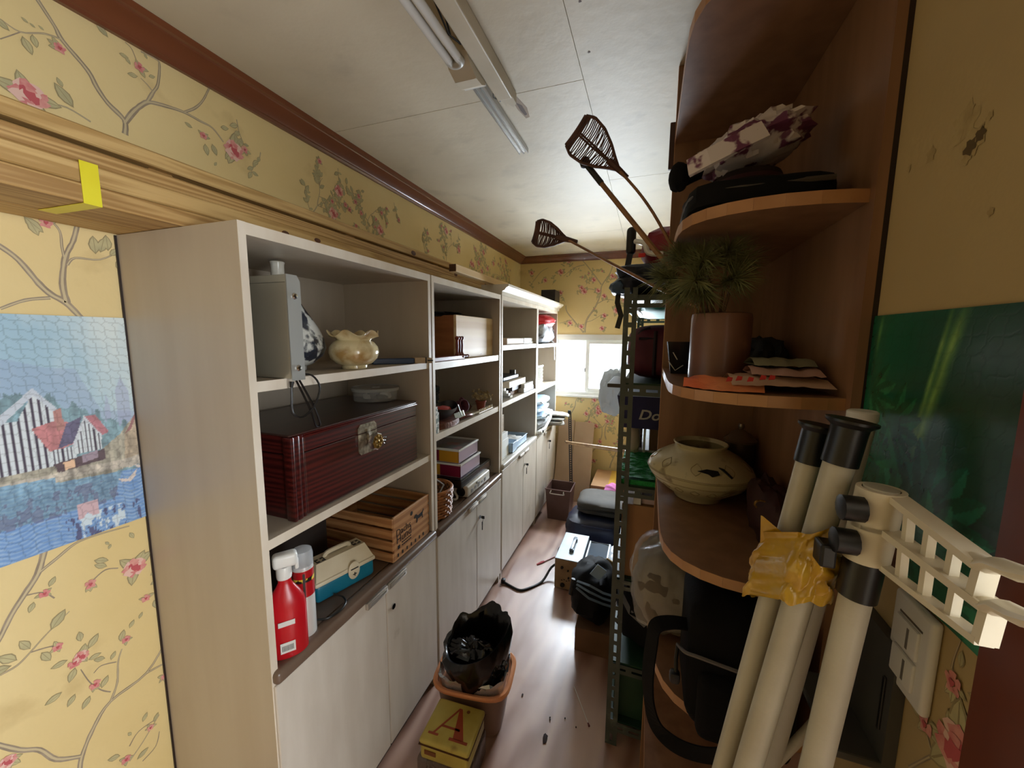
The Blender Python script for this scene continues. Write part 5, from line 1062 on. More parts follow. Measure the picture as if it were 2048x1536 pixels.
# wicker paddle flowers on long stems
M_rattan = mat('dark_rattan', (84, 50, 34), .6, col2=(62, 34, 24), scale=30)
def wicker_head(t, base, tip, width, seed):
    base, tip = Vector(base), Vector(tip); ax = (tip - base); L_ = ax.length; ax /= L_
    view = (Vector((0, 0, EYE)) - (base + tip) / 2).normalized(); s = ax.cross(view).normalized(); nn = s.cross(ax)
    prof = [(0, .06), (.15, .28), (.35, .62), (.6, .92), (.85, 1.0), (1.0, .80)]
    W = lambda u: np.interp(u, [p[0] for p in prof], [p[1] for p in prof]) * width / 2
    cup = lambda u, w: nn * (-.022 * (1 - (w ** 2)) * math.sin(PI * min(u, .9)))
    P = lambda u, w: base + ax * L_ * u + s * W(u) * w + cup(u, w)
    b = B(); us = [i / 24 for i in range(25)]
    for w in (-1, -.06, .06, 1): b.tube([P(u, w) for u in us], .0042 if abs(w) == 1 else .003, 6)
    b.tube([P(1, w) for w in [-1 + i / 6 for i in range(13)]], .006, 6); b.tube([P(.94, w) for w in [-1 + i / 6 for i in range(13)]], .004, 6)
    b.obj('frame', M_rattan, t, smooth=True)
    b = B(); rnd = random.Random(seed)
    for k in range(26):
        u = .10 + .82 * k / 25; b.tube([P(min(1, max(0, u + .02 * w + rnd.uniform(-.012, .012))), w) for w in (-1, -.5, 0, .5, 1)], .0017, 5)
    b.obj('weave', M_rattan, t, smooth=True)
    b = B().tube([base - ax * .035, base + ax * .02, base + ax * .035], [.006, .010, .009], 8); b.obj('binding', M_rattan, t, smooth=True)
M_stem = mat('bamboo_stem', (150, 108, 66), .5, col2=(120, 82, 46), scale=20)
t = thing('wicker_flower', 'large open wicker paddle on a long stem above the pine branches', 'decoration', (.14, 1.0, 1.62))
h0 = at_y(1236, 338, 1.15); h1 = at_y(1152, 262, 1.13); wicker_head(t, h0, h1, .105, 5)
B().tube([(.142, 1.02, 1.60), at_y(1402, 618, 1.03), at_y(1330, 468, 1.06), at_y(1285, 395, 1.12), h0], .0038, 7).obj('stem', M_stem, t, smooth=True)
t = thing('wicker_flower', 'smaller wicker paddle reaching far to the left from the vase', 'decoration', (.12, 1.0, 1.62))
h0 = at_y(1134, 479, 1.26); h1 = at_y(1070, 464, 1.27); wicker_head(t, h0, h1, .082, 9)
B().tube([(.12, 1.0, 1.60), at_y(1392, 612, 1.02), at_y(1318, 577, 1.08), at_y(1225, 528, 1.17), h0], [.0048, .0048, .0046, .004, .0036], 7).obj('stem', M_stem, t, smooth=True)
t = thing('walking_cane', 'thin wooden cane with a black ball grip standing in the vase', 'cane', (.13, 1.0, 1.62))
k0 = at_y(1170, 325, 1.17); k1 = at_y(1203, 367, 1.16)
B().tube([(.132, 1.005, 1.60), at_y(1408, 622, 1.02), at_y(1310, 500, 1.07), k1], .0068, 8).obj('shaft', M_stem, t, smooth=True)
B().tube([k1, k0], .0085, 10).obj('grip', M_black, t, smooth=True); B().lathe([(.002, -.016), (.011, -.012), (.016, 0), (.011, .012), (.002, .016)], 18, k0).obj('ball', M_black, t, smooth=True)
t = thing('black_shot_glass', 'small black square cup beside the ceramic vase', 'cup', (.07, 1.17, 1.5655))
b = B(); taper_bin(b, .080, 1.19, .042, .05, .066, .07, .088, .004, 1.5655); b.obj('body', mat('black_glaze', (18, 19, 26), .15), t)
B().tube([(.052, 1.1585, 1.60), (.07, 1.156, 1.575), (.09, 1.156, 1.59)], .0012, 4).tube([(.062, 1.153, 1.625), (.074, 1.153, 1.605)], .0012, 4).obj('pale_scratches', M_box_white, t)
solid(soft((.262, 1.13, 1.5655), (.085, .22, .10), .7, .12, 2.4, 141, 16), 'dark_cloth_heap', mat('navy_black_cloth', (20, 23, 28), .7), 'dark cloth heap behind the plastic bags, right of the vase', 'cloth', smooth=True)
# folded plastic bags at the shelf front
M_bagw = mat('printed_bag_white', (222, 196, 172), .45, col2=(206, 164, 142), scale=5); M_bago = mat('printed_bag_orange', (226, 110, 62), .35, col2=(232, 150, 104), scale=9, bump=.6, bscale=40)
def sheet(pts_top, pts_bot, th, m, name, t, bulge=.0, seed=0):
    """folded flat bag between two edge lines, with soft thickness"""
    b = B(); n = 14; vs = []; fs = []
    I = lambda pts, u: Vector([np.interp(u, np.linspace(0, 1, len(pts)), [p[i] for p in pts]) for i in range(3)])
    for k in range(2):
        for i in range(n + 1):
            for j in range(5):
                u, v_ = i / n, j / 4; p = I(pts_top, u).lerp(I(pts_bot, u), v_); e = math.sin(PI * v_) ** .5 * th * (1 + .5 * noise.noise(Vector((u * 5, v_ * 3, seed))))
                p.z += (e if k == 0 else -.0) + .003 * noise.noise(Vector((u * 9, v_ * 4, seed + 7))); vs.append(p)
    for k in range(2):
        o = k * (n + 1) * 5
        for i in range(n):
            for j in range(4): a = o + i * 5 + j; fs.append((a, a + 1, a + 6, a + 5))
    N_ = (n + 1) * 5
    for i in range(n): fs += [(i * 5, i * 5 + 5, N_ + i * 5 + 5, N_ + i * 5), (i * 5 + 4, i * 5 + 9, N_ + i * 5 + 9, N_ + i * 5 + 4)]
    b.add(vs, fs); return b.obj(name, m, t, True)
t = thing('folded_plastic_bag', 'folded orange and white printed plastic bag at the front of the middle corner shelf', 'bag', (.2, .83, 1.566))
z = 1.5675
sheet([(.075, .90, z), (.14, .90, z), (.22, .92, z)], [(.068, .845, z), (.13, .798, z), (.20, .800, z)], .018, M_bago, 'orange_part', t, 0, 1)
sheet([(.15, .93, z + .012), (.22, .95, z + .014), (.305, .97, z + .012)], [(.15, .815, z + .010), (.22, .800, z + .014), (.312, .815, z + .010)], .014, M_bagw, 'white_part', t, 0, 2)
Fb_ = frame((.165, .8075, z + .0215), (.995, -.03, .04), (0, .55, .83), (0, -.83, .55))
b = B()
for k, (u, v_) in enumerate(((-.022, .0), (-.006, .002), (.012, .0), (.032, .004), (.046, .004))): b.prism([(u - .006, v_ - .004), (u + .004, v_ - .003), (u + .006, v_ + .004), (u - .002, v_ + .006)], 2, 0, .0012, Fb_)
b.obj('red_print', mat('red_print', (186, 44, 40), .5), t)
for k, (dz, lab, m) in enumerate(((.030, 'pinkish folded bag in the middle of the folded pile on the corner shelf', mat('pinkish_bag', (206, 168, 158), .5)), (.046, 'grey-green folded bag on top of the folded pile on the corner shelf', mat('greygreen_bag', (140, 140, 118), .55)))):
    t = thing('folded_bag', lab, 'bag', (.25, .88, z + dz), 'folded bags on the corner shelf')
    sheet([(.19, .94, z + dz), (.25, .96, z + dz), (.305, .97, z + dz)], [(.185 + .01 * k, .835 + .03 * k, z + dz), (.24, .818 + .03 * k, z + dz), (.300 - .004 * k, .83 + .03 * k, z + dz)], .012, m, 'body', t, 0, 5 + k)

# celadon vase
cc = (.151, 1.19, 1.2085); KZ = .87
def cel():
    m = mat('celadon_incised', (196, 186, 150), .32, col2=(178, 166, 130), scale=5, coat=.3, bump=.2, bscale=40, spots=((132, 118, 86), 16, .58, .66)); return m
t = thing('celadon_vase', 'wide squat celadon vase with incised leaves on the lower corner shelf', 'vase', cc)
B().lathe([(.055, 0), (.060, .003), (.064, .016), (.088, .034), (.118, .062), (.133, .088), (.136, .100), (.130, .116), (.108, .140), (.082, .158), (.067, .166), (.064, .172), (.070, .184), (.067, .186), (.060, .174), (.09, .12), (.05, .02)], 56, cc, mod=lambda r, z, a, j: (r * 1.02, z * KZ)).obj('body', cel(), t, smooth=True)
b = B(); rnd = random.Random(3)
for k in range(16):
    a = 2 * PI * k / 16 + rnd.uniform(-.1, .1)
    for (rr, zz) in ((.1225, .0665), ):
        pass
def on_vase(a, zz):
    r = np.interp(zz, [.034, .062, .088, .100, .116, .140, .158], [.088, .118, .133, .136, .130, .108, .082]) * 1.02 + .0006; zz = zz * KZ
    return Vector((cc[0] + r * math.cos(a), cc[1] + r * math.sin(a), cc[2] + zz))
for k in range(18):
    a = 2 * PI * k / 18; da = .11
    for (za, zb_, sh) in ((.118, .146, 1), (.066, .046, .9)):
        pts = [on_vase(a - da * sh * math.sin(PI * q / 6), za + (zb_ - za) * q / 6) for q in range(7)] + [on_vase(a + da * sh * math.sin(PI * q / 6), za + (zb_ - za) * q / 6) for q in range(5, 0, -1)]
        if (k % 2) or zb_ < za: b.tube(pts + [pts[0]], .0009, 4, False)
for zz in (.098, .102, .076): b.tube([on_vase(2 * PI * q / 64, zz) for q in range(65)], .0008, 4, False)
b.obj('incised_leaves', mat('celadon_line', (142, 128, 96), .5), t)
solid(B().prism([(-.022, .0), (.0, .008), (.026, .006), (.03, -.004), (.012, -.012), (.004, -.006)], 2, -.0006, .0006, frame(on_vase(math.radians(268), .128), (1, 0, 0), (0, .65, .76), (0, -.76, .65))).prism([(.022, .014), (.034, .012), (.052, -.006), (.050, -.010), (.036, .004)], 2, -.0006, .0006, frame(on_vase(math.radians(276), .130), (1, .1, -.05), (0, .65, .76), (0, -.76, .65))), 'vase_hole', M_black, 'dark broken patch on the shoulder of the celadon vase', 'mark') if False else \
    B().prism([(-.022, .0), (.0, .008), (.026, .006), (.03, -.004), (.012, -.012), (.004, -.006)], 2, -.0006, .0008, frame(on_vase(math.radians(272), .130), (1, 0, 0), (0, .66, .75), (0, -.75, .66))).prism([(.030, .014), (.042, .010), (.060, -.012), (.057, -.015), (.042, .002)], 2, -.0006, .0035, frame(on_vase(math.radians(272), .130), (.985, .17, 0), (-.1, .66, .74), (.1, -.74, .66))).obj('dark_patch', M_black, t)
t = thing('lidded_metal_pot', 'small dark metal pot with a knobbed lid behind the celadon vase', 'pot', (.270, 1.28, 1.2085))
B().lathe([(.030, 0), (.036, .004), (.042, .10), (.040, .150)], 24, (.270, 1.29, 1.2085)).obj('body', mat('tarnished_metal', (86, 72, 60), .35, .7), t, smooth=True)
B().lathe([(.043, .150), (.044, .156), (.034, .164), (.026, .176), (.012, .184), (.006, .188), (.009, .196), (.007, .204), (.0001, .206)], 24, (.270, 1.29, 1.2085)).obj('lid', mat('pewter', (138, 122, 106), .3, .7), t, smooth=True)
t = thing('ornate_trinket', 'dark red trinket with gold curls at the right of the lower corner shelf', 'trinket', (.275, .97, 1.2085))
soft((.275, .98, 1.2085), (.07, .20, .13), .7, .1, 2.5, 151, 14).obj('body', mat('dark_red_velvet', (48, 18, 18), .6), t, True)
for k in range(3):
    c0 = Vector((.243 + .012 * k, .925 - .02 * k, 1.31 - .035 * k)); B().tube([c0 + Vector((.012 * math.cos(q), .0, .009 * math.sin(q))) for q in [i * .5 for i in range(9)]], .0022, 5).obj('gold_curl', M_brass, t, smooth=True)
# stuffed clear plastic bag and black camera bag on the shelf below
t = thing('stuffed_plastic_bag', 'clear plastic bag stuffed with grey cloth, bulging over the shelf edge', 'bag', (.07, 1.03, .9005))
soft((.085, 1.065, .9005), (.205, .25, .225), .8, .05, 2.0, 161, 28, ridge=.06).obj('film', film('crinkled_film', (206, 200, 192), .28, .16, 1.0, 22), t, True)
soft((.086, 1.066, .9025), (.188, .232, .212), .7, .06, 2.2, 162, 16).obj('grey_cloth', mat('grey_brown_cloth', (76, 70, 66), .8, col2=(104, 92, 78), scale=5), t, True)
t = thing('black_camera_bag', 'black padded camera bag with a hanging strap on the lower corner shelf', 'bag', (.19, .93, .9005))
B().rbox((.100, .742, .9015), (.29, .928, 1.165), .035, 4).obj('body', mat('camera_bag_nylon', (10, 9, 10), .9, spec=.15, bump=.2, bscale=200), t, smooth=True)
B().rbox((.118, .722, .905), (.275, .76, 1.04), .018, 3).obj('front_pocket', mat('camera_bag_nylon', (26, 24, 26), .7), t, smooth=True)
B().tube([(.085, .80, 1.035), (.095, .755, 1.058), (.12, .738, 1.068), (.20, .734, 1.060)], .0035, 6).obj('zip_cord', mat('grey_cord', (92, 86, 84), .6), t, smooth=True)
B().tube([(.086, .80, 1.033), (.083, .79, 1.01), (.084, .785, .985)], .004, 6).rbox((.072, .775, .962), (.092, .795, .986), .006).obj('zip_pull', M_black, t, smooth=True)
B().ribbon(smooth3([(.105, .80, 1.085), (.07, .785, 1.092), (.040, .772, 1.085), (.034, .768, 1.05), (.030, .764, .98), (.036, .762, .92), (.052, .760, .872), (.085, .758, .848), (.125, .756, .845), (.165, .745, .868), (.20, .735, .905), (.215, .735, .93)]),
            .030, smooth3([(0, -.2, 1)] * 2 + [(-.6, -.5, .6)] + [(-.75, -.66, 0)] * 3 + [(-.4, -.9, .1)] + [(0, -1, .2)] * 5), .002).obj('strap', M_blackm, t)

# ================================================================== poles, hanger arms, wall things
M_pole = mat('pole_cream', (192, 188, 174), .4, col2=(178, 172, 156), scale=7, bump=.1, bscale=120)
yP = .60
def pole(t, top_px, low_px, y, r, ztop=None, m=None):
    a = at_y(*top_px, y); b_ = at_y(*low_px, y); d = (b_ - a).normalized(); end = a + d * ((a.z - .002) / -d.z)
    return a, end, d
t1 = thing('support_pole', 'leftmost cream pole with a black flared cap, leaning at the right wall', 'pole', (.05, yP, 0), 'leaning cream poles')
a1, e1, d1 = pole(t1, (1621, 908), (1458, 1494), yP, .02); r1 = .0138
B().cyl(a1 - d1 * .0, e1, r1, n=28).obj('tube', M_pole, t1, smooth=True)
def cap(t, a, d, r, h=.036, flare=1.6):
    u = -d; F = frame(a, u.orthogonal().normalized(), u.cross(u.orthogonal()).normalized(), u)
    B().lathe([(r + .0015, -.012), (r + .0025, -.012), (r + .0025, h - .010), (r * 1.18, h - .004), (r * flare, h + .002), (r * flare, h + .005), (r * 1.1, h + .003), (.001, h - .004)], 32, M=F).obj('black_cap', mat('black_rubber', (20, 20, 22), .35), t, smooth=True)
cap(t1, a1, d1, r1)
yQ = .56
t2 = thing('support_pole', 'middle and thickest cream pole with a black flared cap', 'pole', (.13, yQ, 0), 'leaning cream poles')
a2, e2, d2 = pole(t2, (1684, 908), (1508, 1494), yQ, .022); r2 = .0160
B().cyl(a2, e2, r2, n=32).obj('tube', M_pole, t2, smooth=True); cap(t2, a2, d2, r2, .038)
yR = .52
t3 = thing('hanger_pole', 'cream pole with black sleeve carrying two perforated hanger arms', 'pole', (.2, yR, 0))
a3, e3, d3 = pole(t3, (1763, 975), (1640, 1494), yR, .02); r3 = .0152
B().cyl(a3, e3, r3, n=28).obj('tube', M_pole, t3, smooth=True)
def along(a, d, py, y):   # point of the pole axis whose picture row is py
    lo, hi = 0.0, 1.2
    for _ in range(40):
        m_ = (lo + hi) / 2; p = a + d * m_; v = RW.T @ np.array([p.x, p.y, p.z - EYE]); r_ = CY + FPX * v[1] / v[2]
        if r_ < py: lo = m_
        else: hi = m_
    return a + d * lo
s0, s1_ = along(a3, d3, 1105, yR), along(a3, d3, 1190, yR)
B().cyl(s0, s1_, r3 + .0035, n=28).obj('black_sleeve', mat('black_rubber', (20, 20, 22), .35), t3, smooth=True)
M_arm = mat('arm_cream', (226, 218, 198), .38, col2=(214, 204, 182), scale=9)
for k, (py0, ends, lab) in enumerate(((1015, ((1974, 1133), (2046, 1149), (1984, 1204)), 'arm'), (1080, ((1988, 1217), (2050, 1238), (1974, 1287)), 'arm'))):
    c0 = along(a3, d3, py0, yR); ye = .388 - .010 * k
    pe = at_y(*ends[0], ye); ph = at_y(*ends[1], ye - .03); pbm = at_y(*ends[2], ye)
    arm = B().lathe([(r3 + .001, -.022), (r3 + .006, -.022), (r3 + .006, .022), (r3 + .001, .022)], 28, M=frame(c0, (1, 0, 0), (0, 1, 0), -d3)).obj('hanger_arm', M_arm, t3, smooth=True)
    top0 = c0 + Vector((r3 * .6, -.01, .018)); bot0 = c0 + Vector((r3 * .6, -.014, -.022)); H_ = pe.z - pbm.z
    pbm = Vector((pe.x - .002, pe.y, pe.z - H_))
    b = B()
    w_ = .0075
    sd = (pe - top0); sd = Vector((-sd.y, sd.x, 0)).normalized()
    def bar(p, q, hh, ww):
        d = (q - p).normalized(); s = sd * ww; u = s.cross(d).normalized() * hh
        vs = [p - s - u, p + s - u, p + s + u, p - s + u, q - s - u, q + s - u, q + s + u, q - s + u]
        b.add(vs, [(0, 1, 2, 3), (7, 6, 5, 4), (0, 4, 5, 1), (1, 5, 6, 2), (2, 6, 7, 3), (3, 7, 4, 0)])
    bar(top0, pe, .0035, w_ * 1.25); bar(bot0, pbm, .003, w_ * .8)
    for u in (.22, .48, .74, 1.0): bar(top0.lerp(pe, u), bot0.lerp(pbm, u), .0035 if u < 1 else .004, w_ * (.45 if u < 1 else .8))
    b.obj('ladder_frame', M_arm, arm)
    B().tube([pe + Vector((0, .012, .0)), pe, pe.lerp(ph, .35) + Vector((0, 0, .003)), ph, ph + (ph - pe) * .5], [.009, .010, .010, .010, .008], 10, sy=.6).obj('hook_end', M_arm, arm, smooth=True)
    kb = c0 + Vector((-r3 - .012, -.012, 0))
    B().lathe([(.008, -.012), (.014, -.010), (.014, .010), (.008, .012)], 12, M=frame(kb, (0, 0, 1), (0, 1, 0), (1, 0, 0))).obj('knob', M_black, arm, smooth=True)
B().rbox((a3.x - .052, yR - .012, along(a3, d3, 1120, yR).z - .012), (a3.x - .036, yR + .012, along(a3, d3, 1075, yR).z - .012), .003).obj('latch_block', M_black, t3)
t4 = thing('support_pole', 'short-showing cream pole behind the middle one, only its white top in view', 'pole', (.3, .66, 0), 'leaning cream poles')
a4 = at_y(1724, 838, .655); a4b = at_y(1562, 1430, .655); B().cyl(a4, a4 + (a4b - a4) * (a4.z / (a4.z - a4b.z)) * .999, .0165, n=24).obj('tube', M_pole, t4, smooth=True); B().lathe([(.0168, -.002), (.0175, 0), (.0175, .010), (.015, .012), (.001, .012)], 24, a4 + Vector((0, 0, 0))).obj('cap', M_box_white, t4, smooth=True)
t5 = thing('thin_white_rod', 'thin white rod slanting across behind the poles near the floor', 'rod', (.2, .66, 0))
B().cyl(at_y(1645, 1430, .66), at_y(1440, 1640, .64), .0075, n=12).obj('rod', M_pole, t5, smooth=True)
# crumpled yellow plastic wrapped round two poles
t = thing('yellow_plastic_wrap', 'crumpled translucent yellow plastic wrapped round the two left poles', 'plastic wrap', (.18, .58, 1.3))
b = B(); w0, w1 = along(a1, d1, 1062, yP), along(a1, d1, 1190, yP); q0, q1 = along(a2, d2, 1062, yQ), along(a2, d2, 1200, yQ)
n1, n2 = 96, 28; vs = []
for j in range(n2 + 1):
    v_ = j / n2; cA = w0.lerp(w1, v_); cB = q0.lerp(q1, v_); ax = (cB - cA).normalized(); pr_ = ax.cross(Vector((0, 0, 1))).normalized()
    for i in range(n1):
        a = 2 * PI * i / n1; ca, sa = math.cos(a), math.sin(a); rad = .027 + .004 * math.sin(PI * v_); ctr = cA if ca < 0 else cB
        p = ctr + ax * ca * rad + pr_ * sa * rad
        if ca >= 0 and False: pass
        q = Vector((math.cos(a) * 2.2, math.sin(a) * 2.2, v_ * 4)); d = abs(noise.noise(Vector((q.x * .8 + q.z * .5, q.y * .8 + q.z * .5, q.z * .6)))) * .016 + abs(noise.noise(Vector((q.x * 2 - q.z, q.y * 2 + q.z, q.z)))) * .005
        p += (p - (cA + cB) / 2).normalized() * d; p.z += .012 * noise.noise(Vector((ca * 2, sa * 2, j // n2 * 3 + .3))) * (1 if j < 3 or j > n2 - 3 else 0)
        vs.append(p)
fs = [(j * n1 + i, j * n1 + (i + 1) % n1, (j + 1) * n1 + (i + 1) % n1, (j + 1) * n1 + i) for j in range(n2) for i in range(n1)]
b.add(vs, fs); b.obj('film', mat('yellow_film', (196, 158, 44), .2, col2=(176, 132, 26), scale=14, bump=.8, bscale=26, spec=.8), t, smooth=50)
p = along(a1, d1, 1075, yP); b = B().add([p + Vector((-.030, -.004, -.012)), p + Vector((-.034, -.01, .030)), p + Vector((-.004, -.028, .010)), p + Vector((.0, -.026, -.016)), p + Vector((-.032, -.003, -.012)), p + Vector((-.036, -.009, .030)), p + Vector((-.006, -.026, .011)), p + Vector((-.002, -.024, -.016))], [(0, 1, 2, 3), (7, 6, 5, 4), (0, 4, 5, 1), (1, 5, 6, 2), (2, 6, 7, 3), (3, 7, 4, 0)]).obj('loose_corner', mat('yellow_film', (206, 160, 40), .18), t)
# grey plastic seat-like bracket behind the poles
t = thing('grey_plastic_bracket', 'dark grey moulded plastic bracket with a slot, on the wall behind the poles', 'bracket', (.32, .70, 1.1))
pl = [(.60, 1.09), (.60, 1.245), (.606, 1.258), (.62, 1.262), (.72, 1.262), (.74, 1.25), (.745, 1.09)]
B().prism([(y, z) for y, z in pl], 0, .325, .3395).obj('plate', mat('grey_plastic', (74, 74, 72), .45), t, smooth=30)
B().rbox((.3225, .612, 1.13), (.326, .618, 1.21), .001, 1).obj('slot', M_black, t)
B().rbox((.268, .60, 1.080), (.3395, .745, 1.092), .003).obj('ledge', mat('grey_plastic', (74, 74, 72), .45), t)
# light switch
t = thing('light_switch', 'white double light switch under the green jigsaw picture', 'switch', (XR, .59, 1.27))
y0, y1, z0_, z1_ = .553, .627, 1.212, 1.337
B().rbox((XR - .012, y0, z0_), (XR - .0005, y1, z1_), .005, 3).obj('plate', M_white, t, smooth=True)
for k in range(2):
    za = 1.228 + k * .043; r_ = B().rbox((XR - .016, y0 + .016, za), (XR - .011, y1 - .014, za + .039), .003, 2, None).obj('rocker', M_white, t, smooth=True)
    B().box((XR - .0165, y0 + .030, za + .006), (XR - .0158, y0 + .034, za + .033)).obj('mark', mat('grey_print', (120, 116, 112), .5), r_)
B().box((XR - .0125, y0 + .014, 1.312), (XR - .0118, y1 - .016, 1.3145)).obj('seam', mat('seam_dark', (96, 88, 76), .6), t)

# ================================================================== wallpaper print (flat mesh print on the paper)
MP = [mat('print_branch', (166, 150, 128), .6, col2=(146, 130, 110), scale=30), mat('print_branch_light', (202, 186, 148), .6), mat('print_leaf', (196, 186, 140), .6, col2=(180, 172, 132), scale=40),
      mat('print_leaf_line', (158, 144, 106), .6), mat('print_pink', (210, 124, 124), .6, col2=(224, 162, 150), scale=60), mat('print_pale_pink', (232, 192, 178), .6), mat('print_rose', (192, 88, 94), .6)]
class Print:
    def __init__(self, to3, n): self.b = B(); self.to3 = to3; self.n = Vector(n)
    def poly(self, pts, m, lay):
        self.k = getattr(self, 'k', 0) + 1; self.b.mi(m).add([self.to3(u, v) + self.n * (.0004 + .00030 * lay + (self.k % 40) * 6e-6) for u, v in pts], [tuple(range(len(pts)))])
    def stroke(self, pts, w0, w1):
        pts = smooth2(pts); n = len(pts)
        for lay, m, k in ((0, 0, 1.0), (1, 1, .38)):
            L, R = [], []
            for i, (u, v) in enumerate(pts):
                a = pts[max(i - 1, 0)]; c = pts[min(i + 1, n - 1)]; dx, dy = c[0] - a[0], c[1] - a[1]; l = math.hypot(dx, dy) or 1
                w = (w0 + (w1 - w0) * i / (n - 1)) * k * (1 + .25 * noise.noise(Vector((u * 60, v * 60, 0)))) / 2
                o = w * .25 if m == 1 else 0
                L.append((u - dy / l * (w + o), v + dx / l * (w + o))); R.append((u + dy / l * (w - o), v - dx / l * (w - o)))
            if w0 * k < .0012 and m == 1: continue
            for i in range(n - 1): self.poly([L[i], L[i + 1], R[i + 1], R[i]], m, lay)
    def leaf(self, u, v, s, ang):
        ca, sa = math.cos(ang), math.sin(ang)
        sh = [(0, 0), (.25, .20), (.5, .26), (.78, .16), (1, 0), (.78, -.16), (.5, -.26), (.25, -.20)]
        self.poly([(u + s * (x * ca - y * sa), v + s * (x * sa + y * ca)) for x, y in sh], 3, 2)
        self.poly([(u + s * (.06 + x * .88) * ca - s * y * .78 * sa, v + s * (.06 + x * .88) * sa + s * y * .78 * ca) for x, y in sh], 2, 3)
        self.poly([(u + s * (x * ca - y * sa), v + s * (x * sa + y * ca)) for x, y in ((0, .01), (.9, .012), (.9, -.012), (0, -.02))], 3, 4)
    def disc(self, u, v, r, m, lay, n=9, wob=.2, ph=0):
        self.poly([(u + r * (1 + wob * math.sin(k * 2.4 + ph)) * math.cos(2 * PI * k / n), v + r * (1 + wob * math.sin(k * 2.4 + ph)) * math.sin(2 * PI * k / n)) for k in range(n)], m, lay)
    def flower(self, u, v, r, seed=0):
        rnd = random.Random(seed); big = r > .014
        for k in range(3 if not big else 4): self.leaf(u, v, r * rnd.uniform(1.5, 2.1), rnd.uniform(0, 6.28))
        N = 9 if big else 5
        for k in range(N):
            a = 2 * PI * k / N + rnd.random() * .4; self.disc(u + r * .62 * math.cos(a), v + r * .62 * math.sin(a), r * .42, (4, 5)[k % 2 if big else 0], 5 + k % 3, 8, .25, k)
        if big:
            for k in range(6):
                a = 2 * PI * k / 6 + .3; self.disc(u + r * .34 * math.cos(a), v + r * .34 * math.sin(a), r * .30, (5, 4, 6)[k % 3], 8 + k % 2, 8, .25, k)
        self.disc(u, v, r * .34, 6, 10, 8, .3)
    def sprig(self, u, v, ang, s, rnd, depth=0):
        n = 5; pts = [(u, v)]; a = ang
        for k in range(n): a += rnd.uniform(-.35, .35); pts.append((pts[-1][0] + s / n * math.cos(a), pts[-1][1] + s / n * math.sin(a)))
        self.stroke(pts, .0035 if depth == 0 else .0022, .0012)
        for k in range(1, n + 1):
            for q in range(2):
                if rnd.random() < .8: self.leaf(*pts[k], rnd.uniform(.018, .034), a + rnd.uniform(-1.9, 1.9))
        if rnd.random() < .7: self.flower(*pts[-1], rnd.choice((.008, .010, .012, .024)), rnd.randrange(999))
    def tree(self, u, v, ang, s, w, rnd, lim, depth=0):
        n = 6; pts = [(u, v)]; a = ang
        for k in range(n):
            a += rnd.uniform(-.32, .32); p = (pts[-1][0] + s / n * math.cos(a), pts[-1][1] + s / n * math.sin(a))
            if not (lim[0] < p[0] < lim[1] and lim[2] < p[1] < lim[3]): break
            pts.append(p)
        if len(pts) < 3: return
        self.stroke(pts, w, w * .55)
        for k in range(2, len(pts)):
            if rnd.random() < .75: self.sprig(*pts[k], a + rnd.choice((-1, 1)) * rnd.uniform(.5, 1.3), rnd.uniform(.05, .11), rnd, 1)
        if depth < 2:
            for q in (-1, 1): self.tree(*pts[-1], a + q * rnd.uniform(.35, .8), s * .75, w * .6, rnd, lim, depth + 1)
def smooth2(pts, m=4):
    if len(pts) < 3: return pts
    P_ = [pts[0]] + list(pts) + [pts[-1]]; out = []
    for i in range(1, len(P_) - 2):
        p0, p1, p2, p3 = P_[i - 1:i + 3]
        for k in range(m):
            t = k / m
            out.append(tuple(.5 * (2 * p1[j] + (p2[j] - p0[j]) * t + (2 * p0[j] - 5 * p1[j] + 4 * p2[j] - p3[j]) * t * t + (3 * p1[j] - p0[j] - 3 * p2[j] + p3[j]) * t ** 3) for j in range(len(p1))))
    return out + [tuple(pts[-1])]
pl_ = Print(lambda u, v: Vector((XL, u, v)), (1, 0, 0))
def L3(ox, oy, sc, pts):
    r = []
    for x, y in pts: q = at_x(ox + x / sc, oy + y / sc, XL); r.append((q.y, q.z))
    return r
# upper band left
S1 = lambda pts: L3(0, 0, 3.2, pts)
for pts, w0, w1 in (([(800, 860), (795, 770), (690, 660), (620, 560), (560, 450), (400, 260), (350, 170), (240, 0), (160, -120)], .014, .007), ([(797, 790), (850, 720), (910, 670), (960, 655), (1080, 685), (1180, 720), (1280, 775), (1360, 820), (1430, 910)], .014, .004),
                    ([(940, 655), (980, 590), (1010, 540), (1020, 420), (1000, 380), (900, 330)], .009, .004), ([(1180, 718), (1250, 690), (1300, 640), (1340, 560)], .007, .005), ([(400, 255), (280, 215), (130, 205), (0, 120)], .004, .002), ([(580, 780), (430, 690), (300, 660)], .004, .003), ([(980, 590), (940, 540), (900, 500)], .004, .002), ([(870, 380), (840, 310), (800, 270)], .002, .002), ([(130, 205), (60, 230), (0, 250)], .002, .002)):
    pl_.stroke(S1(pts), w0, w1)
for (x, y, r) in ((380, 310, .011), (890, 430, .012), (1300, 870, .011), (1495, 965, .031), (185, 610, .030)): pl_.flower(*S1([(x, y)])[0], r, x)
for (x, y, s, a) in ((140, 230, .034, -1.2), (205, 220, .026, -1.4), (690, 240, .03, 2.4), (760, 340, .02, 0), (800, 360, .018, -1), (950, 490, .018, .5), (880, 490, .024, 3.4), (940, 380, .014, 2), (1410, 815, .028, .3), (1230, 820, .022, 2.8), (1310, 920, .034, -1.4), (1355, 920, .034, -1.2), (400, 560, .02, 2), (470, 690, .05, 2.2), (60, 200, .03, 2.5), (180, 150, .012, 2.6), (225, 180, .010, 2.6), (280, 195, .010, 2.6), (1370, 1060, .016, 1)): pl_.leaf(*S1([(x, y)])[0], s, a)
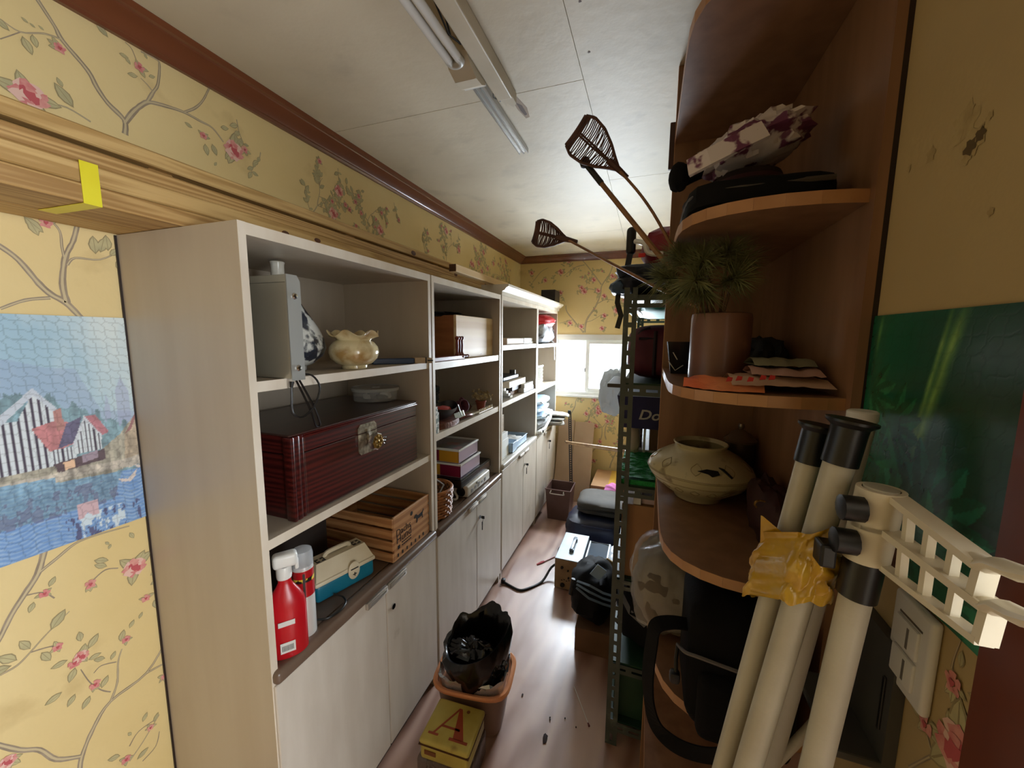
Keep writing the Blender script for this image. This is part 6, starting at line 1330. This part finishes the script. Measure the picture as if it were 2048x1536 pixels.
S2 = lambda pts: L3(0, 480, 3.2, pts)
for pts, w0, w1 in (([(520, 500), (420, 400), (330, 350), (250, 280), (120, 130), (0, 40), (-80, 0)], .014, .010), ([(425, 400), (400, 280), (410, 150), (430, 80), (470, 0), (500, -120)], .014, .009), ([(410, 110), (395, 40), (380, -60), (300, -150)], .006, .004), ([(430, 160), (480, 115), (640, 125), (780, 65)], .006, .003), ([(320, 370), (160, 385), (0, 440)], .008, .006)): pl_.stroke(S2(pts), w0, w1)
for (x, y, s, a) in ((610, 90, .045, 1.6), (640, 80, .04, 1.3), (690, 70, .04, 1.6), (755, 115, .045, -1.4), (700, 100, .03, .8), (150, -150, .04, -.8), (180, -130, .035, -1.2)): pl_.leaf(*S2([(x, y)])[0], s, a)
pl_.flower(*S2([(290, -110)])[0], .012, 7)
S3 = lambda pts: L3(0, 960, 2.667, pts)
for pts, w0, w1 in (([(235, 380), (200, 500), (130, 610), (60, 720), (0, 840), (-90, 1000)], .013, .009), ([(200, 500), (300, 420), (400, 340), (510, 295), (690, 245)], .008, .003), ([(425, 1580), (435, 1480), (500, 1320), (590, 1180), (780, 1030), (890, 850)], .012, .006), ([(590, 1180), (625, 1080), (630, 970), (650, 900)], .006, .003), ([(-60, 1400), (100, 1440), (210, 1440), (300, 1490), (430, 1475)], .010, .010), ([(780, 1030), (900, 965)], .006, .004),
                    ([(0, 1040), (90, 990), (160, 920), (250, 820), (370, 700)], .005, .002), ([(160, 920), (260, 890), (310, 885)], .003, .003), ([(590, 1130), (540, 1120), (480, 1080), (430, 1010)], .003, .002), ([(620, 970), (540, 990), (500, 1030)], .003, .002), ([(690, 1500), (760, 1400), (850, 1250)], .004, .002), ([(630, 470), (560, 480), (490, 540)], .003, .003), ([(140, 615), (230, 600), (290, 630)], .003, .003), ([(690, 1420), (740, 1340), (840, 1270)], .003, .002), ([(760, 1500), (830, 1420), (850, 1340)], .003, .002)): pl_.stroke(S3(pts), w0, w1)
for (x, y, r) in ((715, 465, .026), (480, 555, .012), (775, 630, .011), (235, 605, .010), (430, 940, .015), (395, 975, .013), (505, 1090, .012), (670, 850, .010), (875, 1045, .010), (800, 1320, .009), (670, 1490, .011), (35, 1505, .015), (305, 890, .010)): pl_.flower(*S3([(x, y)])[0], r, x)
for (x, y, s, a) in ((500, 430, .032, -.5), (570, 460, .03, 2.5), (800, 510, .022, .5), (800, 560, .024, .3), (820, 640, .03, -1.4), (270, 800, .046, .9), (160, 900, .034, 2.0), (90, 960, .040, 2.3), (60, 990, .045, 3.0), (220, 920, .034, -1.2), (430, 860, .028, 1.6), (470, 900, .036, .9), (400, 1000, .034, -2.0), (360, 960, .03, 3.1), (470, 960, .026, 0), (560, 950, .026, 2.6), (590, 960, .022, 1), (330, 1130, .032, 3.4), (400, 1140, .028, -2.2), (540, 1110, .030, 1.0), (480, 1150, .03, -2.2), (640, 860, .03, 1.2), (690, 790, .022, 1), (740, 740, .018, 1), (690, 280, .022, -1.2), (590, 340, .014, -2), (560, 330, .014, -1), (760, 1290, .024, 1), (820, 1290, .024, 1), (640, 1470, .03, 2.6), (730, 1490, .03, .3), (180, 650, .024, -2), (260, 570, .024, 1), (700, 1360, .016, 2), (890, 1100, .02, -1.4)): pl_.leaf(*S3([(x, y)])[0], s, a)
rnd = random.Random(21)
for (u, v, a) in ((1.22, 2.07, 1.0), (1.62, 2.06, 1.5), (2.0, 2.05, 1.0), (2.4, 2.06, 1.7), (2.75, 2.08, 1.2), (3.1, 2.08, 1.7), (3.45, 2.05, 1.2), (3.75, 2.06, 1.7)): pl_.tree(u, v, a, .17, .006, rnd, (-.7, 4.0, 2.02, 2.425), 1)
for (u, v, a) in ((1.0, 2.38, -1.4), (1.08, 2.31, -1.9), (1.45, 2.40, -1.2), (1.85, 2.38, -1.5), (2.6, 2.4, -1.6), (3.3, 2.38, -1.4)): pl_.sprig(u, v, a, .09, rnd)
pl_.b.obj('wallpaper_print', MP, wall_left)
pb_ = Print(lambda u, v: Vector((u, YB, v)), (0, -1, 0)); rnd = random.Random(5)
Sb_ = lambda pts: [(lambda q: (q.x, q.z))(at_y(1040 + x / 4.8, 440 + y / 4.8, YB)) for x, y in pts]
for pts, w0, w1 in (([(620, 1080), (640, 960), (720, 840), (770, 720), (785, 630), (860, 520), (890, 440)], .018, .008), ([(780, 620), (700, 510), (620, 410), (590, 380)], .011, .006), ([(620, 430), (520, 460), (420, 540)], .008, .004), ([(610, 1080), (520, 970), (450, 880), (440, 820)], .014, .008), ([(500, 960), (380, 990)], .006, .004), ([(770, 720), (740, 680), (640, 660), (590, 700)], .007, .004), ([(860, 545), (940, 530), (1000, 520)], .008, .005), ([(750, 800), (820, 765), (900, 770)], .008, .005), ([(640, 980), (700, 960), (780, 910)], .005, .004), ([(120, 600), (200, 500), (270, 460)], .006, .004)): pb_.stroke(Sb_(pts), w0, w1)
for (x, y, r) in ((615, 685, .03), (110, 510, .024), (390, 500, .03), (925, 870, .03), (785, 1040, .024)): pb_.flower(*Sb_([(x, y)])[0], r, x)
for k in range(34): u, v = rnd.uniform(-1.2, -.22), rnd.uniform(1.74, 2.40); pb_.sprig(u, v, rnd.uniform(0, 3.1), rnd.uniform(.05, .10), rnd, 1)
for (u, v, a, s) in ((-.52, .45, 1.3, .3), (-.38, .60, 1.9, .3), (-.75, .86, 1.0, .2), (-.33, .30, 1.4, .3), (-.58, .78, .9, .22)): pb_.tree(u, v, a, s, .012, rnd, (-.95, .0, .02, 1.02))
for k in range(7): pb_.flower(rnd.uniform(-.75, -.25), rnd.uniform(.35, .98), .022, k)
pb_.b.obj('wallpaper_print', MP, wall_back)
pr2 = Print(lambda u, v: Vector((XR, u, v)), (-1, 0, 0))
Sr = lambda pts: [(lambda q: (q.y, q.z))(at_x(1420 + x / 3.26, 1140 + y / 3.26, XR)) for x, y in pts]
for pts, w0, w1 in (([(1560, 800), (1640, 880), (1660, 1040), (1760, 1120)], .005, .003), ([(1420, 1080), (1460, 1200), (1560, 1260)], .004, .003), ([(1300, 1291), (1460, 1210), (1540, 1215)], .005, .004), ([(1580, 640), (1600, 560), (1640, 460)], .004, .002)): pr2.stroke(Sr(pts), w0, w1)
for (x, y, r) in ((1620, 1190, .03), (1600, 740, .013), (1190, 600, .016), (1420, 1010, .012)): pr2.flower(*Sr([(x, y)])[0], r, x)
for (x, y, s, a) in ((1690, 800, .03, 3.0), (1560, 900, .03, -2), (1540, 980, .03, -2), (1640, 640, .02, 1.5), (1380, 980, .03, .5), (1350, 870, .03, .2)): pr2.leaf(*Sr([(x, y)])[0], s, a)
pr2.b.obj('wallpaper_print', MP, wall_right)
# stains on the plain upper part of the right wall
st_ = Print(lambda u, v: Vector((XR, u, v)), (-1, 0, 0)); Ss = lambda x, y: (lambda q: (q.y, q.z))(at_x(1700 + x / 3.2, y / 3.2, XR))
for (x, y, r, m, lay) in ((800, 900, .010, 1, 1), (775, 940, .006, 0, 2), (840, 860, .005, 0, 2), (740, 790, .014, 1, 0), (690, 880, .006, 1, 1), (760, 720, .006, 1, 1), (520, 990, .006, 1, 1), (750, 1010, .005, 1, 1), (900, 740, .003, 1, 1), (380, 1080, .003, 1, 1), (905, 1355, .003, 1, 1)): st_.disc(*Ss(x, y), r * 1.5, m, lay, 14, .28, x)
st_.b.obj('stain', [mat('stain_dark', (92, 74, 44), .7), mat('stain_pale', (166, 144, 98), .7, col2=(186, 164, 116), scale=60)], wall_right)

# ================================================================== jigsaw pictures (printed colour on the board's own mesh)
def inpoly(px, py, poly):
    m = np.zeros(px.shape, bool); n = len(poly)
    for i in range(n):
        x0, y0 = poly[i]; x1, y1 = poly[(i + 1) % n]
        if y0 == y1: continue
        c = ((y0 > py) != (y1 > py)) & (px < (x1 - x0) * (py - y0) / (y1 - y0) + x0); m ^= c
    return m
def vnoise(u, v, f, seed=0):
    r = np.random.RandomState(seed); g = r.rand(64, 64); x, y = u * f, v * f; xi, yi = np.floor(x).astype(int), np.floor(y).astype(int); fx, fy = x - xi, y - yi
    fx, fy = fx * fx * (3 - 2 * fx), fy * fy * (3 - 2 * fy); G = lambda a, b_: g[a % 64, b_ % 64]
    return (G(xi, yi) * (1 - fx) + G(xi + 1, yi) * fx) * (1 - fy) + (G(xi, yi + 1) * (1 - fx) + G(xi + 1, yi + 1) * fx) * fy
def fbm(u, v, f, seed=0): return .55 * vnoise(u, v, f, seed) + .28 * vnoise(u, v, f * 2.1, seed + 1) + .17 * vnoise(u, v, f * 4.3, seed + 2)
def picture(name, label, x, sgn, y0, y1, z0, z1, step, paint, thick=.004):
    ny, nz = int((y1 - y0) / step), int((z1 - z0) / step); Y, Z = np.meshgrid(np.linspace(y0, y1, ny + 1), np.linspace(z0, z1, nz + 1), indexing='ij')
    col = paint(Y, Z)                                             # (ny+1, nz+1, 3) in 0..255
    sp_ = .021; a = np.abs(((Y / sp_ + .18 * np.sin(Z / sp_ * 2 * PI) * (np.sin(Z / sp_ * PI) > 0)) % 1) - .5); b_ = np.abs(((Z / sp_ + .18 * np.sin(Y / sp_ * 2 * PI) * (np.sin(Y / sp_ * PI) > 0)) % 1) - .5)
    line = np.minimum(a, b_) < .06
    col = np.where(line[..., None], col * (.89 if sgn > 0 else .95), col); lc = np.clip(col / 255., 0, 1); lc = np.where(lc <= .04045, lc / 12.92, ((lc + .055) / 1.055) ** 2.4)
    xs = np.full(Y.shape, x + sgn * thick) - sgn * line * (.0002 if sgn > 0 else .00006)
    V = np.stack([xs, Y, Z], -1).reshape(-1, 3); W = nz + 1
    i, j = np.meshgrid(np.arange(ny), np.arange(nz), indexing='ij'); a = (i * W + j).ravel(); q = np.stack([a, a + W, a + W + 1, a + 1], -1)
    if sgn < 0: q = q[:, ::-1]
    me = bpy.data.meshes.new(name); me.from_pydata(V.tolist(), [], q.tolist()); me.materials.append(vcol('jigsaw_print', .22))
    at = me.color_attributes.new('print', 'FLOAT_COLOR', 'POINT'); at.data.foreach_set('color', np.concatenate([lc.reshape(-1, 3), np.ones((V.shape[0], 1))], 1).astype(np.float32).ravel())
    me.update(); t = thing(name, label, 'picture', (x, (y0 + y1) / 2, z0)); link('printed_face', me, t)
    B().box((x + sgn * .0008, y0 + .0002, z0 + .0002), (x + sgn * (thick - .0008), y1 - .0002, z1 - .0002)).obj('backing_board', mat('board_edge', (150, 136, 112), .7), t)
def lay(c, m, rgb): c[m] = rgb if not callable(rgb) else rgb(m)
def paint_lake(Y, Z):
    # flat painting laid out in board units: U to the right, T down, both 0..262 / 628..1130 as the board hangs
    U = (Y - .43) / .228 * 262.; T = 628 + (1.705 - Z) / .565 * 402.
    u, v = U / 262., (T - 628) / 402.; n = fbm(u + 3, v, 6, 1); n2 = fbm(u + 3, v, 22, 5)
    c = np.zeros(Y.shape + (3,)); sky = np.array([214, 230, 232.]); blue = np.array([150, 190, 214.])
    f = np.clip(1.1 - u * 1.0 + (v - .15) * .8 + (n - .5) * .9, 0, 1)[..., None]; c[:] = sky * (1 - f) + blue * f
    far = inpoly(U, T, [(-400, 690), (0, 700), (60, 715), (120, 720), (150, 775), (165, 800), (250, 810), (262, 830), (262, 870), (-400, 870)]); c[far] = c[far] * .6 + np.array([132, 152, 196.]) * .4
    for (a, b_, tp) in ((200, 232, 740), (172, 186, 770), (240, 252, 765)):
        m = inpoly(U, T, [(a, 850), (a, tp + 28), ((a + b_) / 2, tp), (b_, tp + 28), (b_, 850)]); c[m] = c[m] * .55 + np.array([150, 156, 200.]) * .45
    hill = T > 765 + 60 * (u - .2) + 40 * (n2 - .5) + np.abs(U - 60) * .18; c[hill] = (np.array([120, 160, 176.]) * (.6 + .7 * n2[hill][:, None]))
    bush = inpoly(U, T, [(-400, 880), (40, 880), (110, 895), (160, 870), (200, 850), (262, 800), (262, 910), (150, 925), (-400, 925)])
    c[bush] = np.array([176, 170, 150.]) * (.35 + 1.0 * n2[bush][:, None])
    cot = inpoly(U, T, [(205, 905), (212, 850), (262, 795), (262, 905)]); c[cot] = np.array([188, 168, 140.]) * (.45 + .9 * n2[cot][:, None])
    m = inpoly(U, T, [(215, 850), (228, 845), (262, 795), (262, 788)]); c[m] = (150, 96, 96)
    # half-timbered house
    def timber(poly, sp, ph=0):
        m = inpoly(U, T, poly); c[m] = (216, 228, 236); k = m & (((U + ph) % sp) < sp * .38); c[k] = (52, 44, 62)
    timber([(-400, 800), (0, 800), (34, 755), (72, 790), (76, 885), (-400, 885)], 13)
    m = inpoly(U, T, [(-30, 790), (34, 748), (80, 792), (74, 798), (34, 760), (-30, 806)]); c[m] = (196, 208, 224)
    m = inpoly(U, T, [(22, 815), (60, 808), (92, 812), (98, 852), (52, 862)]); c[m] = np.array([198, 118, 122.]) * (.7 + .5 * n2[m][:, None])
    m = inpoly(U, T, [(88, 815), (120, 806), (104, 850), (66, 856)]); c[m] = np.array([84, 80, 116.]) * (.7 + .5 * n2[m][:, None])
    m = inpoly(U, T, [(66, 790), (82, 786), (84, 824), (68, 826)]); c[m] = (176, 116, 110)
    timber([(98, 850), (126, 808), (158, 842), (156, 872), (98, 872)], 9, 3); timber([(50, 858), (100, 856), (100, 880), (50, 882)], 9)
    m = inpoly(U, T, [(94, 856), (126, 804), (163, 842), (158, 846), (126, 814), (100, 858)]); c[m] = (206, 214, 226)
    m = inpoly(U, T, [(126, 806), (150, 806), (176, 842), (160, 846)]); c[m] = np.array([176, 104, 116.]) * (.8 + .4 * n2[m][:, None])
    m = inpoly(U, T, [(54, 882), (160, 872), (160, 892), (60, 898)]); c[m] = (72, 54, 62); m = inpoly(U, T, [(72, 882), (96, 880), (96, 894), (74, 896)]); c[m] = (236, 190, 150); m = inpoly(U, T, [(110, 876), (146, 872), (146, 886), (112, 890)]); c[m] = (150, 132, 150)
    bank = (T > 898 + 10 * (n - .5)) & (T < 905 + u * 10 + 8 * n2); c[bank] = np.array([206, 196, 180.]) * (.4 + .9 * n2[bank][:, None])
    # water
    w = (T > 912 + u * 14 - 10 * (u < .2)); rip = .5 + .5 * np.sin(T * .9 + 5 * np.sin(U * .05) + 9 * n); cw = np.array([92, 140, 206.]) * (1 - .55 * np.clip(rip + n2 - .75, 0, 1))[..., None] + np.array([190, 216, 236.]) * (.55 * np.clip(rip + n2 - .75, 0, 1))[..., None]
    c[w] = cw[w]; g = w & (T < 972) & (U < 200 - (T - 912) * .5); c[g] = c[g] * .45 + np.array([80, 110, 120.]) * (.3 + .9 * n2[g][:, None]); dk = w & (T > 930) & (T < 975) & (U < 180) & (n2 > .5); c[dk] = c[dk] * .5 + np.array([70, 60, 96.]) * .5
    for (a, b_, tt) in ((184, 232, 936), (226, 260, 915)):
        m = inpoly(U, T, [(a, tt), ((a + b_) / 2, tt + 5), (b_, tt - 10), (b_ - 6, tt + 4), ((a + b_) / 2 + 4, tt + 11), (a + 8, tt + 8)]); c[m] = (222, 208, 200)
    refl = w & (T > 985) & (T < 1040) & (U > 90) & (U < 190) & (n2 > .52); c[refl] = (206, 226, 240); refl = w & (np.abs(U - 110) < 22) & (np.abs(T - 978) < 14) & (n > .48); c[refl] = (206, 170, 180)
    dk = w & (T > 985) & (T < 1050) & (U > 60) & (U < 230) & (n2 < .36); c[dk] = (62, 70, 116)
    return c * .80 + 48  # pale lift over the print: haze of reflected light put into the colours
picture('lake_jigsaw', 'finished jigsaw picture of timbered cottages by a blue lake, on the left wall', XL, 1, .02, .6430, 1.142, 1.705, .0023, paint_lake)
def paint_jungle(Y, Z):
    u = (.80 - Y) / .315; v = (1.702 - Z) / .362; n = fbm(u, v, 5, 11); n2 = fbm(u, v, 16, 15); c = np.zeros(Y.shape + (3,))
    c[:] = np.array([34, 104, 74.]) * (.55 + .75 * n)[..., None]; d = np.clip((u - .45) * 1.3 + (n - .5) * 1.4 + .25, 0, 1)[..., None]; c = c * (1 - .6 * d) + np.array([34, 52, 54.]) * .6 * d
    for (a, w_, k, b0, b1) in ((.66, .05, .60, 0, .58), (.14, .02, .25, .02, .2), (.60, .02, .5, 0, .5)):
        s_ = np.abs(u - (a - k * v * .55)); m = np.clip(1 - s_ / w_, 0, 1) * np.clip((b1 - v) * 6, 0, 1) * np.clip((v - b0) * 8 + .3, 0, 1) * (.5 + .8 * n2); c += m[..., None] * np.array([104, 96, 30.])
    low = v > .62 + .1 * (n - .5); c[low] = c[low] * .7 + np.array([60, 70, 84.]) * (.5 * n2[low])[:, None]
    def frond(cx, cy, r, k0, k1, kn, rgb):
        for k in range(kn):
            a = k0 + (k1 - k0) * k / max(kn - 1, 1); du, dv = (u - cx) * .87, v - cy; x = du * math.cos(a) + dv * math.sin(a); y = -du * math.sin(a) + dv * math.cos(a)
            m = (x > 0) & (x < r) & (np.abs(y) < r * .16 * np.sin(PI * np.clip(x / r, 0, 1)) ** .7); sh = np.where(y > 0, 1.05, .8); c[m] = (np.array(rgb) * (sh * (.75 + .5 * n2))[..., None])[m]
    frond(.40, .86, .30, -1.9, .9, 9, (42, 128, 92)); frond(.60, .74, .30, -2.2, .6, 8, (36, 112, 86)); frond(.62, .95, .34, -1.6, .4, 7, (46, 138, 102)); frond(.22, .62, .24, -2.4, -.4, 6, (36, 108, 70)); frond(.30, .45, .20, -1.2, 1.0, 6, (40, 112, 74)); frond(.12, .34, .18, -.9, 1.2, 5, (44, 118, 78))
    rock = v > .80 + .16 * np.abs(u - .28) * 2 + .06 * (n - .5); rock &= (u < .55); c[rock] = np.array([112, 76, 64.]) * (.5 + .9 * n2[rock])[:, None]
    return c
picture('jungle_jigsaw', 'finished jigsaw picture of deep green jungle leaves, on the right wall', XR, -1, .4865, .801, 1.340, 1.702, .0023, paint_jungle)

# ================================================================== ceiling light
M_fix = mat('fixture_cream', (206, 196, 176), .4, col2=(190, 178, 154), scale=6); M_tube = mat('dead_tube', (214, 212, 208), .25)
t = thing('ceiling_light', 'broken fluorescent ceiling light with bare tubes and an open aluminium channel', 'ceiling light', (-.53, 1.1, ZC))
B().rbox((-.520, .30, 2.446), (-.468, 1.30, ZC - .0005), .004).obj('housing', M_fix, t)
B().box((-.5205, .62, 2.452), (-.5195, 1.05, 2.484)).obj('open_slot', mat('dark_recess', (70, 46, 32), .7), t)
for x in (-.571, -.541): B().cyl((x, .42, 2.432), (x, 1.055, 2.432), .0115, n=16).obj('tube', M_tube, t, smooth=True)
B().tube([(-.571, 1.045, 2.432), (-.571, 1.068, 2.432), (-.556, 1.076, 2.432), (-.541, 1.068, 2.432), (-.541, 1.045, 2.432)], .0115, 12).obj('tube_end', mat('tube_base', (176, 172, 164), .4), t, smooth=True)
pr_c = [(1.062, 2.455), (1.09, 2.432), (1.13, 2.420), (1.17, 2.424), (1.20, 2.44), (1.206, 2.488), (1.062, 2.488)]
B().prism(pr_c, 0, -.590, -.5205).obj('end_cover', M_fix, t, smooth=20)
B().box((-.592, 1.195, 2.438), (-.5200, 1.2005, 2.4435)).obj('cover_lip', M_white, t)
b = B().box((-.590, 1.207, 2.478), (-.548, 1.735, 2.4885)); b.box((-.590, 1.207, 2.470), (-.586, 1.735, 2.478)).box((-.572, 1.207, 2.470), (-.566, 1.735, 2.478)).box((-.552, 1.207, 2.470), (-.548, 1.735, 2.478)); b.obj('aluminium_channel', mat('aluminium', (176, 174, 170), .3, .7), t)
B().prism([(-.514, 1.302), (-.47, 1.302), (-.47, 1.345), (-.485, 1.362), (-.50, 1.335), (-.508, 1.35)], 2, 2.455, 2.487).obj('torn_end', M_fix, t)
for pts in ([(-.525, .90, 2.46), (-.53, .98, 2.44), (-.526, 1.04, 2.455)], [(-.524, .95, 2.462), (-.535, 1.0, 2.45), (-.525, 1.05, 2.46)], [(-.52, 1.26, 2.45), (-.535, 1.30, 2.462), (-.528, 1.33, 2.47), (-.535, 1.36, 2.482)]): B().tube(pts, .0025, 5).obj('loose_wire', M_cable, t, smooth=True)
sm = Print(lambda u, v: Vector((u, v, ZC)), (0, 0, -1))
sm.poly([(-.50, 1.36), (-.478, 1.36), (-.462, 1.44), (-.470, 1.50), (-.486, 1.505), (-.498, 1.44)], 0, 0); sm.poly([(-.49, 1.40), (-.475, 1.42), (-.474, 1.48), (-.484, 1.485), (-.49, 1.45)], 1, 1)
for (x, y) in ((1160, 2), (1178, 104), (1178, 236)): q = at_z(x, y, ZC); sm.disc(q.x, q.y, .004, 1, 1, 8, .2)
sm.b.obj('stain', [mat('scorch_pale', (158, 138, 116), .7), mat('scorch_dark', (86, 66, 54), .7)], ceiling)
